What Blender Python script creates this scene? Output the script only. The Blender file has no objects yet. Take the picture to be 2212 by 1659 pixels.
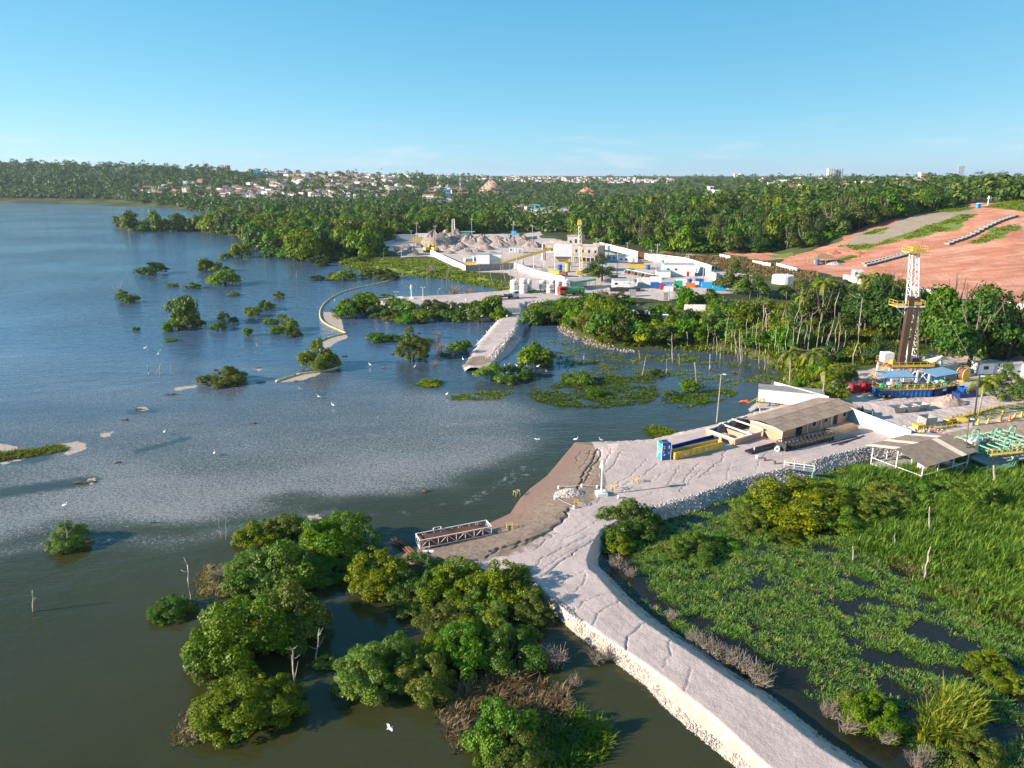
import bpy, math, random
import numpy as np
from mathutils import Vector, Matrix
R = math.radians
SC = bpy.context.scene
COL = SC.collection

# ------------------------------------------------------------------ camera
CZ = 45.0                       # drone height above the lagoon
FPX, PW, PH, HOR = 1535.0, 2212.0, 1659.0, 381.0
PITCH = math.atan((PH / 2 - HOR) / FPX)
SP, CP = math.sin(PITCH), math.cos(PITCH)
cam = bpy.data.cameras.new('camera')
cam.sensor_fit = 'HORIZONTAL'; cam.sensor_width = 36.0
cam.lens = 36.0 * FPX / PW
cam.clip_start = 1.0; cam.clip_end = 60000.0
camo = bpy.data.objects.new('camera', cam); COL.objects.link(camo)
camo.location = (0, 0, CZ); camo.rotation_euler = (math.pi / 2 - PITCH, 0, 0)
SC.camera = camo

# ------------------------------------------------------------------ sky, sun, exposure
SUN_EL = R(21.0)
SUN_AZ = math.atan2(-0.965, -0.262)          # compass style: x = sin, y = cos
world = bpy.data.worlds.new('World'); SC.world = world; world.use_nodes = True
wn, wl = world.node_tree.nodes, world.node_tree.links
bg = wn['Background']; bg.inputs[1].default_value = 0.0635
sky = wn.new('ShaderNodeTexSky'); sky.sky_type = 'NISHITA'; sky.sun_disc = False
sky.sun_elevation = SUN_EL; sky.sun_rotation = -SUN_AZ % (2 * math.pi)
sky.altitude = 0; sky.air_density = 0.5; sky.dust_density = 0.5; sky.ozone_density = 6.0
# thin low clouds in the sky itself, all around the horizon
tc = wn.new('ShaderNodeTexCoord'); sx = wn.new('ShaderNodeSeparateXYZ'); wl.new(tc.outputs['Generated'], sx.inputs[0])
mp = wn.new('ShaderNodeMapping'); mp.inputs['Scale'].default_value = (5, 5, 34); wl.new(tc.outputs['Generated'], mp.inputs[0])
nz = wn.new('ShaderNodeTexNoise'); nz.inputs['Scale'].default_value = 1.7; nz.inputs['Detail'].default_value = 7; nz.inputs['Roughness'].default_value = .6
wl.new(mp.outputs[0], nz.inputs['Vector'])
cr = wn.new('ShaderNodeMapRange'); cr.inputs[1].default_value = .54; cr.inputs[2].default_value = .74; cr.inputs[3].default_value = 0; cr.inputs[4].default_value = .75; wl.new(nz.outputs['Fac'], cr.inputs[0])
band = wn.new('ShaderNodeMapRange'); band.inputs[1].default_value = .0; band.inputs[2].default_value = .075; band.inputs[3].default_value = 1; band.inputs[4].default_value = 0; wl.new(sx.outputs['Z'], band.inputs[0])
ml = wn.new('ShaderNodeMath'); ml.operation = 'MULTIPLY'; wl.new(cr.outputs[0], ml.inputs[0]); wl.new(band.outputs[0], ml.inputs[1])
# colour response of the camera on the sky
spc = wn.new('ShaderNodeSeparateColor'); wl.new(sky.outputs[0], spc.inputs[0]); cbc = wn.new('ShaderNodeCombineColor')
for i_, (g_, k_) in enumerate(((1.0, 1.60), (.55, 2.80), (.35, 3.65))):
    pw = wn.new('ShaderNodeMath'); pw.operation = 'POWER'; pw.inputs[1].default_value = g_; wl.new(spc.outputs[i_], pw.inputs[0])
    mu = wn.new('ShaderNodeMath'); mu.operation = 'MULTIPLY'; mu.inputs[1].default_value = k_; wl.new(pw.outputs[0], mu.inputs[0]); wl.new(mu.outputs[0], cbc.inputs[i_])
cm = wn.new('ShaderNodeMix'); cm.data_type = 'RGBA'; cm.inputs[7].default_value = (6.2, 6.6, 6.9, 1)
wl.new(ml.outputs[0], cm.inputs[0]); wl.new(cbc.outputs[0], cm.inputs[6]); wl.new(cm.outputs[2], bg.inputs[0])

sl = bpy.data.lights.new('sun', 'SUN'); sl.energy = 5.0; sl.angle = R(0.5); sl.color = (1.0, .875, .755)
so = bpy.data.objects.new('sun', sl); COL.objects.link(so)
sdir = Vector((math.sin(SUN_AZ) * math.cos(SUN_EL), math.cos(SUN_AZ) * math.cos(SUN_EL), math.sin(SUN_EL)))
so.rotation_euler = sdir.to_track_quat('Z', 'Y').to_euler(); so.location = (-80, -20, 90)
SC.view_settings.view_transform = 'Standard'; SC.view_settings.look = 'None'
SC.view_settings.exposure = 1.2; SC.view_settings.gamma = 1.0; SC.view_settings.use_curve_mapping = False
SC.render.engine = 'CYCLES'
cy = SC.cycles
cy.max_bounces = 5; cy.diffuse_bounces = 1; cy.glossy_bounces = 2; cy.transmission_bounces = 3; cy.volume_bounces = 0
cy.use_denoising = True; cy.use_adaptive_sampling = True; cy.adaptive_threshold = 0.02
cy.caustics_reflective = False; cy.caustics_refractive = False; cy.sample_clamp_indirect = 6

# ------------------------------------------------------------------ picture <-> place
def ray(px, py):
    u = (np.asarray(px, float) - PW / 2) / FPX; v = -(np.asarray(py, float) - PH / 2) / FPX
    return u, CP + v * SP, -SP + v * CP
def P(px, py, z=0.0):
    u, y, d = ray(px, py); t = (z - CZ) / d
    return Vector((float(u * t), float(y * t), z))
def P2(poly, z=0.0):
    return np.array([P(a, b, z)[:2] for a, b in poly])
def ppm(p):                     # picture units per metre at a place
    return FPX / max(1e-3, (p[1] * CP - (p[2] - CZ) * SP))

# ------------------------------------------------------------------ numbers
def h1(ix, iy, s):
    n = (ix.astype(np.int64) * 374761393 + iy.astype(np.int64) * 668265263 + s * 974634541) & 0x7fffffff
    n = ((n ^ (n >> 13)) * 1274126177) & 0x7fffffff
    return ((n ^ (n >> 16)) & 0xffff) / 65535.0
def vnoise(x, y, s=1, oct=3):
    out = np.zeros(np.shape(x)); a, tot = 1.0, 0.0
    for o in range(oct):
        ix, iy = np.floor(x), np.floor(y); fx, fy = x - ix, y - iy
        fx = fx * fx * (3 - 2 * fx); fy = fy * fy * (3 - 2 * fy)
        v = (h1(ix, iy, s + o) * (1 - fx) + h1(ix + 1, iy, s + o) * fx) * (1 - fy) + (h1(ix, iy + 1, s + o) * (1 - fx) + h1(ix + 1, iy + 1, s + o) * fx) * fy
        out += a * v; tot += a; a *= .5; x = x * 2.03 + 11.7; y = y * 2.03 + 5.3
    return out / tot
def pdist(X, Y, pts, closed):
    d = np.full(X.shape, 1e18); n = len(pts)
    for i in range(n if closed else n - 1):
        ax, ay = pts[i]; bx, by = pts[(i + 1) % n]
        ex, ey = bx - ax, by - ay; L = ex * ex + ey * ey + 1e-12
        t = np.clip(((X - ax) * ex + (Y - ay) * ey) / L, 0, 1)
        d = np.minimum(d, (X - ax - t * ex) ** 2 + (Y - ay - t * ey) ** 2)
    return np.sqrt(d)
def inside(X, Y, pts):
    ins = np.zeros(X.shape, bool); n = len(pts)
    for i in range(n):
        ax, ay = pts[i]; bx, by = pts[(i + 1) % n]
        c = (ay > Y) != (by > Y)
        ins ^= c & (X < (bx - ax) * (Y - ay) / ((by - ay) if by != ay else 1e-9) + ax)
    return ins
def sd(X, Y, pts):
    X = np.asarray(X, float); Y = np.asarray(Y, float)
    d = pdist(X, Y, pts, True)
    return np.where(inside(X, Y, pts), d, -d)
def sstep(a, b, x):
    t = np.clip((x - a) / (b - a), 0, 1); return t * t * (3 - 2 * t)

# ------------------------------------------------------------------ materials
MATS = {}
def nd(nt, t, **kw):
    n = nt.nodes.new('ShaderNode' + t)
    for k, v in kw.items(): setattr(n, k, v)
    return n
def mixc(nt, fac, a, b, blend='MIX'):
    m = nd(nt, 'Mix', data_type='RGBA', blend_type=blend)
    for s, v in ((0, fac), (6, a), (7, b)):
        if isinstance(v, (int, float)): m.inputs[s].default_value = v
        elif isinstance(v, tuple): m.inputs[s].default_value = (*v[:3], 1)
        else: nt.links.new(v, m.inputs[s])
    return m.outputs[2]
def mrange(nt, v, a, b, c=0., d=1.):
    m = nd(nt, 'MapRange', interpolation_type='SMOOTHSTEP')
    for i, x in enumerate((a, b, c, d)): m.inputs[i + 1].default_value = x
    nt.links.new(v, m.inputs[0]); return m.outputs[0]
def mth(nt, op, a, b=0.):
    m = nd(nt, 'Math', operation=op)
    for i, v in enumerate((a, b)):
        if isinstance(v, (int, float)): m.inputs[i].default_value = v
        else: nt.links.new(v, m.inputs[i])
    return m.outputs[0]
def noise(nt, scale, detail=3, vec=None, rough=.55, dist=0.):
    n = nd(nt, 'TexNoise'); n.inputs['Scale'].default_value = scale; n.inputs['Detail'].default_value = detail
    n.inputs['Roughness'].default_value = rough; n.inputs['Distortion'].default_value = dist
    if vec is not None: nt.links.new(vec, n.inputs['Vector'])
    return n.outputs['Fac']
def newmat(name):
    m = bpy.data.materials.new(name); m.use_nodes = True; nt = m.node_tree
    return m, nt, nt.nodes['Principled BSDF']
def bump(nt, bs, h, strength, dist):
    b = nd(nt, 'Bump'); b.inputs['Strength'].default_value = strength; b.inputs['Distance'].default_value = dist
    nt.links.new(h, b.inputs['Height']); nt.links.new(b.outputs[0], bs.inputs['Normal'])
def M(name, col, col2=None, scale=1.5, rough=.75, metal=0., bmp=0., bs_=8., spec=.4, grime=.25):
    """painted / mineral surface: two-tone noise, streaky wear, small relief"""
    if name in MATS: return MATS[name]
    m, nt, bs = newmat(name)
    ob = nd(nt, 'TexCoord').outputs['Object']
    c2 = col2 or tuple(c * .72 for c in col)
    f = mrange(nt, noise(nt, scale, 5, ob), .3, .72)
    c = mixc(nt, f, col, c2)
    if grime > 0:
        mpn = nd(nt, 'Mapping'); mpn.inputs['Scale'].default_value = (1, 1, .22); nt.links.new(ob, mpn.inputs[0])
        g = mrange(nt, noise(nt, scale * 2.3, 6, mpn.outputs[0], .68), .5, .8, 0, grime)
        c = mixc(nt, g, c, tuple(x * .4 + .03 for x in col))
    nt.links.new(c, bs.inputs['Base Color'])
    bs.inputs['Roughness'].default_value = rough; bs.inputs['Metallic'].default_value = metal
    bs.inputs['Specular IOR Level'].default_value = spec
    if bmp > 0: bump(nt, bs, noise(nt, bs_, 5, ob, .65), 1.0, bmp)
    MATS[name] = m; return m
def leafmat(name, dark, mid, lite, trans=.28, hue=.10, cs=2.2):
    if name in MATS: return MATS[name]
    m, nt, bs = newmat(name)
    ge = nd(nt, 'NewGeometry'); oi = nd(nt, 'ObjectInfo')
    ob = nd(nt, 'TexCoord').outputs['Object']
    r = ge.outputs['Random Per Island']
    c = mixc(nt, mrange(nt, r, 0, .8), dark, mid)
    clump = mrange(nt, noise(nt, cs, 2, ob), .42, .68)
    c = mixc(nt, mth(nt, 'MULTIPLY', clump, mrange(nt, r, .25, 1)), c, lite)
    hs = nd(nt, 'HueSaturation'); nt.links.new(c, hs.inputs['Color'])
    rr = oi.outputs['Random']
    nt.links.new(mrange(nt, rr, 0, 1, .5 - .035, .5 + .025), hs.inputs['Hue'])
    nt.links.new(mrange(nt, mth(nt, 'FRACT', mth(nt, 'MULTIPLY', rr, 7.31)), 0, 1, .82, 1.28), hs.inputs['Value'])
    nt.links.new(mrange(nt, mth(nt, 'FRACT', mth(nt, 'MULTIPLY', rr, 3.77)), 0, 1, .94, 1.14), hs.inputs['Saturation'])
    c = hs.outputs[0]
    nt.links.new(c, bs.inputs['Base Color']); bs.inputs['Roughness'].default_value = .5; bs.inputs['Specular IOR Level'].default_value = .25
    tr = nd(nt, 'BsdfTranslucent'); nt.links.new(mixc(nt, 1., c, (1.25, 1.3, .5), 'MULTIPLY'), tr.inputs[0])
    mx = nd(nt, 'MixShader'); mx.inputs[0].default_value = trans
    nt.links.new(bs.outputs[0], mx.inputs[1]); nt.links.new(tr.outputs[0], mx.inputs[2])
    nt.links.new(mx.outputs[0], nt.nodes['Material Output'].inputs[0])
    MATS[name] = m; return m

LEAF = leafmat('leaf_mangrove', (.042, .085, .006), (.105, .190, .012), (.25, .335, .020))
LEAF_Y = leafmat('leaf_yellow', (.06, .105, .010), (.15, .225, .018), (.32, .36, .030))
LEAF_D = leafmat('leaf_forest', (.032, .062, .011), (.070, .120, .017), (.135, .190, .025))
LEAF_P = leafmat('leaf_palm', (.09, .13, .015), (.18, .22, .03), (.34, .30, .06))
LEAF_FAR = leafmat('leaf_far', (.032, .062, .016), (.062, .104, .022), (.150, .190, .040), .2, cs=.035)
GRASS = leafmat('leaf_grass', (.070, .125, .012), (.15, .24, .02), (.34, .39, .045), .35, cs=.45)
REED = leafmat('leaf_reed', (.080, .125, .012), (.15, .22, .02), (.31, .34, .045), .35, cs=.3)
STRAW = leafmat('leaf_straw', (.12, .09, .045), (.25, .19, .09), (.36, .28, .13), .25)
WEED = leafmat('leaf_weed', (.06, .10, .012), (.13, .18, .025), (.22, .24, .04), .3)
BARK = M('bark', (.17, .135, .10), (.09, .07, .05), 3, .9, bmp=.02)
DEAD = M('dead_wood', (.42, .37, .31), (.27, .225, .18), 2.5, .9, bmp=.02)
TWIG = M('dry_twig', (.27, .22, .17), (.17, .13, .10), 2.5, .9)
WHITE = M('white_paint', (.80, .79, .76), (.70, .69, .66), 1.2, .6, grime=.22)
WALLW = M('white_wall', (.80, .78, .75), (.66, .63, .60), .35, .85, grime=.35)
YEL = M('yellow_paint', (.68, .47, .08), (.54, .36, .07), 1.4, .55, grime=.45)
BLUE = M('blue_paint', (.02, .13, .40), (.015, .09, .28), 1.2, .5, grime=.4)
NAVY = M('navy_paint', (.012, .045, .20), (.01, .03, .14), 1.2, .5)
CYAN = M('cyan_sheet', (.02, .36, .68), (.02, .28, .56), 1., .5)
RED = M('red_paint', (.52, .025, .03), (.36, .02, .02), 1.4, .5)
GREENP = M('green_paint', (.03, .42, .20), (.02, .30, .15), 1.4, .5)
MINT = M('mint_paint', (.20, .44, .29), (.15, .35, .22), 1.2, .5, grime=.4)
STEEL = M('grey_steel', (.38, .39, .39), (.27, .275, .28), 1.6, .55, .3)
DSTEEL = M('dark_steel', (.06, .058, .056), (.035, .033, .032), 2, .6, .2)
RUST = M('rust', (.24, .095, .05), (.13, .05, .03), 3, .85, bmp=.01)
BROWNP = M('brown_pipe', (.13, .075, .05), (.075, .045, .035), 2, .6, .3)
CONC = M('concrete', (.46, .43, .40), (.34, .32, .30), 1.2, .9, bmp=.01)
CONCD = M('old_concrete', (.30, .285, .27), (.19, .18, .17), .8, .95, bmp=.01, grime=.5)
FIBRO = M('fibre_cement', (.20, .160, .120), (.125, .10, .078), 1.1, .9, grime=.5)
FIBROL = M('new_fibre_cement', (.50, .44, .36), (.42, .37, .30), 1.1, .9)
PINK = M('terracotta_plaster', (.55, .31, .20), (.46, .26, .165), .8, .9)
TILE = M('roof_tile', (.38, .17, .10), (.25, .115, .07), 2, .9)
TANKM = M('tank_plastic', (.72, .68, .62), (.60, .56, .51), .8, .6)
TARPB = M('black_tarp', (.02, .02, .022), (.035, .035, .038), 2, .35, spec=.6, bmp=.05, bs_=3)
TARPT = M('tan_tarp', (.34, .22, .12), (.24, .15, .08), 1.5, .7)
WINDOW = M('dark_glass', (.02, .025, .03), (.03, .035, .04), 1, .2, grime=0)
RUBBER = M('rubber', (.02, .02, .02), (.03, .03, .03), 2, .8)
SANDP = M('sand_heap', (.40, .30, .235), (.31, .23, .18), .5, .95, bmp=.03, bs_=6)
GRAVP = M('gravel_heap', (.33, .265, .23), (.24, .195, .17), .25, .95, bmp=.05, bs_=4)
ROCKM = M('rock', (.44, .40, .37), (.30, .275, .26), 3, .9, bmp=.02)
ROCKW = M('pale_rock', (.66, .61, .55), (.50, .46, .42), 3, .9)
REDSOIL = M('red_soil_heap', (.50, .19, .095), (.40, .15, .08), .8, .95, bmp=.03)
FEATHER = M('white_feather', (.85, .85, .84), (.80, .80, .78), 3, .8, grime=0)
BEAK = M('beak', (.75, .45, .05), None, 3, .5, grime=0)
ORANGE = M('orange_plastic', (.80, .18, .03), (.7, .15, .03), 1.5, .6)
BOOMM = M('boom_fabric', (.56, .45, .22), (.40, .31, .15), 1., .7)
GREY = M('grey_sheet', (.35, .37, .40), (.28, .30, .33), 1., .5)

# ------------------------------------------------------------------ mesh collecting
def mesh_np(name, V, F, mat=None, smooth=False):
    """V (n,3); F (m,k) one polygon size"""
    me = bpy.data.meshes.new(name); V = np.asarray(V, np.float32); F = np.asarray(F, np.int32); k = F.shape[1]
    me.vertices.add(len(V)); me.vertices.foreach_set('co', V.ravel())
    me.loops.add(F.size); me.loops.foreach_set('vertex_index', F.ravel())
    me.polygons.add(len(F)); me.polygons.foreach_set('loop_start', np.arange(0, F.size, k, dtype=np.int32))
    if smooth: me.polygons.foreach_set('use_smooth', np.ones(len(F), bool))
    me.update(calc_edges=True)
    if mat: me.materials.append(mat)
    return me
class MB:
    def __init__(s): s.v, s.f = [], []
    def add(s, vs, fs):
        b = len(s.v); s.v += [tuple(map(float, v)) for v in vs]; s.f += [tuple(i + b for i in f) for f in fs]; return s
    def box(s, c, d, rz=0., rx=0., ry=0., top=1.):
        x, y, z = d[0] / 2, d[1] / 2, d[2] / 2
        vs = [Vector((sx_ * x * (top if sz > 0 else 1), sy * y * (top if sz > 0 else 1), sz * z)) for sz in (-1, 1) for sy in (-1, 1) for sx_ in (-1, 1)]
        if rz or rx or ry:
            m = Matrix.Rotation(rz, 3, 'Z') @ Matrix.Rotation(ry, 3, 'Y') @ Matrix.Rotation(rx, 3, 'X'); vs = [m @ v for v in vs]
        c = Vector(c)
        return s.add([v + c for v in vs], [(0, 2, 3, 1), (4, 5, 7, 6), (0, 1, 5, 4), (2, 6, 7, 3), (0, 4, 6, 2), (1, 3, 7, 5)])
    def tube(s, a, b, r0, r1=None, n=6, cap=True):
        a, b = Vector(a), Vector(b); r1 = r0 if r1 is None else r1; d = b - a
        if d.length < 1e-6: return s
        q = d.to_track_quat('Z', 'Y'); vs = []
        for p, r in ((a, r0), (b, r1)):
            for i in range(n):
                an = 2 * math.pi * i / n; vs.append(p + q @ Vector((r * math.cos(an), r * math.sin(an), 0)))
        fs = [(i, (i + 1) % n, n + (i + 1) % n, n + i) for i in range(n)]
        if cap: fs += [tuple(range(n))[::-1], tuple(range(n, 2 * n))]
        return s.add(vs, fs)
    def path(s, pts, r, n=6, r1=None, closed=False):
        pts = [Vector(p) for p in pts]; m = len(pts); vs = []
        for i, p in enumerate(pts):
            d = (pts[min(i + 1, m - 1)] - pts[max(i - 1, 0)]); q = d.to_track_quat('Z', 'Y')
            rr = r if r1 is None else r + (r1 - r) * i / (m - 1)
            for k in range(n):
                an = 2 * math.pi * k / n; vs.append(p + q @ Vector((rr * math.cos(an), rr * math.sin(an), 0)))
        fs = [(i * n + k, i * n + (k + 1) % n, (i + 1) * n + (k + 1) % n, (i + 1) * n + k) for i in range(m - 1) for k in range(n)]
        fs += [tuple(range(n))[::-1], tuple(range((m - 1) * n, m * n))]
        return s.add(vs, fs)
    def lathe(s, c, prof, n=12):
        c = Vector(c); vs = [c + Vector((r * math.cos(2 * math.pi * k / n), r * math.sin(2 * math.pi * k / n), z)) for r, z in prof for k in range(n)]
        m = len(prof)
        fs = [(i * n + k, i * n + (k + 1) % n, (i + 1) * n + (k + 1) % n, (i + 1) * n + k) for i in range(m - 1) for k in range(n)]
        fs += [tuple(range(n))[::-1], tuple(range((m - 1) * n, m * n))]
        return s.add(vs, fs)
    def prism(s, poly, z0, z1):
        n = len(poly); vs = [(x, y, z0) for x, y in poly] + [(x, y, z1) for x, y in poly]
        return s.add(vs, [tuple(range(n))[::-1], tuple(range(n, 2 * n))] + [(i, (i + 1) % n, n + (i + 1) % n, n + i) for i in range(n)])
    def slab(s, quad, t):
        """a sheet of thickness t from four corner points"""
        q = [Vector(p) for p in quad]; nrm = (q[1] - q[0]).cross(q[3] - q[0]).normalized() * t
        return s.add(q + [p - nrm for p in q], [(0, 1, 2, 3), (7, 6, 5, 4), (0, 4, 5, 1), (1, 5, 6, 2), (2, 6, 7, 3), (3, 7, 4, 0)])
    def mesh(s, name, mat, smooth=False):
        me = bpy.data.meshes.new(name); me.from_pydata(s.v, [], s.f); me.update()
        if mat: me.materials.append(mat)
        if smooth: me.polygons.foreach_set('use_smooth', np.ones(len(me.polygons), bool))
        return me

def link(name, me, parent=None, loc=None, rz=None, scale=None):
    o = bpy.data.objects.new(name, me); COL.objects.link(o)
    if parent: o.parent = parent
    if loc is not None: o.location = loc
    if rz is not None: o.rotation_euler = (0, 0, rz)
    if scale is not None: o.scale = (scale,) * 3 if isinstance(scale, (int, float)) else scale
    return o
def tag(o, label, cat, group=None):
    o['label'] = label; o['category'] = cat; o['kind'] = 'thing'
    if group: o['group'] = group
    return o
def kind(o, k, label=None):
    o['kind'] = k
    if label: o['label'] = label
    return o
def T(name, label, cat, loc=(0, 0, 0), rz=0., group=None, scale=None):
    o = link(name, None, None, loc, rz, scale); o.empty_display_size = .3; return tag(o, label, cat, group)
def part(name, mb, mat, parent, smooth=False, loc=None, rz=None):
    return link(name, mb.mesh(name, mat, smooth) if isinstance(mb, MB) else mb, parent, loc, rz)
def solo(name, mb, mat, label, cat, loc=(0, 0, 0), rz=0., group=None, smooth=False, scale=None):
    return tag(link(name, mb.mesh(name, mat, smooth) if isinstance(mb, MB) else mb, None, loc, rz, scale), label, cat, group)
def copy_tree(o, parent=None):
    c = o.copy(); COL.objects.link(c); c.parent = parent
    for ch in o.children: copy_tree(ch, c)
    return c
class Proto:
    """first use returns the thing itself, later uses copies of it and its parts"""
    def __init__(s, make): s.make, s.o, s.kids = make, None, None
    def put(s, loc, rz=0., scale=None, label=None, group=None):
        if s.o is None: s.o = s.make(); r = s.o
        else: r = copy_tree(s.o)
        r.location = loc; r.rotation_euler = (0, 0, rz)
        if scale is not None: r.scale = (scale,) * 3 if isinstance(scale, (int, float)) else scale
        if label: r['label'] = label
        if group: r['group'] = group
        return r
ORD = 'first second third fourth fifth sixth seventh eighth ninth tenth eleventh twelfth thirteenth fourteenth fifteenth sixteenth seventeenth eighteenth nineteenth twentieth'.split()
def nth(i, n):
    if n == 1: return ''
    if i == 0: return ', leftmost of its kind there'
    if i == n - 1: return ', rightmost of its kind there'
    if i < 20 and i <= n / 2: return ', ' + ORD[i] + ' from left'
    if n - 1 - i < 20: return ', ' + ORD[n - 1 - i] + ' from right'
    return ', ' + ['twenty', 'thirty', 'forty'][min(2, i // 10 - 2)] + '-' + ORD[i % 10] + ' from left'
# ------------------------------------------------------------------ terrain heights
SHORE = P2([(-900, 424), (0, 425), (150, 429), (232, 432), (300, 440), (380, 449), (450, 457), (430, 470), (262, 490), (255, 497), (430, 500), (520, 512), (600, 536), (700, 546),
            (745, 560), (760, 578), (860, 588), (920, 597), (1000, 604), (1060, 612), (1110, 622), (1135, 640), (1135, 690), (1208, 700), (1218, 716), (1290, 745), (1345, 757), (1420, 757),
            (1500, 748), (1590, 765), (1650, 780), (1690, 805), (1700, 830), (1690, 862), (1700, 874), (1960, 978), (2090, 992), (2160, 985), (2500, 1015), (3400, 1030)])
LAND = np.vstack([SHORE, [[3000, 60], [14000, 14000], [-14000, 14000]]])
SWAMP = P2([(1330, 1250), (1310, 1170), (1420, 1128), (1540, 1088), (1700, 1045), (1830, 1005), (1960, 985), (2100, 990), (2500, 1015), (2800, 1100), (2900, 2000), (2200, 1900), (1960, 1690), (1800, 1580), (1620, 1470), (1440, 1350)])
REEDBED = P2([(1770, 1080), (1850, 1020), (2000, 1010), (2250, 1030), (2500, 1100), (2500, 1460), (2212, 1360), (2100, 1320), (1990, 1270), (1930, 1220), (1860, 1190), (1790, 1130)])
HY = np.array([0, 200, 260, 300, 350, 400, 450, 500, 600, 800, 1000, 1300, 1600, 2000, 3000, 5000, 14000.])
HPX = np.array([-900, 0, 350, 600, 900, 1100, 1230, 1320, 1500, 1700, 1850, 2000, 2212, 2600.])
HT = np.array([
    # 0 200 260 300 350 400 450 500 600 800 1000 1300 1600 2000 3000 5000 14000
    [0, 0, 0, 0, 0, 0, 0, 0, 0, 0, 0, 0, 35, 80, 72, 64, 60],
    [0, 0, 0, 0, 0, 0, 0, 0, 0, 0, 0, 0, 36, 79, 72, 64, 60],
    [0, 0, 0, 0, 0, 0, 0, 0, 0, 0, 0, 4, 34, 66, 66, 60, 58],
    [0, 0, 0, 0, 0, 0, 0, 0, 0, 0, 1, 8, 28, 50, 56, 52, 52],
    [0, 0, 0, 0, 0, 0, 0, 0, 0, 0, 1, 7, 22, 38, 48, 48, 48],
    [0, 0, 0, 0, 0, 0, 0, 0, 0, 0, 1, 4, 9, 16, 36, 44, 46],
    [0, 0, 0, 0, 0, 0, 0, 0, 1, 3, 4, 6, 9, 16, 34, 44, 46],
    [0, 0, 0, 0, 0, 0, 0, 3, 9, 10, 8, 9, 13, 20, 34, 42, 46],
    [0, 0, 0, 0, 0, 0, 2, 9, 18, 18, 14, 16, 20, 26, 36, 42, 46],
    [0, 0, 0, 0, 0, 2.5, 9, 16, 23, 25, 22, 24, 28, 32, 38, 42, 44],
    [0, 0, 0, 0, 2, 9, 15, 20, 25, 28, 28, 28, 32, 34, 38, 40, 44],
    [0, 0, 0, 1, 6, 14, 20.5, 24, 27, 31, 32, 32, 34, 36, 38, 40, 44],
    [0, 0, 1, 5.5, 13, 22, 28, 30, 31, 34, 34, 34, 34, 36, 38, 40, 44],
    [0, 0, 2, 9, 18, 28, 34, 35, 35, 35, 34, 34, 34, 36, 38, 40, 44]], float)
HTT = (HPX - PW / 2) / 1600.0
def hills(x, y):
    t = x / np.maximum(y, 1.0)
    i = np.clip(np.searchsorted(HTT, t) - 1, 0, len(HTT) - 2); j = np.clip(np.searchsorted(HY, y) - 1, 0, len(HY) - 2)
    a = np.clip((t - HTT[i]) / (HTT[i + 1] - HTT[i]), 0, 1); b = np.clip((y - HY[j]) / (HY[j + 1] - HY[j]), 0, 1)
    return (HT[i, j] * (1 - a) + HT[i + 1, j] * a) * (1 - b) + (HT[i, j + 1] * (1 - a) + HT[i + 1, j + 1] * a) * b
def ground(x, y):
    x = np.asarray(x, float); y = np.asarray(y, float)
    d = sd(x, y, LAND)
    w = np.clip(y / 400, .4, 6)
    z = -1.3 + 2.9 * sstep(-3.5 * w, 3.5 * w, d)
    ds = sd(x, y, SWAMP); bog = -.16 + .30 * (vnoise(x / 3.1, y / 3.1, 5) - .5) + .22 * sstep(-2, 4, sd(x, y, REEDBED))
    z = np.maximum(z, -1.3 + (bog + 1.3) * sstep(-2.5, 1.0, ds))
    hl = hills(x, y)
    z = z + hl + np.where(hl > 1, (vnoise(x / 60, y / 60, 9) - .5) * np.minimum(hl * .35, 9), 0)
    return z + np.where(d > 6, (vnoise(x / 9, y / 9, 3) - .5) * .25, 0)
def geo(a, b, r): return a * r ** np.arange(int(math.log(b / a) / math.log(r)) + 1)
ys = np.concatenate([geo(28, 190, 1.022), geo(190, 520, 1.0075)[1:], geo(520, 14500, 1.025)[1:]])
ts = np.concatenate([np.linspace(-1.5, -.78, 30)[:-1], np.linspace(-.78, .78, 440), np.linspace(.78, 1.5, 30)[1:]])
GT, GY = ts, ys
GZ = None
def gfast(x, y):
    t = x / y; i = np.clip(np.searchsorted(GT, t) - 1, 0, len(GT) - 2); j = np.clip(np.searchsorted(GY, y) - 1, 0, len(GY) - 2)
    a = np.clip((t - GT[i]) / (GT[i + 1] - GT[i]), 0, 1); b = np.clip((y - GY[j]) / (GY[j + 1] - GY[j]), 0, 1)
    return (GZ[j, i] * (1 - a) + GZ[j, i + 1] * a) * (1 - b) + (GZ[j + 1, i] * (1 - a) + GZ[j + 1, i + 1] * a) * b
def hits(pxs, pys, zoff=0.0, tmax=13000.0):
    """where the sight lines through picture points meet the ground or the water"""
    pxs = np.asarray(pxs, float); u, yv, dz = ray(pxs, np.asarray(pys, float)); t0 = 240 / yv; t0 = np.where(dz < -1e-4, np.minimum(t0, (3.2 - CZ) / np.minimum(dz, -1e-4)), t0)
    out = np.full((len(pxs), 3), np.nan); lo = np.full(len(pxs), 40.0); done = np.zeros(len(pxs), bool); t = max(30., float(t0.min()) * .97)
    while t < tmax and not done.all():
        k = ~done; z = CZ + dz[k] * t; g = np.maximum(gfast(u[k] * t, yv[k] * t), 0) + zoff
        h = np.nonzero(k)[0][z <= g]
        if len(h):
            a = np.full(len(h), t / 1.02 - .5); b = np.full(len(h), t)
            for _ in range(14):
                m = (a + b) / 2; below = CZ + dz[h] * m <= np.maximum(gfast(u[h] * m, yv[h] * m), 0) + zoff
                b = np.where(below, m, b); a = np.where(below, a, m)
            out[h] = np.stack([u[h] * b, yv[h] * b, CZ + dz[h] * b], 1); done[h] = True
        t = t * 1.02 + .5
    m = ~done
    if m.any(): out[m] = np.stack([u[m] * tmax, yv[m] * tmax, CZ + dz[m] * tmax], 1)
    return out
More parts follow.
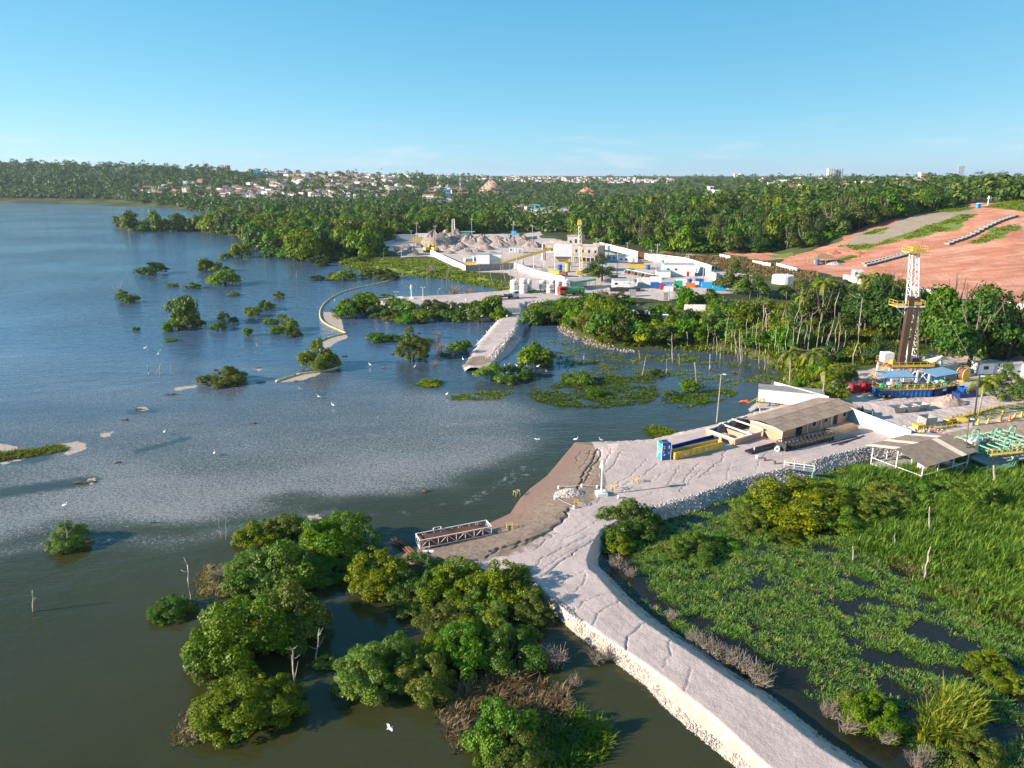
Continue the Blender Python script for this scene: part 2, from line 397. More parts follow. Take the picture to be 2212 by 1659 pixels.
def G(px, py):
    """one picture point on the ground"""
    return Vector(hits([px], [py])[0])
def W2(poly):
    a = np.array(poly, float); return hits(a[:, 0], a[:, 1])[:, :2]
def gz(x, y): return float(gfast(np.array([x], float), np.array([y], float))[0])

def polar_grid(ts, ys):
    Tm, Ym = np.meshgrid(ts, ys); X = Tm * Ym; n, m = len(ts), len(ys)
    i = np.arange(n - 1)[None, :] + n * np.arange(m - 1)[:, None]
    F = np.stack([i, i + 1, i + n + 1, i + n], -1).reshape(-1, 4)
    return X.ravel(), Ym.ravel(), F
X, Y, F = polar_grid(ts, ys); Z = ground(X, Y); GZ = Z.reshape(len(ys), len(ts))
gme = mesh_np('ground', np.stack([X, Y, Z], 1), F, None, True)
def fattr(me, name, v):
    a = me.attributes.new(name, 'FLOAT', 'POINT'); a.data.foreach_set('value', np.asarray(v, np.float32))
def zone(polys, soft):
    v = np.full(X.shape, 0.)
    for p in polys:
        w = W2(p); bx = (X > w[:, 0].min() - 60) & (X < w[:, 0].max() + 60) & (Y > w[:, 1].min() - 60) & (Y < w[:, 1].max() + 60)
        v[bx] = np.maximum(v[bx], np.clip(.5 + sd(X[bx] + (vnoise(X[bx] / 11, Y[bx] / 11, 41) - .5) * 11, Y[bx] + (vnoise(X[bx] / 11, Y[bx] / 11, 51) - .5) * 14, w) / soft, 0, 1))
    return v
RED_Z = [[(1690, 566), (1720, 552), (1790, 527), (1870, 492), (1980, 460), (2090, 441), (2130, 438), (2212, 452), (2500, 470), (2600, 720), (2212, 662), (2000, 634), (1850, 606), (1700, 580)],
         [(1560, 548), (1620, 540), (1700, 548), (1720, 556), (1640, 562)], [(2100, 436), (2212, 405), (2300, 395), (2300, 402), (2212, 415), (2120, 440)]]
GREY_Z = [[(1812, 528), (1852, 505), (1926, 484), (2015, 458), (2108, 450), (2100, 462), (2000, 492), (1926, 518), (1840, 536)]]
GRS_Z = [[(1808, 532), (1900, 526), (1926, 516), (2000, 490), (2090, 462), (2112, 464), (2050, 496), (1985, 512), (1930, 524), (1850, 541)], [(2010, 460), (2060, 444), (2110, 449), (2060, 459)],
         [(1860, 508), (1900, 494), (1925, 492), (1890, 504)], [(2088, 526), (2150, 494), (2202, 482), (2190, 498), (2120, 526)], [(2126, 448), (2212, 424), (2330, 420), (2330, 455), (2212, 458)], [(1810, 560), (1845, 552), (1862, 554), (1830, 563)],
         [(735, 570), (800, 562), (930, 567), (1040, 600), (1110, 625), (1060, 618), (950, 598), (830, 590)], [(1650, 552), (1700, 545), (1722, 549), (1690, 558)]]
SAND_Z = [[(816, 522), (900, 512), (1000, 508), (1115, 504), (1170, 512), (1290, 528), (1300, 542), (1420, 566), (1560, 584), (1640, 600), (1600, 628), (1500, 640), (1440, 648), (1300, 640), (1160, 640), (1110, 625), (1090, 590), (1020, 585), (925, 552), (870, 556), (838, 540)],
          [(1700, 884), (1735, 850), (1800, 812), (1900, 780), (2040, 770), (2300, 770), (2700, 800), (2700, 1040), (2212, 990), (2100, 990), (1960, 984)], [(1090, 512), (1165, 500), (1180, 508), (1110, 522)]]
TAN_Z = [[(2000, 960), (2060, 925), (2212, 900), (2700, 900), (2700, 1060), (2100, 1000), (1990, 985)]]
DRY_Z = [[(1430, 545), (1560, 560), (1640, 566), (1760, 590), (1740, 606), (1560, 582), (1430, 560)], [(1990, 650), (2212, 670), (2400, 690), (2400, 720), (2212, 695), (2010, 668)], [(1400, 540), (1540, 552), (1600, 556), (1480, 552)]]
MOUTH_Z = [[(805, 565), (900, 558), (985, 580), (1000, 600), (900, 590)]]
fattr(gme, 'red', zone(RED_Z, 6)); fattr(gme, 'grey', zone(GREY_Z, 8)); fattr(gme, 'grass', zone(GRS_Z, 10)); fattr(gme, 'sand', zone(SAND_Z, 6)); fattr(gme, 'tan', zone(TAN_Z, 5)); fattr(gme, 'dry', zone(DRY_Z, 8))

m, nt, bs = newmat('ground_earth')
ob = nd(nt, 'TexCoord').outputs['Object']
def at(nt, n): a = nd(nt, 'Attribute', attribute_name=n); return a.outputs['Fac']
n1, n2, n3 = noise(nt, .11, 4, ob, .62), noise(nt, .9, 3, ob, .6), noise(nt, .018, 2, ob)
def zmix(c, name, a, b, k=.55):
    f = mrange(nt, mth(nt, 'ADD', at(nt, name), mth(nt, 'MULTIPLY', mth(nt, 'SUBTRACT', n1, .5), k)), .42, .58)
    return mixc(nt, f, c, mixc(nt, mrange(nt, n2, .3, .7), a, b))
c = mixc(nt, mrange(nt, n1, .35, .65), (.055, .060, .022), (.040, .055, .016))
c = mixc(nt, mrange(nt, n3, .45, .6), c, (.085, .105, .035))
c = zmix(c, 'dry', (.33, .26, .11), (.24, .20, .08)); c = zmix(c, 'sand', (.57, .465, .415), (.46, .375, .33), .3); c = zmix(c, 'tan', (.40, .30, .22), (.32, .235, .17), .3)
redc = mixc(nt, mrange(nt, noise(nt, .05, 6, ob, .6, 1.5), .35, .68), (.50, .20, .115), (.63, .35, .245))
mps = nd(nt, 'Mapping'); mps.inputs['Scale'].default_value = (.018, .11, .05); mps.inputs['Rotation'].default_value = (0, 0, .5); nt.links.new(ob, mps.inputs[0])
redc = mixc(nt, mrange(nt, noise(nt, 1.0, 4, mps.outputs[0], .65, .6), .42, .66, 0, .75), redc, (.40, .145, .08))
fr = mrange(nt, mth(nt, 'ADD', at(nt, 'red'), mth(nt, 'MULTIPLY', mth(nt, 'SUBTRACT', n1, .5), .3)), .42, .58)
c = mixc(nt, fr, c, mixc(nt, mrange(nt, n2, .25, .75, 0, .4), redc, (.42, .165, .095)))
c = zmix(c, 'grey', (.33, .26, .19), (.27, .22, .16), .5); c = zmix(c, 'grass', (.13, .19, .03), (.18, .20, .05), .8)
nt.links.new(c, bs.inputs['Base Color']); bs.inputs['Roughness'].default_value = .95; bs.inputs['Specular IOR Level'].default_value = .15
bump(nt, bs, mth(nt, 'ADD', n2, mth(nt, 'MULTIPLY', n1, 3.0)), 1.0, .25)
gme.materials.append(m)
kind(link('ground', gme), 'structure')

# ------------------------------------------------------------------ lagoon water
ysw = np.concatenate([geo(18, 330, 1.010), geo(330, 14000, 1.03)[1:]])
tsw = np.concatenate([np.linspace(-2.2, -.8, 24)[:-1], np.linspace(-.8, .8, 380), np.linspace(.8, 2.2, 24)[1:]])
X, Y, F = polar_grid(tsw, ysw)
wme = mesh_np('water', np.stack([X, Y, np.zeros_like(X)], 1), F)
low = P2([(-500, 1330), (-120, 1235), (0, 1196), (100, 1176), (250, 1170), (380, 1178), (500, 1148), (640, 1108), (800, 1092), (1000, 1066), (1100, 1030), (1200, 985)])
d = pdist(X, Y, low, False)
reg = np.vstack([low, P2([(1270, 900), (1150, 850), (900, 820), (700, 790), (400, 760), (0, 740), (-700, 770)])])
ins = sd(X, Y, reg)
sc = np.where(ins > 0, sstep(0, 9, ins + (vnoise(X / 14, Y / 6, 61) - .5) * 9) * (0.34 + 0.66 * np.exp(-d / 34.)), 0)
sc *= .55 + .75 * vnoise(X / 22, Y / 9, 21)
sc *= 1 - .75 * sstep(-10, 18, X) 
for a, b, wd in (((0, 1065), (185, 1040), 2.6), ((20, 992), (80, 990), 3.), ((300, 975), (400, 948), 1.2), ((330, 887), (290, 890), 2.)):      # clear wakes behind the stranded debris
    dd = pdist(X, Y, P2([a, b]), False); sc *= sstep(wd * .4, wd, dd)
for q, wdt, s_ in ((low[1:8] + [0, .6], 2.2, .8), (P2([(-300, 1290), (0, 1196), (105, 1178)]), 1.0, 1.3), (P2([(560, 1118), (690, 1112), (720, 1104)]), .7, 1.)):      # thicker scum along the drift edge
    sc = np.maximum(sc, s_ * .75 * np.exp(-(pdist(X, Y, q, False) / wdt) ** 2) * (.35 + .65 * vnoise(X / 5, Y / 5, 33)))
fattr(wme, 'scum', np.clip(sc, 0, 1))
# thin foam streaks near the ramp
st = np.zeros_like(X)
for pl, wd in (([(790, 1112), (870, 1108), (960, 1090)], .7), ([(860, 1115), (930, 1100)], .5), ([(1010, 1085), (1070, 1050), (1130, 1010)], 1.6), ([(1085, 1050), (1150, 1015)], 1.1), ([(640, 1112), (690, 1108)], .9), ([(720, 950), (900, 925), (1080, 905)], 2.5)):
    st = np.maximum(st, np.exp(-(pdist(X, Y, P2(pl), False) / wd) ** 2) * (.5 if wd > 2 else .55))
fattr(wme, 'streak', st)
MAT_Z = [[(694, 672), (722, 676), (738, 690), (744, 718), (722, 708), (700, 694)], [(690, 742), (715, 728), (748, 722), (752, 730), (728, 738), (712, 750), (700, 752)], [(600, 821), (640, 812), (695, 800), (690, 810), (650, 822), (606, 826)],
         [(-60, 962), (0, 958), (40, 964), (38, 974), (0, 980), (-60, 985)], [(120, 960), (165, 954), (188, 958), (186, 972), (150, 982), (132, 984), (150, 970)], [(0, 1000), (60, 988), (40, 996), (0, 1006)], [(215, 936), (246, 932), (238, 941), (222, 946)], [(186, 1036), (208, 1031), (210, 1040), (192, 1050)],
         [(296, 880), (318, 878), (320, 886), (300, 889)], [(370, 838), (428, 831), (424, 837), (380, 844)], [(662, 1114), (690, 1110), (694, 1120), (676, 1126)], [(545, 795), (568, 796), (560, 803)]]
mz = np.zeros_like(X)
for p in MAT_Z:
    mz = np.maximum(mz, np.clip(.5 + sd(X, Y, P2(p)) / 2.0, 0, 1))
fattr(wme, 'matt', mz)
fattr(wme, 'deep', sstep(95, 240, Y + .35 * np.maximum(-X, 0)))  # 'deep' grows with distance: blue sky reflection put into the water colour
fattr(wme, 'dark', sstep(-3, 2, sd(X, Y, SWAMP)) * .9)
m, nt, bs = newmat('lagoon_water')
ob = nd(nt, 'TexCoord').outputs['Object']
base = mixc(nt, mrange(nt, noise(nt, .035, 4, ob), .35, .65), (.034, .036, .011), (.041, .043, .014))
base = mixc(nt, at(nt, 'deep'), base, (.050, .088, .150)); base = mixc(nt, at(nt, 'dark'), base, (.012, .011, .007))  # first mix paints the reflected sky blue into the far water
fl = noise(nt, 3.4, 2, ob, .6, 1.2)
thr = mth(nt, 'ADD', fl, mth(nt, 'MULTIPLY', at(nt, 'scum'), .34))
scm = mth(nt, 'MULTIPLY', mrange(nt, thr, .62, .86), mrange(nt, at(nt, 'scum'), .02, .10))
stn = noise(nt, 1.1, 6, ob, .7, 1.0)
stk = mth(nt, 'MULTIPLY', mrange(nt, mth(nt, 'ADD', stn, mth(nt, 'MULTIPLY', at(nt, 'streak'), .30)), .66, .86), mrange(nt, at(nt, 'streak'), .1, .5))
mtt = mrange(nt, mth(nt, 'ADD', at(nt, 'matt'), mth(nt, 'MULTIPLY', mth(nt, 'SUBTRACT', noise(nt, .8, 5, ob, .65), .5), .9)), .46, .56)
milk = mth(nt, 'MULTIPLY', at(nt, 'scum'), .20)          # fine film between the flecks
base = mixc(nt, milk, base, (.27, .275, .285))
base = mixc(nt, mth(nt, 'MULTIPLY', scm, .5), base, (.40, .39, .39)); base = mixc(nt, mth(nt, 'MULTIPLY', stk, .5), base, (.50, .48, .45))
base = mixc(nt, mtt, base, mixc(nt, mrange(nt, noise(nt, 1.7, 5, ob), .35, .65), (.46, .38, .32), (.36, .30, .25)))
cover = mth(nt, 'MAXIMUM', mtt, mth(nt, 'MULTIPLY', scm, .5))
nt.links.new(base, bs.inputs['Base Color']); bs.inputs['IOR'].default_value = 1.33
nt.links.new(mrange(nt, cover, 0, 1, .06, .85), bs.inputs['Roughness'])
nt.links.new(mrange(nt, cover, 0, 1, .5, .1), bs.inputs['Specular IOR Level'])
mpn = nd(nt, 'Mapping'); mpn.inputs['Scale'].default_value = (.55, 1.25, 1); mpn.inputs['Rotation'].default_value = (0, 0, R(-14)); nt.links.new(ob, mpn.inputs[0])
calm = mrange(nt, mth(nt, 'ADD', noise(nt, .012, 1, ob), 0), .35, .62, .55, 1.2)
sep = nd(nt, 'SeparateXYZ'); nt.links.new(ob, sep.inputs[0])
dist = mrange(nt, sep.outputs['Y'], 60, 330, .30, 1.15)
wv = mth(nt, 'ADD', noise(nt, .9, 2, mpn.outputs[0], .6), mth(nt, 'MULTIPLY', noise(nt, .22, 1, mpn.outputs[0]), 1.6))
wv = mth(nt, 'MULTIPLY', mth(nt, 'MULTIPLY', wv, calm), mth(nt, 'MULTIPLY', dist, mth(nt, 'SUBTRACT', 1.0, mth(nt, 'MULTIPLY', at(nt, 'dark'), .85))))
bump(nt, bs, wv, 1.0, .23)
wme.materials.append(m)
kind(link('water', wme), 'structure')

# ------------------------------------------------------------------ embankments
def height_mesh(name, bounds, step, zf, keep, mat, attrs):
    x0, x1, y0, y1 = bounds; xs = np.arange(x0, x1, step); yy = np.arange(y0, y1, step); A, B = np.meshgrid(xs, yy); n = len(xs)
    cs = 1.0; cx = np.arange(x0 - cs, x1 + 2 * cs, cs); cyy = np.arange(y0 - cs, y1 + 2 * cs, cs); CA, CB = np.meshgrid(cx, cyy); ck = zf(CA, CB, False) > keep - 1.2
    sel = ck[((B.ravel() - cyy[0]) / cs + .5).astype(int), ((A.ravel() - cx[0]) / cs + .5).astype(int)]
    zz = np.full(A.size, -9.); zz[sel] = zf(A.ravel()[sel], B.ravel()[sel]); i = np.arange(n - 1)[None, :] + n * np.arange(len(yy) - 1)[:, None]
    Fq = np.stack([i, i + 1, i + n + 1, i + n], -1).reshape(-1, 4)
    k = (zz > keep)[Fq].any(1); Fq = Fq[k]; used = np.unique(Fq); remap = np.full(A.size, -1); remap[used] = np.arange(len(used))
    V = np.stack([A.ravel(), B.ravel(), zz], 1)[used]; me = mesh_np(name, V, remap[Fq], mat, True)
    for an, fn in attrs.items(): fattr(me, an, fn(V[:, 0], V[:, 1], V[:, 2]))
    return me
PADZ = 1.5
TOP = P2([(2050, 1830), (1842, 1659), (1771, 1615), (1710, 1567), (1635, 1506), (1560, 1458), (1512, 1424), (1451, 1384), (1386, 1339), (1335, 1295), (1288, 1241), (1270, 1227), (1267, 1207), (1280, 1173), (1301, 1142), (1350, 1118), (1419, 1098), (1497, 1074),
          (1595, 1037), (1679, 1016), (1786, 987), (1928, 953), (1975, 945), (2010, 918), (1860, 880), (1700, 872), (1668, 888), (1606, 907), (1533, 928), (1470, 941), (1408, 955), (1338, 959), (1308, 1005), (1272, 1050), (1225, 1088), (1195, 1122), (1130, 1158), (1060, 1186), (960, 1208),
          (940, 1222), (1014, 1236), (1100, 1240), (1150, 1248), (1187, 1289), (1201, 1308), (1238, 1331), (1267, 1346), (1328, 1390), (1397, 1435), (1458, 1479), (1505, 1516), (1556, 1557), (1607, 1605), (1665, 1659), (1860, 1830)], PADZ)
TOE = P2([(2085, 1830), (1878, 1659), (1803, 1612), (1740, 1562), (1664, 1502), (1588, 1455), (1538, 1420), (1476, 1380), (1410, 1334), (1359, 1290), (1314, 1243), (1294, 1224), (1291, 1207), (1305, 1178), (1325, 1152), (1365, 1138), (1430, 1124), (1510, 1102), (1545, 1090), (1612, 1063), (1700, 1043),
          (1751, 1031), (1814, 1009), (1887, 990), (1980, 978), (2060, 930), (1870, 862), (1700, 860), (1660, 880), (1600, 900), (1528, 921), (1465, 934), (1405, 949), (1330, 953), (1242, 955), (1213, 990), (1181, 1028), (1144, 1056), (1122, 1078), (1102, 1109), (1056, 1130), (962, 1158), (880, 1186),
          (840, 1205), (880, 1240), (1000, 1262), (1090, 1266), (1140, 1280), (1175, 1312), (1204, 1330), (1238, 1364), (1267, 1387), (1301, 1411), (1352, 1448), (1397, 1482), (1431, 1523), (1485, 1571), (1526, 1605), (1584, 1652), (1780, 1830)], 0)
CRACKS = [([(1255, 962), (1245, 975), (1248, 990)], .10), ([(1275, 962), (1268, 985), (1252, 1002)], .10), ([(1300, 962), (1296, 985), (1280, 1003), (1262, 1040)], .22), ([(1290, 962), (1280, 990), (1265, 1010), (1252, 1040), (1245, 1062)], .28), ([(1322, 965), (1318, 980), (1305, 995), (1298, 1010)], .12),
          ([(1340, 975), (1330, 1000), (1308, 1020)], .10), ([(1230, 1098), (1212, 1128), (1180, 1150), (1150, 1163), (1110, 1174), (1085, 1184), (1060, 1190)], .40), ([(1195, 1148), (1165, 1160), (1120, 1180), (1075, 1192), (1050, 1205)], .20), ([(1205, 1150), (1150, 1190), (1080, 1200)], .10),
          ([(1270, 1158), (1220, 1180), (1175, 1205), (1158, 1222)], .10), ([(1285, 1165), (1245, 1190), (1210, 1215), (1170, 1244)], .15), ([(1270, 1170), (1215, 1200), (1160, 1235)], .07), ([(1262, 1232), (1230, 1245), (1210, 1260)], .08), ([(1268, 1240), (1255, 1262), (1242, 1278)], .08), ([(1320, 1278), (1260, 1300), (1240, 1320)], .09),
          ([(1345, 1292), (1300, 1318), (1286, 1335), (1280, 1350)], .10), ([(1392, 1342), (1376, 1362), (1358, 1376), (1352, 1404)], .13), ([(1450, 1380), (1443, 1390), (1448, 1410), (1442, 1425), (1432, 1440)], .08), ([(1494, 1448), (1485, 1468), (1478, 1492)], .07), ([(1322, 1150), (1300, 1162), (1260, 1172)], .06), ([(1338, 1120), (1300, 1145), (1240, 1170)], .06),
          ([(1396, 990), (1380, 1010), (1360, 1030), (1330, 1045)], .07), ([(1420, 1000), (1400, 1018), (1370, 1035), (1330, 1055), (1290, 1085)], .10), ([(1470, 1005), (1455, 1030), (1440, 1050)], .07), ([(1510, 1000), (1492, 1020), (1480, 1035), (1476, 1050), (1470, 1062)], .09), ([(1570, 972), (1555, 995), (1530, 1015), (1510, 1032)], .11), ([(1520, 1010), (1500, 1028), (1486, 1045)], .05),
          ([(1660, 975), (1640, 995), (1632, 1015)], .06), ([(1580, 1000), (1572, 1020), (1570, 1035)], .05), ([(1450, 1010), (1420, 1030), (1380, 1045), (1345, 1062)], .06), ([(1430, 1060), (1380, 1075), (1330, 1098), (1280, 1120)], .06), ([(1340, 1100), (1290, 1125), (1250, 1150), (1225, 1160)], .07)]
CRW = []
for pl, w in CRACKS:
    q = P2(pl, PADZ); rs = np.random.RandomState(len(CRW)); o = []
    for a, b in zip(q[:-1], q[1:]):
        n_ = max(2, int(np.linalg.norm(b - a) / .5))
        for k in range(n_): o.append(a + (b - a) * k / n_ + rs.randn(2) * .13)
    o.append(q[-1]); CRW.append((np.array(o), w))
def crackd(x, y):
    g = np.zeros_like(x)
    for q, w in CRW:
        bx = (x > q[:, 0].min() - 1) & (x < q[:, 0].max() + 1) & (y > q[:, 1].min() - 1) & (y < q[:, 1].max() + 1)
        if bx.any(): g[bx] = np.maximum(g[bx], np.clip(1.25 - pdist(x[bx], y[bx], q, False) / (w * .34 + .055), 0, 1) * min(1., .16 + w * 2.6))
    return g
def pad_z(x, y, fine=True):
    a = sd(x, y, TOP); b = sd(x, y, TOE)
    f = np.where(a >= 0, 1., np.where(b > 0, b / np.maximum(b - a, 1e-6), 0))
    z = np.where(b > 0, PADZ * f, -.9 * np.minimum(-b, 3))
    if not fine: return z
    steep = (y < 72) | (x > 16)
    z = z + np.where((f > 0) & (f < 1) & steep, (vnoise(x / .7, y / .7, 8) - .5) * .30 * np.where(f < .9, 1, .3), 0)
    z = z + np.where(a > .0, (vnoise(x / 6, y / 6, 7) - .5) * .07 + (vnoise(x / .5, y / .5, 17) - .5) * .018, 0)
    wet = sstep(1.0, -2.0, sd(x, y, DRYP))
    z = z + np.where(b > .4, wet * (vnoise(x / 3.5, y / 2.2, 27) - .5) * .07, 0)
    return z - crackd(x, y) * .32 * (b > .5)
DRYP = P2([(2050, 1830), (1960, 935), (1700, 860), (1408, 955), (1350, 961), (1320, 1010), (1310, 1060), (1262, 1085), (1225, 1110), (1205, 1140), (1150, 1180), (1080, 1205), (1000, 1218), (960, 1225), (1000, 1280), (1240, 1450), (1860, 1830)], PADZ)
m, nt, bs = newmat('crushed_stone_fill')
ob = nd(nt, 'TexCoord').outputs['Object']
n1, n2, n3 = noise(nt, .35, 4, ob, .62), noise(nt, 7, 2, ob, .7), noise(nt, 1.6, 3, ob, .6)
c = mixc(nt, mrange(nt, n1, .35, .68), (.545, .44, .395), (.445, .36, .32))
c = mixc(nt, mrange(nt, n2, .35, .7, 0, .28), c, (.34, .275, .24)); c = mixc(nt, mrange(nt, noise(nt, .13, 3, ob, .6), .5, .72, 0, .4), c, (.40, .315, .26))
c = mixc(nt, mth(nt, 'MULTIPLY', at(nt, 'track'), mrange(nt, n1, .3, .65, .3, .75)), c, (.33, .27, .24))
wet = mixc(nt, mrange(nt, n3, .35, .65), (.28, .21, .155), (.195, .145, .108)); wet = mixc(nt, at(nt, 'silt'), wet, (.26, .16, .115))
fw = mrange(nt, mth(nt, 'ADD', at(nt, 'wet'), mth(nt, 'MULTIPLY', mth(nt, 'SUBTRACT', n1, .5), .9)), .4, .6)
c = mixc(nt, fw, c, wet)
c = mixc(nt, mrange(nt, mth(nt, 'ADD', at(nt, 'bank'), mth(nt, 'MULTIPLY', mth(nt, 'SUBTRACT', n1, .5), .3)), .4, .6), c, mixc(nt, mrange(nt, n3, .3, .7), (.47, .40, .32), (.38, .31, .24)))
c = mixc(nt, mth(nt, 'MULTIPLY', at(nt, 'crack'), .4), c, (.11, .085, .065))  # shade inside the cracks put into the colour, over the real grooves
nt.links.new(c, bs.inputs['Base Color']); nt.links.new(mrange(nt, at(nt, 'silt'), 0, 1, .95, .5), bs.inputs['Roughness']); bs.inputs['Specular IOR Level'].default_value = .2
bump(nt, bs, mth(nt, 'ADD', n2, mth(nt, 'MULTIPLY', n3, 1.5)), 1.0, .05)
EMBM = m
def fr(x, y):
    a = sd(x, y, TOP); b = sd(x, y, TOE); return np.where(a >= 0, 1., np.where(b > 0, b / np.maximum(b - a, 1e-6), 0))
CLN = P2([(1950, 1830), (1753, 1659), (1660, 1590), (1560, 1515), (1480, 1450), (1400, 1395), (1330, 1345), (1270, 1295), (1225, 1250), (1205, 1205), (1235, 1160), (1290, 1115), (1400, 1055), (1550, 1012), (1700, 975), (1850, 950)], PADZ)
def tracks(x, y, z):
    d = pdist(x, y, CLN, False) + (vnoise(x / 5, y / 5, 71) - .5) * .5
    return np.clip(np.exp(-((d - .85) / .24) ** 2) + .6 * np.exp(-((d - 1.75) / .2) ** 2), 0, 1) * (.5 + .5 * vnoise(x / 3, y / 3, 72))
Z0 = lambda x, y, z: np.zeros_like(x)
eme = height_mesh('embankment', (-22, 72, 31, 142), .14, pad_z, -.7, EMBM, {
    'track': tracks, 'crack': lambda x, y, z: crackd(x, y), 'wet': lambda x, y, z: np.clip(.5 - sd(x, y, DRYP) / 6, 0, 1) * np.where((x < 14) & (y > 70), 1, 0),
    'silt': lambda x, y, z: sstep(.75, .1, fr(x, y)) * np.where((x < 14) & (y > 70), 1, 0), 'bank': lambda x, y, z: np.clip((.93 - fr(x, y)) * 4, 0, 1) * np.where(y < 72, 1, 0)})
kind(link('embankment', eme), 'structure')
TOP2 = P2([(806, 645), (822, 652), (876, 658), (934, 658), (1000, 660), (1070, 665), (1090, 668), (1090, 679), (1067, 707), (1037, 740), (1004, 776), (1018, 790), (1045, 784), (1060, 777), (1079, 757), (1110, 721), (1124, 679), (1124, 664), (1123, 655), (1143, 652), (1209, 645), (1300, 641),
           (1300, 612), (1150, 616), (1084, 628), (980, 636), (897, 640)], 1.7)
TIP2 = P2([(1020, 785)], 0)[0]
def pad2_z(x, y, fine=True):
    a = sd(x, y, TOP2); tip = np.hypot(x - TIP2[0], y - TIP2[1])
    z = 1.7 + np.minimum(a, 0) * .8 + (vnoise(x / 3, y / 3, 4) - .5) * .14 + np.where(a < 0, (vnoise(x, y, 6) - .5) * .5, 0)
    return z - 1.5 * np.clip(1 - tip / 16., 0, 1)
e2 = height_mesh('embankment', (-75, 45, 165, 300), .7, pad2_z, -.8, EMBM, {'crack': Z0, 'silt': Z0, 'wet': lambda x, y, z: np.clip(1.2 - np.hypot(x - TIP2[0], y - TIP2[1]) / 7, 0, 1), 'bank': Z0})
kind(link('embankment', e2), 'structure')
def S(px, py):
    """a picture point on the pads, the ground or the water, whichever lies on top"""
    for f, z in ((pad_z, PADZ), (pad2_z, 1.7)):
        p = P(px, py, z); zz = float(f(np.array([p.x]), np.array([p.y]), False)[0])
        for _ in range(3):
            p = P(px, py, max(zz, 0)); zz = float(f(np.array([p.x]), np.array([p.y]), False)[0])
        if zz > .1: return Vector((p.x, p.y, zz))
    g = G(px, py); return g
# ------------------------------------------------------------------ plants
def rot_from(nrm, spin):
    nrm = nrm / np.linalg.norm(nrm, axis=1, keepdims=True)
    ref = np.where(np.abs(nrm[:, 2:3]) > .9, [[1., 0, 0]], [[0, 0, 1.]])
    a = np.cross(ref, nrm); a /= np.linalg.norm(a, axis=1, keepdims=True); b = np.cross(nrm, a)
    c, s = np.cos(spin)[:, None], np.sin(spin)[:, None]
    return a * c + b * s, b * c - a * s
def cards(pos, nrm, size, rs, asp=.55, fold=.25):
    """leaf sprays: folded four-point blades"""
    n = len(pos); a, b = rot_from(nrm, rs.rand(n) * 6.283); L = (size * (.65 + .7 * rs.rand(n)))[:, None]; nn = nrm / np.linalg.norm(nrm, axis=1, keepdims=True)
    V = np.stack([pos - a * L * .5, pos + b * L * asp * .5 + nn * L * fold * .3, pos + a * L * .5 - nn * L * fold * .3, pos - b * L * asp * .5 + nn * L * fold * .3], 1).reshape(-1, 3)
    return V, np.arange(n * 4).reshape(-1, 4)
def crown_arrays(seed, nl, nc, leaf, flat=.8, spread=.36, lr=(.13, .26), base=.0, asp=.55, rnd=.34):
    """unit crown: about 1 wide, standing on z = 0, made of lobes covered in leaf sprays"""
    rs = np.random.RandomState(seed)
    nk = max(3, nl // 5); ca_ = rs.rand(nk) * 6.283; cr_ = spread * (.35 + .65 * np.sqrt(rs.rand(nk))); ch_ = .45 + .55 * rs.rand(nk); ki = rs.randint(nk, size=nl)
    rad = lr[0] + (lr[1] - lr[0]) * rs.rand(nl) ** 1.4
    xx = cr_[ki] * np.cos(ca_[ki]) + rs.randn(nl) * spread * .30; yy_ = (cr_[ki] * np.sin(ca_[ki]) + rs.randn(nl) * spread * .30) * (.8 + .2 * rs.rand())
    rr = np.hypot(xx, yy_); sc_ = np.minimum(1, spread * 1.08 / np.maximum(rr, 1e-6)); xx, yy_, rr = xx * sc_, yy_ * sc_, rr * sc_
    dome = (flat - rad * .9) * np.sqrt(np.clip(1 - .8 * (rr / spread / 1.1) ** 2, .05, 1)) * np.where(rr < spread * .35, 1, ch_[ki])
    zc = base + rad * .45 + np.maximum(dome - base - rad * .45, 0) * (1 - rs.rand(nl) ** 1.7 * (.95 if base < .2 else .6))
    C = np.stack([xx, yy_, zc], 1)
    w = rad ** 2; li = rs.choice(nl, nc, p=w / w.sum())
    d = rs.randn(nc, 3); d[:, 2] = np.abs(d[:, 2]) * .9 - .35 * rs.rand(nc); d /= np.linalg.norm(d, axis=1, keepdims=True)
    k = .80 + .30 * rs.rand(nc) ** 1.5; deep = rs.rand(nc) < .14; k[deep] *= rs.rand(deep.sum()) * .8
    far_ = rs.rand(nc) < .12; k[far_] += rs.rand(far_.sum()) * .32; an_ = np.stack([.8 + .4 * rs.rand(nl), .8 + .4 * rs.rand(nl), .7 + .5 * rs.rand(nl)], 1)
    pos = C[li] + d * (rad[li] * k)[:, None] * an_[li]
    keep = np.ones(nc, bool)
    for i in range(nl):
        q = ((pos - C[i]) ** 2).sum(1) < (rad[i] * .68) ** 2; keep &= ~(q & (li != i)) | (rs.rand(nc) < .12)
    pos, d = pos[keep], d[keep]
    nrm = d * .75 + rs.randn(*d.shape) * rnd + [0, 0, .2]
    return cards(pos, nrm, np.full(len(pos), leaf), rs, asp)
def crown(name, mat, *a, **k):
    V, Fq = crown_arrays(*a, **k); return mesh_np(name, V, Fq, mat)
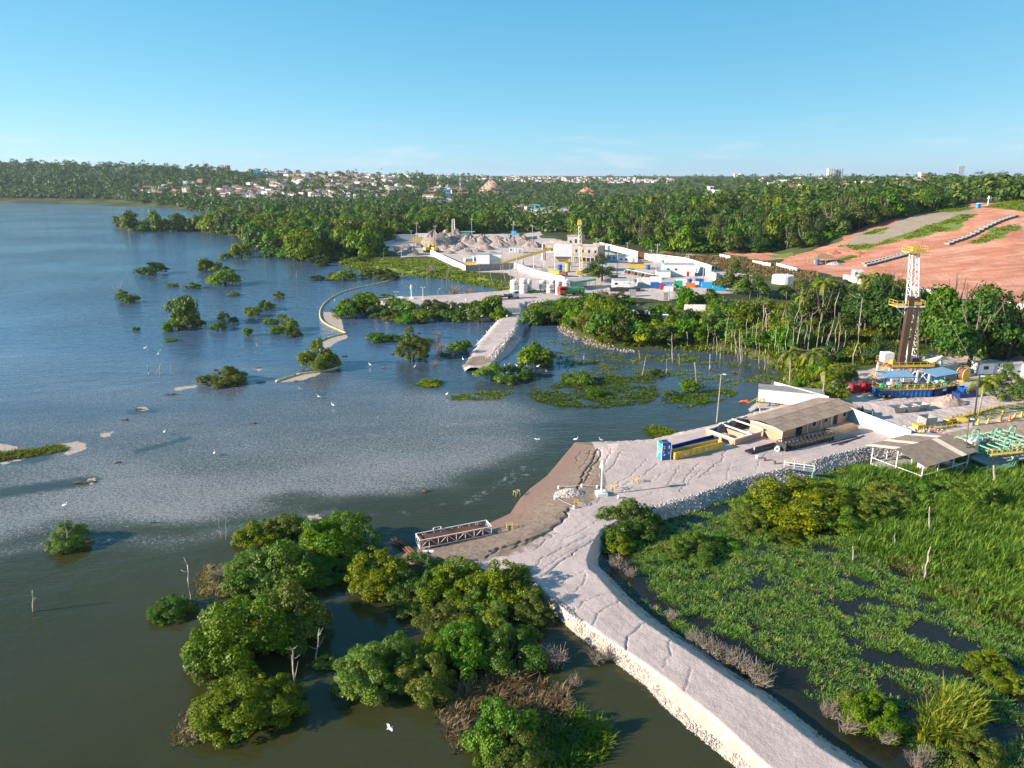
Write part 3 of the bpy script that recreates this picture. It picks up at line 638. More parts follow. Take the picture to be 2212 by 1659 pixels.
def stems(seed, n, h=.5, spread=.3, r=.018, tr=0.):
    rs = random.Random(seed); mb = MB()
    if tr: mb.path([(0, 0, -.12), (.01, 0, h * .3), (rs.uniform(-.03, .03), rs.uniform(-.03, .03), h * .75)], tr, 6, tr * .55)
    for i in range(n):
        a = 6.283 * i / n + rs.random(); q = spread * rs.uniform(.5, 1); z0 = -.08 if not tr else h * rs.uniform(.3, .6)
        mb.path([(0.03 * math.cos(a), .03 * math.sin(a), z0), (q * .45 * math.cos(a + .3), q * .45 * math.sin(a + .3), h * .55), (q * math.cos(a), q * math.sin(a), h * rs.uniform(.8, 1.15))], r, 5, r * .35)
    return mb.mesh('trunk', BARK, True)
NEAR = [(crown('crown', (LEAF, LEAF, LEAF_Y, LEAF, LEAF)[i], 100 + i, 100, 21000, .030, flat=(.80, .62, .74, .9, .7)[i], lr=(.045, .135), spread=.42), stems(i, 6, .30)) for i in range(5)]
MID = [(crown('crown', (LEAF, LEAF, LEAF_Y, LEAF_D)[i], 200 + i, 36, 3400, .066, flat=(.72, .58, .68, .85)[i], lr=(.07, .18), spread=.40), stems(10 + i, 5, .30)) for i in range(4)]
TALL = [(crown('crown', LEAF_D if i < 3 else LEAF, 300 + i, 34, 7000, .052, flat=1.0, spread=.42, lr=(.10, .21), base=.14), stems(20 + i, 6, .75, .33, .016, .035)) for i in range(4)]
FARP = [(crown('crown', LEAF_D if i % 2 else LEAF, 400 + i, 13, 1100, .10, flat=.95, lr=(.13, .26), base=.02, rnd=.2), stems(30 + i, 3, .5, .2, .02, .04)) for i in range(4)]
NPUT = [0]
def tree(name, label, pos, width, height, protos, rs, group=None, cat='tree', kidx=None, mat=None):
    """width and height in metres"""
    cr, tr = protos[rs.randrange(len(protos)) if kidx is None else kidx]
    fl = max(v.co.z for v in cr.vertices) if not cr.get('h') else cr['h']; cr['h'] = fl
    o = T(name, label, cat, pos, rs.uniform(0, 6.28), group, (width, width, height / fl))
    link('crown', cr, o); link('trunk', tr, o); NPUT[0] += 1
    return o
RS = random.Random(7)
GROW = {'broadleaf_tree': 1.08, 'mangrove_tree': 1.1}
def plant_row(spec, region, name, desc, protos, group, cat='tree', hr=.72, kidx=None):
    """spec rows: px, py (front foot), width in picture units [, height ratio]"""
    spec = sorted(spec); a = np.array([s[:2] for s in spec], float); pos = hits(a[:, 0], a[:, 1])
    for i, s in enumerate(spec):
        p = Vector(pos[i]); w = s[2] / ppm(p) * GROW.get(name, 1.12); h = w * (s[3] if len(s) > 3 else hr) * (.86 if 'thicket' in region else 1) * RS.uniform(.92, 1.08)
        d = Vector((p.x, p.y, 0)).normalized() * w * .36; p = Vector((p.x + d.x, p.y + d.y, 0)); p.z = max(gz(p.x, p.y), -.05) - .02
        big = 'big ' if w > 9 else 'small ' if w < 3.5 else ''
        tree(name, f'{big}{desc} {region}{nth(i, len(spec))}', p, w, h, protos, RS, group, cat, kidx)

FG = [(690, 1268, 105, .55), (765, 1262, 80, .5), (565, 1182, 100, .55), (620, 1165, 80, .6), (742, 1212, 150, .62), (700, 1190, 90, .6), (600, 1300, 170, .75), (550, 1258, 100, .7), (812, 1290, 125, .75), (905, 1285, 130, .62), (990, 1330, 160, .68), 
      (1085, 1325, 150, .72), (1150, 1352, 95, .85), (530, 1472, 215, .72), (620, 1412, 170, .85), (480, 1478, 120, .7), (530, 1592, 175, .68), (600, 1562, 120, .7), (800, 1522, 145, .85), (860, 1475, 120, .8), (925, 1518, 110, .9), (1000, 1462, 130, .75), (1105, 1462, 135, .75),
      (1050, 1420, 110, .75), (960, 1400, 120, .7), (1085, 1655, 150, 1.0), (1120, 1690, 130, .7), (900, 1330, 110, .6), (1040, 1350, 110, .6), (950, 1450, 110, .6), (580, 1380, 130, .7), (460, 1440, 90, .6), (640, 1240, 90, .6), (1130, 1410, 80, .6), (1160, 1310, 60, .6), (705, 1445, 50, .4)]
plant_row(FG, 'in the flooded foreground thicket', 'mangrove_tree', 'green leafy mangrove', NEAR, 'mangroves of the foreground thicket', hr=.6)
plant_row([(378, 1342, 84, .5), (150, 1188, 86, .55)], 'alone in the olive water', 'mangrove_bush', 'rounded green mangrove bush', NEAR, 'lone bushes in the near water', 'bush', kidx=3)
plant_row([(485, 835, 86, .45), (690, 802, 78, .75), (890, 782, 64, 1.15)], 'amid open grey water', 'mangrove_bush', 'leafy mangrove bush', NEAR, 'bushes in the middle water', 'bush')
ISL = [(328, 595, 56, .45), (375, 620, 22, .4), (418, 625, 34, .4), (263, 640, 26, .5), (280, 657, 42, .42), (445, 588, 34, .8), (470, 588, 40, .5), (488, 618, 64, .5), (443, 580, 26, .6), (400, 706, 66, .95), (420, 712, 40, .8), (370, 716, 44, .45), (388, 712, 40, .6),
       (505, 640, 26, .35), (575, 671, 38, .5), (603, 645, 26, .55), (483, 692, 26, .6), (545, 686, 32, .7), (471, 716, 32, .55), (588, 701, 32, .3), (628, 716, 44, .55), (600, 722, 36, .4), (634, 728, 36, .5), (536, 727, 20, .8), (505, 700, 20, .7), (578, 695, 18, .4), (610, 690, 20, .5),
       (295, 714, 14, .5), (368, 738, 26, .25), (520, 558, 44, .6), (490, 560, 26, .5), (515, 545, 30, .6), (685, 606, 30, .3), (712, 606, 18, .4), (745, 607, 50, .4), (800, 600, 46, .4), (832, 606, 52, .42), (720, 600, 24, .4)]
plant_row(ISL, 'standing in the open lagoon', 'mangrove_bush', 'round dark mangrove bush', MID, 'small bushes scattered in the lagoon', 'bush')
MP = [(748, 690, 50, .6), (780, 682, 52, .55), (800, 676, 48, .55), (822, 690, 54, .5), (850, 672, 46, .5), (845, 695, 44, .5), (875, 678, 56, .5), (880, 700, 46, .4), (905, 690, 40, .5), (918, 698, 46, .5), (935, 676, 50, .5), (955, 692, 40, .5), (965, 675, 44, .5), (985, 697, 44, .5), (1005, 684, 46, .55), (1020, 698, 40, .6), (1040, 690, 56, .7), (1062, 688, 52, .85), (1080, 697, 44, .75), (1000, 672, 30, .5),
      (760, 670, 40, .6), (790, 660, 60, .4), (830, 652, 50, .3), (1145, 705, 44, .7), (1165, 703, 44, .65), (1190, 702, 44, .55), (1215, 698, 40, .5), (735, 678, 30, .6), (1030, 672, 34, .5)]
plant_row(MP, 'below the middle gravel pad', 'mangrove_shrub', 'bright green mangrove shrub', MID, 'shrubs fringing the middle pad', 'shrub')
CW = [(1150, 800, 70, .75), (1065, 826, 70, .55), (1120, 822, 56, .55), (1180, 782, 44, .6), (1160, 770, 40, .5), (1095, 832, 40, .4), (985, 765, 40, .6), (1005, 758, 30, .7), (930, 835, 50, .22), (1255, 832, 60, .4), (1225, 826, 40, .3), (1285, 858, 44, .35), (1490, 850, 52, .45), (1450, 862, 34, .4), (1415, 815, 36, .4), (960, 770, 20, .3), (905, 748, 60, .25), (860, 738, 40, .3), (820, 740, 60, .25)]
plant_row(CW, 'in shallow water near the short causeway', 'swamp_bush', 'ragged olive green bush', MID, 'bushes in the shallows near the causeway', 'bush')
PEN = [(1245, 700, 50, .7), (1270, 715, 60, .8), (1300, 735, 66, .8), (1330, 745, 70, .8), (1260, 680, 60, .7), (1300, 690, 66, .75), (1340, 705, 60, .7), (1370, 740, 60, .75), (1390, 752, 54, .7), (1410, 740, 56, .7), (1440, 748, 56, .6), (1350, 680, 50, .6), (1400, 700, 54, .6), (1450, 715, 50, .6), (1480, 735, 60, .6), (1490, 700, 50, .6), (1520, 745, 56, .6), (1540, 715, 60, .7), (1570, 740, 56, .7), (1560, 690, 60, .7), (1600, 755, 60, .7), (1610, 715, 66, .8), (1640, 760, 60, .7),
       (1640, 700, 60, .8), (1500, 670, 44, .7), (1530, 660, 44, .8), (1480, 672, 50, .9), (1595, 690, 50, .7), (1430, 685, 44, .5), (1225, 665, 40, .5), (1340, 660, 44, .6), (1290, 662, 44, .5), (1655, 735, 50, .8), (1690, 770, 60, .9), (1680, 740, 60, .9), (1230, 715, 30, .6)]
plant_row(PEN, 'on the overgrown spit behind the inlet', 'leafy_tree', 'bright bushy tree', MID + TALL[3:], 'bushy trees of the overgrown spit')
RT = [(1590, 640, 80, .95), (1620, 650, 60, .9), (1715, 650, 60, .8), (1735, 700, 70, 1.0), (1770, 720, 80, 1.1), (1800, 690, 70, 1.0), (1820, 745, 70, 1.0), (1840, 680, 70, .9), (1850, 720, 80, 1.0), (1880, 660, 70, .8), (1905, 745, 130, 1.05), (1895, 700, 90, 1.0), (1900, 790, 70, .9), (1780, 640, 50, .7), (1820, 640, 50, .7), (1920, 650, 70, .8), (1965, 705, 90, .9), (2035, 735, 110, .85),
      (2090, 750, 140, .9), (2090, 805, 150, 1.1), (2150, 785, 150, 1.05), (2170, 805, 140, 1.1), (2040, 780, 130, 1.1), (2212, 780, 150, 1.05), (2270, 800, 130, .8), (2000, 750, 90, .85), (2080, 710, 70, .7), (1700, 720, 50, 1.0), (1750, 745, 56, 1.0), (1980, 800, 60, .9), (1720, 760, 60, .9), (1790, 790, 60, .8), (2350, 820, 150, .8)]
plant_row(RT, 'around the drilling pad', 'broadleaf_tree', 'dense dark broadleaf tree', TALL, 'broadleaf trees round the drilling pad')
plant_row([(1300, 612, 66, .85)], 'beside the industrial yard', 'broadleaf_tree', 'spreading olive tree', TALL, None, kidx=2)
plant_row([(1800, 868, 60, 1.0), (1725, 862, 60, .6), (1690, 856, 50, .5), (1760, 862, 50, .6), (1775, 820, 50, .8), (2165, 868, 70, 1.15), (1830, 830, 40, .9)], 'beside the white wall', 'garden_tree', 'light green young tree', NEAR, 'young trees by the rig pad')
SW = [(1350, 1170, 120, .6), (1330, 1195, 70, .5), (1385, 1150, 80, .6), (1700, 1140, 190, .42), (1650, 1132, 120, .42), (1775, 1115, 130, .45), (1620, 1150, 80, .5), (1790, 1148, 110, .5), (1500, 1212, 100, .45), (1560, 1190, 60, .4), (1860, 1130, 90, .6), (1905, 1090, 80, .5), (1450, 1205, 60, .4), (2130, 1480, 90, .7), (1880, 1590, 110, .6), (1850, 1560, 80, .5), (2055, 1580, 80, .6), (2090, 1655, 110, .5), (2200, 1500, 50, .6), (1690, 1175, 60, .4), (1930, 1110, 70, .5), (1980, 1085, 80, .5), (2040, 1090, 80, .5), (2100, 1100, 80, .6)]
plant_row(SW, 'in the green swamp beside the causeway', 'swamp_shrub', 'yellow-green swamp shrub', NEAR[2:3] + NEAR[:2], 'shrubs of the swamp', 'shrub')

# ------------------------------------------------------------------ the woods behind
def scatter(poly, n, seed, mind):
    """n places inside a picture polygon, spread evenly over the picture"""
    rs = np.random.RandomState(seed); q = np.array(poly, float); out = []
    cand = np.stack([rs.uniform(q[:, 0].min(), q[:, 0].max(), n * 14), rs.uniform(q[:, 1].min(), q[:, 1].max(), n * 14)], 1)
    cand = cand[inside(cand[:, 0], cand[:, 1], q)]
    for c_ in cand:
        if len(out) >= n: break
        if all((c_[0] - o[0]) ** 2 + ((c_[1] - o[1]) * 2.2) ** 2 > mind ** 2 for o in out[-400:]): out.append(c_)
    return np.array(out)
WOODA = [(250, 490), (330, 488), (440, 490), (480, 470), (700, 470), (900, 475), (1000, 490), (1100, 496), (1100, 502), (900, 508), (815, 518), (820, 540), (790, 552), (740, 556), (690, 560), (640, 568), (560, 545), (520, 520), (440, 502), (255, 500)]
WOODB = [(1240, 512), (1270, 480), (1400, 470), (1560, 462), (1750, 470), (1900, 462), (2050, 450), (2110, 440), (2040, 452), (1900, 480), (1820, 505), (1740, 535), (1640, 545), (1560, 548), (1480, 546), (1400, 538), (1300, 528)]
MARKS = [(250, 495, 'the spit tip'), (430, 485, 'the lagoon spit'), (560, 520, 'the flooded channels'), (640, 490, 'the village slope'), (780, 490, 'the palm grove'), (760, 550, 'the marsh meadow'), (900, 500, 'the grey containers'), (1040, 495, 'the gravel heaps'), (620, 560, 'the lagoon edge'),
         (1280, 500, 'the yard tower'), (1400, 530, 'the white yard wall'), (1420, 480, 'the valley road'), (1560, 540, 'the dry grass strip'), (1560, 475, 'the white block'), (1700, 530, 'the red cutting'), (1700, 475, 'the ridge top'), (1850, 490, 'the slope road'), (1880, 465, 'the crest houses'), (2030, 452, 'the grey terrace')]
def near_labels(a, desc):
    mk = np.array([q[:2] for q in MARKS], float); idx = [int(np.argmin((mk[:, 0] - x) ** 2 + (2 * (mk[:, 1] - y)) ** 2)) for x, y in a]; out = [''] * len(a)
    for m_ in set(idx):
        mem = sorted([i for i in range(len(a)) if idx[i] == m_], key=lambda i: a[i][0])
        for k, i in enumerate(mem): out[i] = f'{desc} near {MARKS[m_][2]}{nth(k, len(mem))}'
    return out
def wood(poly, n, seed, mind, name, desc, group, wm, hr, protos, kidx=None):
    a = scatter(poly, n, seed, mind); pos = hits(a[:, 0], a[:, 1]); rs = random.Random(seed)
    lab = near_labels(a, desc)
    for p, dl in zip(pos, lab):
        w = rs.uniform(*wm); tree(name, dl, (p[0], p[1], max(p[2], -.1) - .2), w, w * rs.uniform(*hr), protos, rs, group, 'tree', kidx)
    return pos
MARSH = [(600, 545), (700, 540), (800, 548), (835, 552), (800, 566), (720, 575), (660, 578), (620, 560)]
wood(WOODA, 210, 5, 9, 'mangrove_tree', 'grey-green wood mangrove', 'mangroves of the far wood', (11, 19), (.75, 1.05), FARP + MID[:2])
wood(MARSH, 34, 6, 11, 'marsh_bush', 'low dense marsh bush', 'bushes at the marsh edge', (5, 9), (.45, .65), MID)
wood(WOODB, 200, 8, 9, 'forest_tree', 'green forest tree', 'trees of the near hill forest', (10, 18), (.85, 1.2), FARP + TALL[:2])

VILL = [W2(q_) for q_ in ([(262, 424), (330, 402), (440, 388), (450, 430), (330, 426)], [(440, 430), (480, 402), (560, 388), (700, 374), (860, 382), (870, 410), (900, 430), (700, 432)], [(1080, 378), (1420, 386), (1420, 398), (1090, 396)], [(915, 402), (1010, 402), (1000, 440), (930, 446)], [(1100, 446), (1240, 460), (1230, 476), (1100, 472)])]
VRS = random.Random(2)
def skips(pos):
    k = np.zeros(len(pos), bool)
    for q_ in VILL: k |= inside(pos[:, 0], pos[:, 1], q_)
    return k & (np.random.RandomState(2).rand(len(pos)) < .62) | (pos[:, 1] > 9000)
def far_mass(name, label, polys, counts, seed, size, mat, nproto=6, hr=(.7, 1.0)):
    """far woodland: thousands of crowns and their trunks joined as one mass"""
    rs = np.random.RandomState(seed); pr = [crown_arrays(900 + seed * 10 + i, 7, 120, .20, flat=.9, lr=(.18, .32), base=.0, rnd=.12)[0] for i in range(nproto)]
    VV = []
    for poly, n in zip(polys, counts):
        q = np.array(poly, float); c_ = np.stack([rs.uniform(q[:, 0].min(), q[:, 0].max(), n * 4), rs.uniform(q[:, 1].min(), q[:, 1].max(), n * 4)], 1)
        c_ = c_[inside(c_[:, 0], c_[:, 1], q)][:n]; pos = hits(c_[:, 0], c_[:, 1])
        for p in pos[~skips(pos)]:
            V = pr[rs.randint(nproto)]; a = rs.rand() * 6.283; w = rs.uniform(*size) * (1 + .25 * (p[1] > 1500)); h = w * rs.uniform(*hr)
            ca, sa = math.cos(a) * w, math.sin(a) * w
            VV.append(np.stack([V[:, 0] * ca - V[:, 1] * sa + p[0], V[:, 0] * sa + V[:, 1] * ca + p[1], V[:, 2] * h + p[2] - .4], 1))
    V = np.concatenate(VV); kind(link(name, mesh_np(name, V, np.arange(len(V)).reshape(-1, 4), mat)), 'stuff', label)
far_mass('far_woods', 'far wooded hills and valley behind the lagoon', [
    [(-120, 424), (-120, 352), (0, 352), (350, 362), (420, 392), (330, 425), (232, 431)], [(330, 425), (345, 358), (440, 360), (560, 366), (700, 374), (1000, 383), (1240, 390), (1240, 505), (1100, 498), (900, 478), (700, 472), (480, 468), (440, 458), (300, 438)],
    [(1240, 385), (1700, 388), (2330, 388), (2330, 430), (2130, 436), (2000, 452), (1750, 464), (1500, 458), (1400, 466), (1270, 478), (1240, 505)], [(-120, 352), (2330, 380), (2330, 390), (1240, 388), (350, 368), (-120, 356)], [(-120, 429), (-120, 414), (230, 418), (430, 436), (450, 454), (380, 446), (300, 437), (230, 430), (150, 427)]],
    (900, 2100, 1300, 500, 420), 3, (8, 21), LEAF_FAR)
far_mass('mangrove_mass', 'dense mangrove canopy filling the wood beyond the lagoon', [WOODA, WOODB], (420, 420), 4, (8, 14), LEAF_D, hr=(.6, .9))
# ------------------------------------------------------------------ grass, reeds, floating weed (too many to count)
def blades(name, label, pts, per, hgt, spread, width, mat, seed, lean=.35, hv=.45, kd='stuff'):
    """tufts of bent two-piece blades at (x, y, z) points"""
    rs = np.random.RandomState(seed); pts = np.asarray(pts); n = len(pts) * per; c_ = np.repeat(pts, per, 0)
    hs = np.repeat(hgt * (1 - hv + 2 * hv * rs.rand(len(pts))) * (.45 + 1.1 * vnoise(pts[:, 0] / (hgt * 4), pts[:, 1] / (hgt * 3), seed + 5, 2)), per) * (.6 + .5 * rs.rand(n)); a = rs.rand(n) * 6.283; r = spread * np.sqrt(rs.rand(n))
    b0 = c_ + np.stack([r * np.cos(a), r * np.sin(a), np.full(n, -.05)], 1)
    la = a + rs.randn(n) * .8; ln = hs * lean * (.4 + rs.rand(n)); w = width * (.7 + .6 * rs.rand(n))
    dx = np.stack([np.cos(la), np.sin(la), np.zeros(n)], 1); sd_ = np.stack([-np.sin(la), np.cos(la), np.zeros(n)], 1) * w[:, None] * .5
    m_ = b0 + dx * (ln * .3)[:, None]; m_[:, 2] += hs * .62; t_ = b0 + dx * ln[:, None]; t_[:, 2] += hs * (.98 - .25 * rs.rand(n))
    V = np.stack([b0 - sd_, b0 + sd_, m_ + sd_ * .9, m_ - sd_ * .9, t_ + sd_ * .25, t_ - sd_ * .25], 1).reshape(-1, 3); i = np.arange(n)[:, None] * 6
    F_ = np.concatenate([i + [[0, 1, 2, 3]], i + [[3, 2, 4, 5]]])
    o = link(name, mesh_np(name, V, F_, mat)); kind(o, kd, label); return o
def fill(poly, dens, seed, thr=None, sc=2.2, zmin=-.05, stretch=(1, 1)):
    """random points of a ground polygon (picture corners), kept where a clump noise is high"""
    w = W2(poly) if not isinstance(poly, np.ndarray) else poly; rs = np.random.RandomState(seed); x0, y0 = w.min(0); x1, y1 = w.max(0)
    n = int((x1 - x0) * (y1 - y0) * dens); x = rs.uniform(x0, x1, n); y = rs.uniform(y0, y1, n); k = inside(x, y, w); x, y = x[k], y[k]
    if thr is not None:
        th = thr(x, y) if callable(thr) else thr; k = vnoise(x / sc / stretch[0], y / sc / stretch[1], seed) > th; x, y = x[k], y[k]
    z = np.maximum(gfast(x, y), zmin); return np.stack([x, y, z], 1)
sg = fill(SWAMP, 7.5, 70, lambda x, y: .33 + .10 * sstep(75, 48, y) + .25 * sstep(5.5, 1.5, -sd(x, y, TOE)) + .05 * sstep(24, 34, x) * sstep(62, 50, y) - .10 * sstep(78, 92, y), 1.9, stretch=(1.5, 1))
blades('swamp_grass', 'bright green swamp grass in tussocks beside the causeway', sg, 15, .36, .42, .05, GRASS, 1, .8)
sg2 = sg[np.random.RandomState(4).rand(len(sg)) < .07]
blades('dry_swamp_grass', 'straw-coloured blades mixed into the swamp grass', sg2, 12, .36, .4, .05, STRAW, 2, .9)
rb = fill(REEDBED, 2.6, 71, lambda x, y: .18 + .25 * sstep(1.5, -.5, sd(x, y, REEDBED)), 3)
blades('reed_bed', 'tall green reed bed filling the swamp behind the dark pool', rb, 16, 1.25, .6, .085, REED, 3, .55)
edge = P2([(1930, 1215), (1990, 1262), (2100, 1312), (2212, 1362), (2500, 1470), (2500, 1450), (2212, 1345), (2110, 1300), (2000, 1250), (1940, 1200)])
blades('straw_edge', 'dry straw fringe along the edge of the reed bed', fill(edge, 4.5, 72), 12, .8, .5, .09, STRAW, 5, .9)
blades('tall_reed_clump', 'tall reed clump standing alone in the dark swamp pool', fill([(1990, 1600), (2000, 1540), (2060, 1520), (2110, 1530), (2110, 1590), (2060, 1620)], 9, 73), 13, 1.7, .5, .10, REED, 6, .5)
mg = fill([(1780, 1030), (1900, 1000), (1960, 995), (2050, 1010), (2000, 1045), (1900, 1060), (1800, 1075)], 7, 74)
blades('meadow_grass', 'short lush grass in front of the open shed', mg, 13, .42, .45, .09, GRASS, 7, .5)
blades('dry_reeds', 'dry tan reed clump in the foreground water', fill([(1000, 1500), (1040, 1468), (1130, 1462), (1215, 1495), (1235, 1545), (1150, 1562), (1040, 1545), (960, 1545)], 5.5, 75, .34, 1.6), 13, .75, .5, .08, STRAW, 8, .8)
blades('shaded_reeds', 'grey-green reeds beside the dry clump in the foreground', fill([(1160, 1560), (1250, 1540), (1320, 1580), (1300, 1640), (1220, 1690), (1140, 1690), (1110, 1620)], 5, 76), 13, .8, .5, .08, REED, 9, .8)
blades('dead_reed_mat', 'flattened brown reed mat beside the dead snag', fill([(420, 1245), (450, 1222), (495, 1225), (520, 1240), (516, 1280), (470, 1297), (425, 1284)], 7, 77, .3, 1.2), 12, .4, .5, .07, STRAW, 10, 1.2)
blades('dead_reed_mat', 'narrow brown reed mat floating at the bottom of the lagoon', fill([(372, 1600), (392, 1548), (412, 1545), (420, 1560), (414, 1605), (388, 1616)], 10, 78), 12, .35, .45, .07, STRAW, 11, 1.3)
blades('brown_reeds', 'brown drowned reeds left of the dry clump', fill([(930, 1550), (985, 1530), (1000, 1560), (1010, 1620), (985, 1625), (960, 1590)], 7, 79, .35, 1.2), 12, .4, .5, .07, STRAW, 12, 1.1)
WD = [([(1140, 850), (1200, 830), (1300, 812), (1400, 812), (1425, 850), (1400, 870), (1300, 882), (1220, 880), (1160, 868)], 5, .36, 'broad floating weed mat in the flooded inlet'),
      ([(1430, 872), (1500, 850), (1565, 838), (1595, 848), (1550, 868), (1470, 882)], 4.5, .42, 'ragged weed mat between the dead trunks and the lamp post'),
      ([(930, 870), (980, 855), (1060, 845), (1112, 846), (1080, 862), (1000, 866)], 4.5, .40, 'thin weed raft off the end of the short causeway'),
      ([(1388, 927), (1420, 920), (1450, 930), (1464, 942), (1440, 950), (1410, 945)], 11, .2, 'small leafy weed raft beside the gravel pad edge'),
      ([(1180, 725), (1330, 765), (1500, 765), (1680, 800), (1680, 835), (1560, 835), (1420, 810), (1250, 815), (1180, 770)], 1.7, .52, 'scattered weed patches across the flooded inlet'),
      ([(-60, 990), (0, 978), (60, 972), (110, 964), (150, 960), (142, 974), (100, 982), (40, 990), (-60, 1006)], 9, .3, 'weedy green bar with pale scum at its tip'),
      ([(895, 832), (920, 824), (950, 824), (952, 832), (920, 838)], 8, .2, 'little weed raft in the open grey water')]
for i, (pl, dn, th, lb) in enumerate(WD):
    blades('floating_weed', lb, fill(pl, dn, 80 + i, th, 2.4, 0., (1.6, 1)), 11, .34, .5, .10, WEED if i != 4 else GRASS, 20 + i, .9)
blades('marsh_grass', 'bright flooded meadow below the long yard wall', fill([(735, 572), (800, 560), (930, 562), (1040, 596), (1110, 622), (1180, 636), (1130, 642), (1060, 622), (950, 602), (860, 594), (790, 588)], .55, 90, .38, 9, 0., (1.6, 1)), 11, .8, 1.3, .42, GRASS, 30, .6)
blades('yellow_grass', 'tall dry yellow grass behind the yard wall', fill([(1430, 548), (1560, 560), (1640, 566), (1770, 592), (1750, 610), (1560, 584), (1430, 562)], .5, 91, .3, 8), 11, 1.5, 1.3, .35, STRAW, 31, .4)
blades('yellow_grass', 'dry grass strip along the foot of the red slope', fill([(1990, 655), (2100, 660), (2212, 672), (2400, 690), (2400, 722), (2212, 700), (2010, 672)], .6, 92, .3, 8), 11, 1.3, 1.2, .3, WEED, 32, .4)
blades('verge_grass', 'grass verge beside the lower edge of the middle pad', fill([(1150, 660), (1230, 648), (1300, 645), (1340, 655), (1300, 672), (1220, 684), (1150, 682)], 1.1, 93, .3, 6), 12, .9, .9, .22, WEED, 33, .5)
blades('scrub_grass', 'rough green undergrowth of the spit and rig surroundings', fill([(1200, 690), (1300, 655), (1450, 660), (1600, 660), (1750, 650), (1900, 650), (2000, 770), (1850, 790), (1730, 850), (1690, 860), (1690, 800), (1600, 765), (1450, 755), (1300, 750)], .55, 94, .3, 9), 11, .9, 1.2, .30, GRASS, 34, .5)
blades('lawn', 'trimmed lawn verge beside the rig pad railing', fill([(2040, 905), (2120, 885), (2212, 870), (2300, 865), (2300, 885), (2212, 893), (2100, 912), (2045, 920)], 9, 95), 9, .18, .35, .08, GRASS, 35, .5)
blades('slope_grass', 'green grass patches on the red slope terraces', np.concatenate([fill(p_, .5, 96 + k, .35, 8) for k, p_ in enumerate(GRS_Z[:6])]), 10, .6, 1.3, .3, GRASS, 36, .5)

# ------------------------------------------------------------------ palms
def frond_mesh(seed, L=1., droop=.55, leaf=.22):
    rs = random.Random(seed); mb = MB(); N = 10; pts = []
    for i in range(N + 1):
        s = i / N; pts.append(Vector((L * (s - .18 * s * s * droop), 0, L * (.62 * s - (.55 + droop) * .75 * s * s))))
    mb.path(pts, .012 * L, 4, .003 * L)
    for i in range(1, N + 1):
        for k in (-1, 1):
            for q in (0, .5):
                p = pts[i - 1].lerp(pts[i], q); l = L * leaf * (1.15 - .75 * abs(i / N - .45)) * rs.uniform(.85, 1.1); d = (pts[i] - pts[i - 1]).normalized(); w = d * L * .028
                e = p + Vector((d.x * l * .55, k * l * .8, d.z * l * .5 - l * .42)); mid = p.lerp(e, .5) + Vector((0, 0, .03 * L))
                mb.add([p - w, p + w, mid + w * .8, mid - w * .8, e], [(0, 1, 2, 3), (3, 2, 4)])
    return mb.mesh('frond', LEAF_P)
FR = [frond_mesh(1, droop=.3), frond_mesh(2, droop=.65), frond_mesh(3, droop=1.0)]
def palm(base, top, label, L=3.4, n=15, r=.16, group='coconut palms'):
    o = T('coconut_palm', label, 'palm', base, 0, group); t = Vector(top) - Vector(base); mb = MB()
    mb.path([(0, 0, -.3), (t.x * .15, t.y * .15, t.z * .35), (t.x * .5, t.y * .5, t.z * .72), (t.x, t.y, t.z)], r * 1.25, 7, r * .7)
    part('trunk', mb, M('palm_trunk', (.34, .30, .25), (.22, .19, .15), 3, .9), o, True)
    for i in range(n):
        f = link('frond', FR[(0, 1, 1, 2, 2)[i % 5]], o, t); f.rotation_euler = (RS.uniform(-.25, .25), RS.uniform(-.55, .15) if i % 5 < 3 else RS.uniform(0, .3), 6.283 * i / n * 2.39 + RS.uniform(-.2, .2)); f.scale = (L * RS.uniform(.85, 1.1),) * 3
    return o
def up_to(base, px, py):
    """the point above a base that shows at a picture point (same distance)"""
    u, y, d = ray(px, py); t = base.y / y; return Vector((float(u * t), base.y, CZ + float(d * t)))
for (bx, by, tx, ty, L, lb) in [(1704, 846, 1707, 763, 3.9, 'leaning coconut palm at the corner of the white wall'), (1778, 856, 1757, 765, 3.7, 'coconut palm behind the young tree by the wall'), (1775, 872, 1783, 800, 2.8, 'short coconut palm beside the rig access'), (1772, 690, 1781, 612, 5.2, 'tall coconut palm with hanging brown fronds over the grove'), (1868, 715, 1868, 598, 4.6, 'tall coconut palm just left of the drilling mast'),
                                (1856, 720, 1884, 607, 4.4, 'coconut palm with pale thin trunk nearest the drilling mast'), (2113, 898, 2126, 825, 3.6, 'coconut palm on the lawn beside the dark lamp post'), (1730, 700, 1738, 640, 3.6, 'small coconut palm deep in the grove'), (1500, 540, 1502, 508, 6, 'palm at the forest edge above the dry grass'), (1440, 535, 1438, 505, 6, 'palm in the forest behind the yard wall'),
                                (1462, 538, 1466, 512, 5, 'low palm below the forest behind the yard wall'), (1415, 470, 1414, 428, 8, 'lone tall palm above the valley forest'), (848, 500, 846, 468, 6, 'palm in the grove behind the heaps, first'), (880, 500, 878, 466, 6, 'palm in the grove behind the heaps, second'), (812, 502, 815, 476, 6, 'palm in the grove behind the heaps, furthest toward the lagoon'), (955, 502, 952, 466, 7, 'palm behind the gravel heaps beside the small mast'), (1868, 470, 1868, 440, 8, 'palm on the forest edge above the terrace')]:
    b = G(bx, by); palm(b, up_to(b, tx, ty), lb, L)

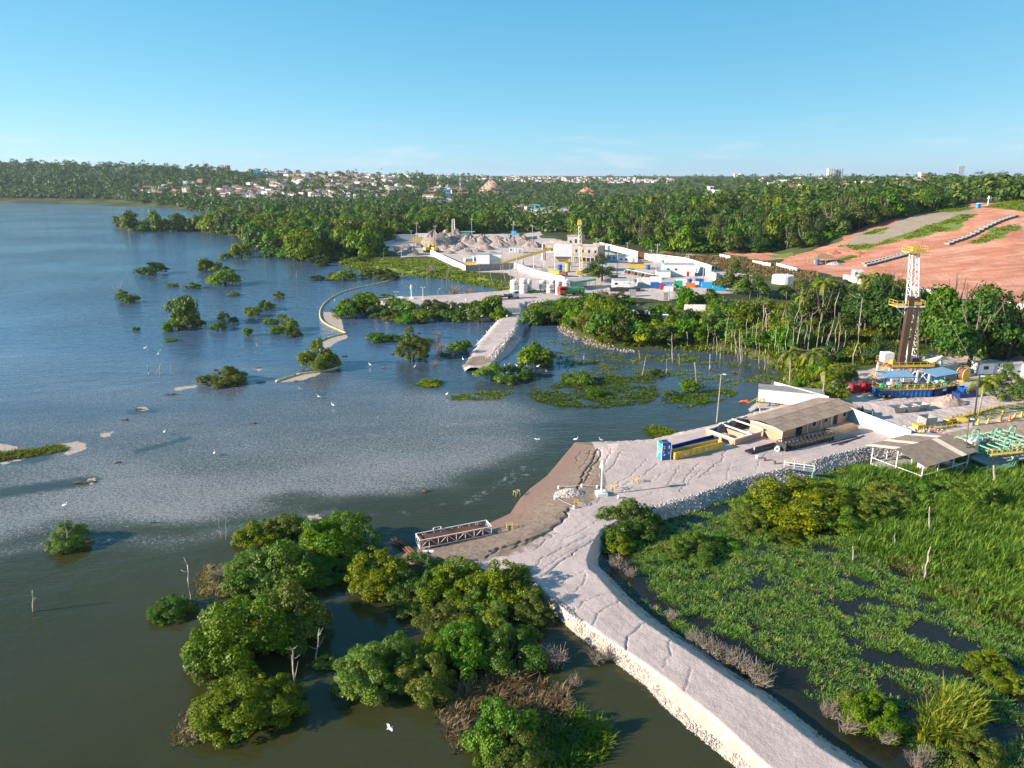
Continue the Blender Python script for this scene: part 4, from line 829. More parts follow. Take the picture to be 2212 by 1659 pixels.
# ------------------------------------------------------------------ dead trunks and snags
def snag(base, top, r, rs, branches=0, bend=.028):
    mb = MB(); t = Vector(top) - Vector(base); n = 5; pts = [Vector((0, 0, -.4))]
    for i in range(1, n + 1):
        s = i / n; pts.append(t * s + Vector((rs.uniform(-1, 1), rs.uniform(-1, 1), 0)) * t.length * bend * (1 if i < n else .3))
    mb.path(pts, r, 6, r * .45)
    for k in range(branches):
        i = rs.randint(2, n); a = rs.uniform(0, 6.28); l = t.length * rs.uniform(.15, .35); p = pts[i]
        q = p + Vector((math.cos(a) * l * .6, math.sin(a) * l * .6, l * rs.uniform(.2, .8))); mb.path([p, p.lerp(q, .5) + Vector((0, 0, -l * .08)), q], r * .5, 5, r * .15)
    return mb
def snags(rows, region, r, group, branches=0, mat=DEAD, desc='bare grey dead trunk'):
    rs = random.Random(len(rows)); rows = sorted(rows)
    for i, q in enumerate(rows):
        b = G(q[0], q[1]); tp = up_to(b, q[2], q[3])
        solo('dead_trunk', snag(b, tp, (r if len(q) < 5 else q[4]) * .85, rs, branches if len(q) < 6 else q[5]), mat, f'{desc} {region}{nth(i, len(rows))}', 'dead tree', b, 0, group, True)
zc = lambda ox, oy, s: (lambda a, b, c_, d_, *e: ((ox + a * s) / 1.736, (oy + b * s) / 1.736, (ox + c_ * s) / 1.736, (oy + d_ * s) / 1.736, *e))
k1, k2, k3, k4, k5 = zc(2600, 1100, .5606), zc(1800, 1000, .4069), zc(1340, 820, .3617), zc(2900, 1900, .5907), zc(3200, 1600, .2893)
snags([k1(98, 360, 98, 205), k1(210, 360, 235, 115), k1(397, 395, 402, 195), k1(412, 410, 437, 160), k1(460, 380, 470, 80, .2), k1(500, 480, 505, 335), k1(475, 510, 483, 370), k1(585, 370, 622, -10), k1(600, 330, 640, 190), k1(655, 310, 735, -30), k1(640, 330, 700, 150), k1(715, 410, 725, 150, .14, 2), k1(870, 400, 908, 270),
       k1(890, 415, 978, -10, .17), k1(915, 405, 950, 335), k1(785, 310, 800, 100, .16, 4), k1(1150, 250, 1175, 0), k1(1140, 460, 1110, 360), k1(318, 475, 310, 245, .2, 5), k1(300, 460, 280, 300, .12), k1(325, 460, 330, 280, .12), k1(110, 510, 112, 405, .18, 1), k1(20, 610, 8, 460), k1(570, 430, 567, 330), k1(625, 330, 628, 260), k1(505, 320, 480, 100, .25, 4), k1(690, 300, 720, 180, .14, 4), k1(130, 400, 145, 240, .1, 2), k1(525, 650, 527, 575, .1)] + [k1(x_, y_, x_ + l_, y_ - h_, .15) for x_, y_, l_, h_ in ((250, 400, 10, 150), (285, 420, -6, 170), (350, 395, 8, 220), (540, 420, 14, 190), (610, 440, 20, 260), (655, 430, 18, 200), (690, 430, 30, 300), (740, 420, 20, 210), (770, 430, 34, 330), (820, 430, 24, 240), (845, 420, 30, 200), (935, 430, 40, 300), (960, 440, 24, 240), (1000, 450, 20, 200), (160, 420, -4, 130), (180, 450, 6, 110), (440, 470, 5, 140), (590, 520, 10, 160), (640, 500, 14, 150))], 'in the flooded inlet', .13, 'dead trunks in the flooded inlet')
snags([k1(1070, 510, 1132, 30, .17)], 'tall beside the rig, draped with yellow creeper', .17, None, 1)
snags([k2(1495, 1010, 1527, 830), k2(1720, 1010, 1722, 850), k2(1838, 920, 1833, 800), k2(1780, 890, 1772, 620, .2, 2), k2(2000, 1090, 1975, 880), k2(2120, 950, 2118, 810), k2(1690, 690, 1695, 560), k2(1915, 745, 1908, 610), k2(955, 865, 960, 800, .16), k2(865, 710, 865, 650), k2(1480, 855, 1460, 770), k2(730, 890, 732, 830, .16)], 'among the weed mats', .12, 'dead trunks among the weed mats', 0)
snags([k3(945, 670, 940, 460), k3(985, 620, 978, 475), k3(1275, 660, 1265, 480, .16, 2), k3(1410, 710, 1380, 560, .18), k3(1590, 640, 1580, 450), k3(1625, 640, 1655, 460), k3(1655, 640, 1652, 380), k3(1540, 670, 1480, 380), k3(720, 590, 720, 545), k3(620, 585, 600, 500), k3(755, 520, 755, 340), k3(1505, 720, 1495, 630), k3(1490, 590, 1478, 370), k3(275, 420, 272, 345), k3(350, 520, 352, 445), k3(925, 650, 935, 560)], 'rising from the marsh pond', .16, 'dead trunks of the marsh pond')
snags([k4(955, 470, 1000, 255, .17), k4(507, 345, 507, 230, .12), k4(765, 265, 775, 170, .13), k4(985, 165, 995, 0, .17), k4(530, 100, 528, 45, .1)], 'standing in the reed bed', .13, 'weathered trunks in the reed bed')
snags([k5(1830, 760, 1820, 500, .28)], 'thick and broken beside the green pipework', .28, None)
snags([(72, 1322, 70, 1276, .13, 3), (412, 1302, 405, 1218, .15, 3), (424, 1300, 424, 1262, .12), (635, 1512, 632, 1402, .12, 6), (682, 1432, 690, 1358, .1, 6), (478, 1166, 472, 1128, .05, 5), (488, 1166, 489, 1118, .05, 3), (520, 1372, 540, 1332, .06), (148, 1188, 138, 1100, .07, 5), (155, 1186, 110, 1138, .05)], 'in the olive near water', .12, 'snags in the near lagoon', 2)
snags([(322, 810, 318, 782, .12, 3), (338, 810, 350, 778, .1), (345, 812, 346, 785, .1), (369, 806, 369, 788, .1), (255, 638, 243, 618, .2, 5), (258, 636, 262, 605, .15, 6), (472, 1, 472, 1, .1)][:6] + [(386, 660, 386, 648, .1), (305, 648, 304, 640, .1), (556, 752, 553, 725, .12, 3), (640, 600, 641, 585, .12), (1170, 745, 1171, 738, .08)], 'far out in the lagoon', .12, 'snags far out in the lagoon')

# ------------------------------------------------------------------ dry leafless brush
def brush_mesh(seed, n=46):
    rs = random.Random(seed); mb = MB()
    for i in range(n):
        a = rs.uniform(0, 6.28); q = rs.uniform(.15, .5); h = rs.uniform(.25, .62); p0 = (rs.uniform(-.18, .18), rs.uniform(-.18, .18), -.03); p1 = (p0[0] + math.cos(a) * q * .5, p0[1] + math.sin(a) * q * .5, h * .6); p2 = (p0[0] + math.cos(a + .4) * q, p0[1] + math.sin(a + .4) * q, h)
        mb.path([p0, p1, p2], .009, 3, .004)
        for k in range(2): mb.tube(p1, (p1[0] + rs.uniform(-.2, .2), p1[1] + rs.uniform(-.2, .2), p1[2] + rs.uniform(.05, .25)), .006, .003, 3, False)
    return mb.mesh('dry_brush', TWIG)
BRM = [brush_mesh(i) for i in range(3)]
BR = [(1515, 1400, 60), (1545, 1420, 60), (1580, 1435, 70), (1610, 1455, 70), (1640, 1480, 70), (1490, 1385, 40), (1450, 1340, 40), (1330, 1225, 50), (1360, 1245, 40), (1790, 1545, 60), (1830, 1580, 70), (1910, 1600, 60), (1290, 1430, 60), (1200, 1440, 70), (1180, 1425, 60), (1310, 1425, 40), (945, 730, 24), (930, 590, 30), (950, 760, 40), (975, 772, 30), (980, 640, 40), (1010, 640, 34), (1240, 1480, 40), (1980, 1655, 60), (2000, 1640, 50), (470, 1250, 40), (575, 1390, 40), (940, 790, 22), (640, 545, 30), (800, 540, 40), (860, 545, 30)]
BR = sorted(BR)
for i, (px, py, w) in enumerate(BR):
    p = G(px, py); solo('dry_brush', BRM[i % 3], None, f'leafless dry brush at the water{nth(i, len(BR))}', 'brush', p, RS.uniform(0, 6), 'leafless brush in the water', scale=w / ppm(p))
# ------------------------------------------------------------------ things on the near gravel pad
def seg(a, b, zf=None):
    """base point, length and heading between two picture points on the ground"""
    p, q = S(*a), S(*b); z = (p.z + q.z) / 2 if zf is None else zf; d = q - p
    return Vector((p.x, p.y, z)), math.hypot(d.x, d.y), math.atan2(d.y, d.x)
def mid(p, L, a): return Vector((p.x + math.cos(a) * L / 2, p.y + math.sin(a) * L / 2, p.z))
p, L, a = seg((908, 1190), (1062, 1154)); p.z += .12; W_, H_ = 1.9, 1.15
bk = T('pipe_basket', 'white steel truss basket full of rusty pipes at the water edge', 'pipe rack', p, a)
for (nm, y0) in (('side_truss', 0.), ('side_truss', W_)):
    mb = MB()
    for z in (.06, H_): mb.box((L / 2, y0, z), (L, .09, .09))
    for i in range(9):
        x = L * i / 8; mb.box((x, y0, H_ / 2), (.07, .07, H_))
        if i < 8: mb.tube((x, y0, .06), (x + L / 8, y0, H_) if i % 2 == 0 else (x, y0, .06), .03, None, 5) if i % 2 == 0 else mb.tube((x, y0, H_), (x + L / 8, y0, .06), .03, None, 5)
    part(nm, mb, WHITE, bk)
for x in (0, L):
    mb = MB()
    for z in (.061, H_ + .002): mb.box((x, W_ / 2, z), (.10, W_, .085))
    mb.tube((x, 0, .06), (x, W_, H_), .03, None, 5); part('end_frame', mb, WHITE, bk)
for i in range(6): part('cross_beam', MB().box((L * (i + .5) / 6, W_ / 2, .05), (.09, W_ - .1, .08)), WHITE, bk)
part('lifting_frame', MB().box((L * .3, W_ + .2, H_ + .25), (1.0, .05, .05)).box((L * .3 - .5, W_ + .1, H_ + .15), (.05, .25, .2)).box((L * .3 + .5, W_ + .1, H_ + .15), (.05, .25, .2)), WHITE, bk)
pr = Proto(lambda: solo('rusty_pipe', MB().tube((0, 0, 0), (1, 0, 0), .062, None, 8), RUST, 'x', 'pipe'))
k = 0
for lay in range(4):
    for j in range(9):
        ln = L * RS.uniform(.80, .93); o = pr.put(bk.matrix_basis @ Vector((L * .035 + RS.uniform(0, L * .03), .2 + (lay % 2) * .06 + j * .185, .2 + lay * .2)), a + RS.uniform(-.006, .006), (ln, 1.45, 1.45), 'long rusty pipe lying in the white truss basket', 'pipes in the white basket')
p, L, a = seg((900, 1196), (857, 1164)); p.z = max(p.z, .05)
for j in range(9):
    o = pr.put(p + Vector((math.cos(a + 1.57) * .16 * (j % 5), math.sin(a + 1.57) * .16 * (j % 5), .1 + .13 * (j // 5))), a + RS.uniform(-.05, .05), (L * RS.uniform(.85, 1.05), 1.2, 1.2), 'rusty pipe of the loose bundle sinking beside the white basket', 'pipes of the loose bundle')

# measuring pillar with a conical cap
p = S(1299, 1069)
t = T('survey_pillar', 'white measuring pillar with pointed cone cap on concrete block', 'pillar', p, .15)
part('footing', MB().box((0, 0, .22), (1.5, 1.5, .5)), WHITE, t); part('post', MB().tube((0, 0, .45), (0, 0, 4.2), .13, .12, 10), WHITE, t)
part('cone_cap', MB().lathe((0, 0, 4.2), [(.10, 0), (.40, .02), (.40, .12), (.24, .62), (.03, 1.1)], 14), WHITE, t); part('bracket', MB().box((-.22, 0, 2.9), (.35, .06, .06)).box((-.38, 0, 3.05), (.06, .06, .35)), WHITE, t)
cb = MB().box((-.36, .0, 3.55), (.05, .05, .7)); part('cable', cb, STEEL, t); part('cabinet', MB().box((.1, -.45, .62), (.5, .25, .3)), WHITE, t)

# white stone pile
def heap(name, label, pos, rx, ry, h, mat, seed, cat='heap', rough=.25, n=20, m=7):
    rs = np.random.RandomState(seed); V = []; 
    for i in range(m + 1):
        s = i / m
        for k in range(n):
            an = 6.283 * k / n; w = 1 + rough * (vnoise(np.array([math.cos(an) * 2 + seed]), np.array([math.sin(an) * 2 + s * 3]), seed)[0] - .5) * 2
            V.append((rx * s * math.cos(an) * w, ry * s * math.sin(an) * w, h * max(0, (1 - s ** 1.25)) * (1 + rough * rs.uniform(-.5, .5) * (s < .9)) - (.25 if i == m else 0)))
    F_ = [(i * n + k, i * n + (k + 1) % n, (i + 1) * n + (k + 1) % n, (i + 1) * n + k) for i in range(m) for k in range(n)]
    me = bpy.data.meshes.new(name); me.from_pydata(V, [], F_); me.materials.append(mat); me.update()
    return solo(name, me, None, label, cat, pos)
def rocks(name, label, pts, smin, smax, mat, seed):
    rs = np.random.RandomState(seed); base = np.array([[1, 0, 0], [-1, 0, 0], [0, 1, 0], [0, -1, 0], [0, 0, 1], [0, 0, -1.]]); fs = np.array([[0, 2, 4], [2, 1, 4], [1, 3, 4], [3, 0, 4], [2, 0, 5], [1, 2, 5], [3, 1, 5], [0, 3, 5]])
    n = len(pts); s = rs.uniform(smin, smax, n)[:, None, None]; V = base[None] * s * rs.uniform(.55, 1.2, (n, 1, 3)) + rs.randn(n, 6, 3) * s * .18
    a = rs.rand(n) * 6.28; b = rs.rand(n) * 3; ca, sa, cb_, sb = np.cos(a)[:, None], np.sin(a)[:, None], np.cos(b)[:, None], np.sin(b)[:, None]
    x, y, z = V[..., 0] * ca - V[..., 1] * sa, V[..., 0] * sa + V[..., 1] * ca, V[..., 2]; y, z = y * cb_ - z * sb, y * sb + z * cb_
    V = np.stack([x, y, z], -1) + np.asarray(pts)[:, None, :]; F_ = (fs[None] + (np.arange(n) * 6)[:, None, None]).reshape(-1, 3)
    return kind(link(name, mesh_np(name, V.reshape(-1, 3), F_, mat)), 'stuff', label)
p = S(1232, 1068); rs_ = np.random.RandomState(3); n_ = 700; r_ = np.sqrt(rs_.rand(n_)); an_ = rs_.rand(n_) * 6.28
heap('stone_pile', 'white crushed stone pile beside the measuring pillar', p + Vector((0, 0, -.1)), 2.1, 1.25, .85, ROCKW, 4, 'heap', .35)
rocks('stone_scatter', 'loose white stones of the pile beside the pillar', np.stack([p.x + r_ * np.cos(an_) * 2.3, p.y + r_ * np.sin(an_) * 1.4, p.z + .85 * (1 - r_ ** 1.3) + .02], 1), .05, .13, ROCKW, 5)
# riprap on the banks
def bank_pts(pts, n, seed, f0=.02, f1=.55, right=False):
    """points on the slope between toe and crest along a run of toe corners"""
    rs = np.random.RandomState(seed); q = np.array(pts); d = np.linalg.norm(np.diff(q, axis=0), axis=1); c_ = np.concatenate([[0], np.cumsum(d)]); u = rs.rand(n) * c_[-1]
    x = np.interp(u, c_, q[:, 0]); y = np.interp(u, c_, q[:, 1]); j = np.clip(np.searchsorted(c_, u) - 1, 0, len(d) - 1); nx, ny = -(q[j + 1, 1] - q[j, 1]) / d[j], (q[j + 1, 0] - q[j, 0]) / d[j]
    off = rs.uniform(f0, f1, n); return x + nx * off, y + ny * off
lt = TOE[-14:][::-1] if False else P2([(1175, 1312), (1204, 1328), (1238, 1363), (1267, 1387), (1301, 1411), (1352, 1448), (1397, 1482), (1431, 1523), (1485, 1571), (1526, 1605), (1584, 1652), (1700, 1755)])
x, y = bank_pts(lt, 2200, 1, -.25, .5); z = pad_z(x, y, False); kk = z > -.15
rocks('riprap_stones', 'pale riprap stones along the sunny toe of the causeway', np.stack([x, y, z + .02], 1)[kk], .04, .14, ROCKM, 6)
rt = P2([(1360, 1133), (1430, 1124), (1510, 1102), (1545, 1090), (1612, 1063), (1700, 1043), (1751, 1031), (1814, 1009), (1887, 990), (1950, 978)])
x, y = bank_pts(rt, 3200, 2, -.3, 1.9); z = pad_z(x, y, False); kk = (z > -.15)
rocks('riprap_stones', 'grey riprap stones on the shaded bank of the gravel pad', np.stack([x, y, z + .02], 1)[kk], .08, .22, ROCKM, 7)
ft = P2([(1878, 1659), (1803, 1612), (1740, 1562), (1664, 1502), (1588, 1455), (1538, 1420), (1476, 1380), (1410, 1334), (1359, 1290), (1314, 1243)])[::-1]
x, y = bank_pts(ft, 900, 3, -.9, .3); z = pad_z(x, y, False); kk = z > -.1
rocks('riprap_stones', 'small stones on the shaded far toe of the causeway', np.stack([x, y, z + .02], 1)[kk], .05, .14, ROCKM, 8)
w2 = P2([(1137, 703), (1115, 731), (1084, 761), (1065, 780)], 0); x, y = bank_pts(w2, 500, 4, -1.5, 1.); z = pad2_z(x, y); kk = z > -.2
rocks('riprap_stones', 'dark stones on the shaded bank of the short causeway', np.stack([x, y, z], 1)[kk], .15, .4, ROCKM, 9)
w2 = P2([(1135, 662), (1180, 656), (1240, 650), (1300, 645)], .5); x, y = bank_pts(w2, 420, 5, -1.5, 2.); z = np.maximum(gfast(x, y), pad2_z(x, y))
rocks('riprap_stones', 'grey stones along the lower edge of the middle pad', np.stack([x, y, z], 1), .25, .6, ROCKM, 10)
x, y = bank_pts(P2([(1210, 705), (1225, 722), (1290, 748), (1345, 758), (1370, 758)]), 300, 6, -1.2, 1.6); z = gfast(x, y)
rocks('shore_stones', 'pale rubble along the shore of the overgrown spit', np.stack([x, y, np.maximum(z, .02)], 1), .15, .42, M('shore_rock', (.40, .31, .25), (.28, .22, .18), 3, .9), 11)
rb_ = S(1865, 975); x = rb_.x + 12 + rs_.randn(260) * 1.6; y = rb_.y + 6 + rs_.randn(260) * 1.2
q = G(1995, 930); rocks('rubble_stones', 'broken pale rubble at the end of the yellow railing', np.stack([q.x + rs_.randn(260) * 1.5, q.y + rs_.randn(260) * .9, q.z + np.abs(rs_.randn(260)) * .15], 1), .1, .28, ROCKW, 12)

# yellow sawhorses, stumps and rope
def sawhorse():
    t = T('yellow_stand', 'x', 'stand'); f = MB()
    for x in (-.3, .3):
        for y in (-.28, .28): part('leg', MB().tube((x * 1.25, y, -.05), (x, y * .8, .62), .035, None, 5), YEL, t)
    for y in (-.23, .23): part('rail', MB().box((0, y, .62), (.75, .06, .06)), YEL, t)
    part('top_frame', MB().box((-.34, 0, .64), (.06, .5, .05)).box((.34, 0, .64), (.06, .5, .05)), YEL, t); return t
sh = Proto(sawhorse)
for i, (px, py, lb) in enumerate([(1101, 1142, 'small yellow steel stand near the white truss basket'), (1116, 1070, 'yellow steel stand half sunk in the lagoon off the ramp'), (1245, 1092, 'yellow steel stand with coiled rope below the stone pile'), (1327, 1058, 'yellow steel stand right beside the measuring pillar'), (1373, 1042, 'yellow steel stand farthest up the pad from the pillar')]):
    q = S(px, py); q.z = max(q.z, -.35); sh.put(q, i * .7, 1.15, lb, 'yellow stands on the pad')
st = Proto(lambda: solo('concrete_stump', MB().lathe((0, 0, -.05), [(.17, 0), (.17, .4), (.12, .46)], 8), WHITE, 'x', 'stump'))
SP_ = [(1207, 1055), (1199, 1078), (1257, 1052), (1290, 1054), (1336, 1076), (1240, 1098)]
for (px, py), lb in zip(SP_, ['at the top corner of the stone pile', 'at the lower corner of the stone pile', 'between the stone pile and the crack', 'just behind the measuring pillar', 'in front of the measuring pillar', 'below the stone pile near the big crack']):
    st.put(S(px, py), 0, 1, f'short white concrete stump {lb}', 'stumps of the rope barrier')
for i, (u_, v_) in enumerate([(0, 1), (0, 2), (2, 3), (1, 5), (5, 4)]):
    b0, b1 = S(*SP_[u_]) + Vector((0, 0, .35)), S(*SP_[v_]) + Vector((0, 0, .35)); m_ = (b0 + b1) / 2 - Vector((0, 0, .12))
    solo('barrier_rope', MB().path([Vector((0, 0, 0)), m_ - b0, b1 - b0], .03, 5), FIBROL, ['pale rope along the left side of the stone pile', 'pale rope behind the stone pile', 'pale rope from the crack to the measuring pillar', 'pale rope below the stone pile', 'pale rope in front of the measuring pillar'][i], 'rope', b0)

# upright blue tool container
p = S(1434, 990); a = .23
t = T('tool_container', 'tall blue steel container with white bird-like mark, at end of the baskets', 'container', p, a)
part('shell', MB().box((0, 0, 1.45), (1.55, 1.55, 2.8)), NAVY, t)
part('printed_side', MB().box((-.79, 0, 1.45), (.03, 1.45, 2.6)), CYAN, t); part('frame', MB().box((-.78, -.78, 1.45), (.1, .1, 2.9)).box((.78, -.78, 1.45), (.1, .1, 2.9)).box((-.78, .78, 1.45), (.1, .1, 2.9)).box((.78, .78, 1.45), (.1, .1, 2.9)), WHITE, t)
for x in (-.38, .38): part('door', MB().box((x, -.79, 1.45), (.72, .03, 2.6)), BLUE, t)
for i, (x, z, w, h) in enumerate([(-.45, 2.35, .35, .14), (-.40, 2.05, .25, .22), (-.5, 1.5, .2, .3), (-.35, .95, .3, .3), (.42, 2.2, .2, .5), (.42, 1.2, .12, .3)]): part('marking', MB().box((x, -.812, z), (w, .012, h)), WHITE, t)
for i, (y, z, r) in enumerate([(.25, 1.95, .25), (-.1, 1.75, .4), (.3, 1.1, .35), (-.25, 1.3, .2)]): part('marking', MB().box((-.812, y, z), (.012, r * 1.4, r * .45), 0, .5), WHITE, t)
part('roof_rail', MB().box((0, -.6, 2.93), (1.5, .08, .08)).box((0, .6, 2.93), (1.5, .08, .08)).box((-.6, 0, 2.93), (.08, 1.1, .07)).box((.6, 0, 2.93), (.08, 1.1, .07)), STEEL, t)
# open pipe baskets
def open_basket(name, label, p, a, L, mat, W=1.25, H=1.15):
    t = T(name, label, 'basket', p, a)
    for y in (-W / 2, W / 2):
        part('side_panel', MB().box((L / 2, y, H / 2 + .1), (L, .05, H)), mat, t); mb = MB().box((L / 2, y * 1.04, H + .1), (L, .12, .1)).box((L / 2, y * 1.04, .14), (L, .12, .1))
        part('side_rail', mb, mat, t)
        for i in range(8):
            x = L * (i + .5) / 8; part('rib', MB().box((x, y * 1.07, H / 2 + .1), (.07, .07, H)), mat, t)
            part('brace', MB().tube((x, y * 1.06, .15), (x + L / 16, y * 1.06, H), .03, None, 4), mat, t)
    for x in (0, L): part('end_panel', MB().box((x, 0, H / 2 + .1), (.06, W, H)), mat, t)
    part('floor', MB().box((L / 2, 0, .1), (L, W - .06, .06)), mat, t)
    for x in (L * .2, L * .65): part('label_plate', MB().box((x, -W / 2 * 1.1 - .05, .65), (.5, .02, .25)), WHITE, t)
    return t
p, L, a = seg((1452, 991), (1554, 967)); open_basket('pipe_basket', 'long open yellow steel basket beside the blue container', p, a, L, YEL)
p, L, a = seg((1450, 982), (1545, 957)); open_basket('pipe_basket', 'long open blue steel basket behind the yellow one', p, a, L, NAVY)

# tarp-covered heap
def tarp(name, label, p, a, L, W, H, mat, seed, cat='tarpaulin'):
    rs = np.random.RandomState(seed); n, m = 26, 14; V = []
    for i in range(n + 1):
        for j in range(m + 1):
            u, v = i / n, j / m; e = min(1, 5 * min(u, 1 - u)) ** .5 * min(1, 3.4 * min(v, 1 - v)) ** .6
            nz_ = vnoise(np.array([u * L * 1.3 + seed]), np.array([v * W * 1.6]), seed)[0]; V.append((u * L + .12 * (nz_ - .5), (v - .5) * W * (1 + .12 * (nz_ - .5)), H * e * (.62 + .6 * nz_)))
    F_ = [(i * (m + 1) + j, (i + 1) * (m + 1) + j, (i + 1) * (m + 1) + j + 1, i * (m + 1) + j + 1) for i in range(n) for j in range(m)]
    me = bpy.data.meshes.new(name); me.from_pydata(V, [], F_); me.materials.append(mat); me.update(); me.polygons.foreach_set('use_smooth', np.ones(len(F_), bool)); return solo(name, me, None, label, cat, p, a)
p, L, a = seg((1541, 938), (1630, 912)); tarp('covered_heap', 'long heap under crumpled black plastic by the pink house', p, a, L, 2.0, 1.5, TARPB, 3)

# pink house with corrugated roof
e0, e1, e2 = S(1620, 925), S(1686, 955), S(1835, 906)          # west wall ends, far end of the south eaves
ang = math.atan2(e2.y - e1.y, e2.x - e1.x); hl = math.hypot(e2.x - e1.x, e2.y - e1.y); hw = 6.4
t = T('pink_house', 'low pink-walled house with brown corrugated roof on the pad', 'house', (e1.x, e1.y, PADZ), ang)
HW = 2.3
part('wall', MB().box((hl / 2, .1, HW / 2 - .1), (hl, .2, HW + .2)), PINK, t); part('wall', MB().box((hl / 2, hw - .1, HW / 2 - .1), (hl, .2, HW + .2)), PINK, t); part('wall', MB().box((.1, hw / 2, HW / 2 - .1), (.2, hw - .4, HW + .2)), PINK, t); part('wall', MB().box((hl - .1, hw / 2, HW / 2 - .1), (.2, hw - .4, HW + .2)), PINK, t)
def corr(L_, W_, pitch=.28, amp=.035, t_=.02):
    """corrugated sheet: waves run along x, sheet spans L_ by W_"""
    n = int(L_ / pitch) * 4; xs_ = np.linspace(0, L_, n + 1); V = []
    for x_ in xs_:
        z_ = amp * math.sin(x_ / pitch * 6.283); V += [(x_, 0, z_), (x_, W_, z_), (x_, 0, z_ - t_), (x_, W_, z_ - t_)]
    F_ = []
    for i in range(n):
        b = i * 4; F_ += [(b, b + 4, b + 5, b + 1), (b + 2, b + 3, b + 7, b + 6), (b, b + 2, b + 6, b + 4), (b + 1, b + 5, b + 7, b + 3)]
    mb = MB(); mb.add(V, F_ + [(0, 1, 3, 2), (n * 4, n * 4 + 2, n * 4 + 3, n * 4 + 1)]); return mb
ncol, over = 9, .9; rl = hl + 2 * over; pw_ = rl / ncol; rise = .7; half = (hw + 2 * over) / 2; sl_ = math.hypot(half, rise)
shm = [corr(pw_ + .06, sl_ / 2 + .08).mesh('roof_sheet', m_) for m_ in (FIBRO, M('fibre_cement_dark', (.23, .185, .145), (.15, .125, .10), 1.4, .9, grime=.5))]
roof = part('roof', MB().box((hl / 2, hw / 2, HW + rise - .08), (rl, .3, .08)), FIBRO, t)
for sgn in (0, 1):
    for c_ in range(ncol):
        for r_ in (0, 1):
            o = link('roof_sheet', shm[(c_ * 7 + r_ * 3 + sgn) % 2], roof); an = math.atan2(rise, half)
            if sgn == 0: o.location = (-over + c_ * pw_, -over + r_ * half / 2, HW + r_ * rise / 2 + .02 + .025 * r_); o.rotation_euler = (an, 0, 0)
            else: o.location = (-over + (c_ + 1) * pw_, hw + over - r_ * half / 2, HW + r_ * rise / 2 + .02 + .025 * r_); o.rotation_euler = (an, 0, math.pi)
for x, w in ((hl * .45, 1.1), (hl * .62, 1.1), (hl * .9, 1.0)):
    wdw = part('window', MB().box((x, -.02, 1.45), (w, .06, .95)), WINDOW, t); part('window_frame', MB().box((x, -.05, 1.97), (w + .16, .1, .1)).box((x, -.05, .93), (w + .16, .14, .1)).box((x - w / 2 - .04, -.05, 1.45), (.09, .1, .95)).box((x + w / 2 + .04, -.05, 1.45), (.09, .1, .95)), WHITE, wdw)
part('doorway', MB().box((hl * .24, -.02, 1.1), (1.7, .06, 2.1)), WINDOW, t); part('doorway', MB().box((hl * .77, -.02, 1.1), (1.2, .06, 2.1)), WINDOW, t)
for x in (.15, hl * .35, hl * .55, hl * .7, hl - .15): part('pilaster', MB().box((x, -.06, HW / 2), (.22, .14, HW)), WHITE, t)
part('lintel_beam', MB().box((-.08, hw / 2, HW - .12), (.16, hw + .6, .24)), WHITE, t)
# roofless annex in front of the house
p, L, a = seg((1586, 962), (1640, 980)); 
t = T('annex_ruin', 'roofless low annex with white beams and rubble beside the pink house', 'ruin', Vector((p.x, p.y, PADZ)), ang); al, aw = 7.0, 6.0
for nm, c_, d_ in (('low_wall', (al / 2, 0, .45), (al, .2, 1.0)), ('low_wall', (0, aw / 2, .45), (.2, aw - .22, 1.0)), ('low_wall', (al / 2, aw, .45), (al, .2, 1.0)), ('low_wall', (al * .55, aw / 2, .4), (.2, aw - .22, .9))): part(nm, MB().box(c_, d_), PINK, t)
for c_, d_ in (((al / 2, 0, 1.05), (al + .3, .26, .2)), ((0, aw / 2, 1.06), (.26, aw - .28, .2)), ((al / 2, aw, 1.05), (al + .3, .26, .2)), ((al * .55, aw / 2, 1.3), (.24, aw + .8, .22)), ((al + .1, aw / 2, 1.5), (.24, aw + .6, .22))): part('beam', MB().box(c_, d_), WHITE, t)
for x, y in ((al * .55, .3), (al * .55, aw - .3), (al, .2), (al, aw - .2)): part('post', MB().box((x, y, .95), (.22, .22, 1.4)), WHITE, t)
q = t.matrix_basis @ Vector((al * .28, aw * .55, 0)); heap('rubble_heap', 'brown rubble heap inside the roofless annex', Vector(q), 1.5, 1.9, .7, M('rubble', (.22, .15, .11), (.42, .37, .33), 6, .95), 8, 'heap', .5)
rr_ = Proto(lambda: solo('dark_pipe', MB().tube((0, 0, 0), (1, 0, 0), .09, None, 7), DSTEEL, 'x', 'pipe'))
p, L, a = seg((1622, 982), (1692, 962))
for i in range(12): rr_.put(p + Vector((-.25 * math.sin(a) * (i % 6) , .25 * math.cos(a) * (i % 6), .12 + .17 * (i // 6))), a + RS.uniform(-.03, .03), (L * RS.uniform(.85, 1.0), 1, 1), 'black pipe of the stack leaning before the annex', 'black pipes before the annex')
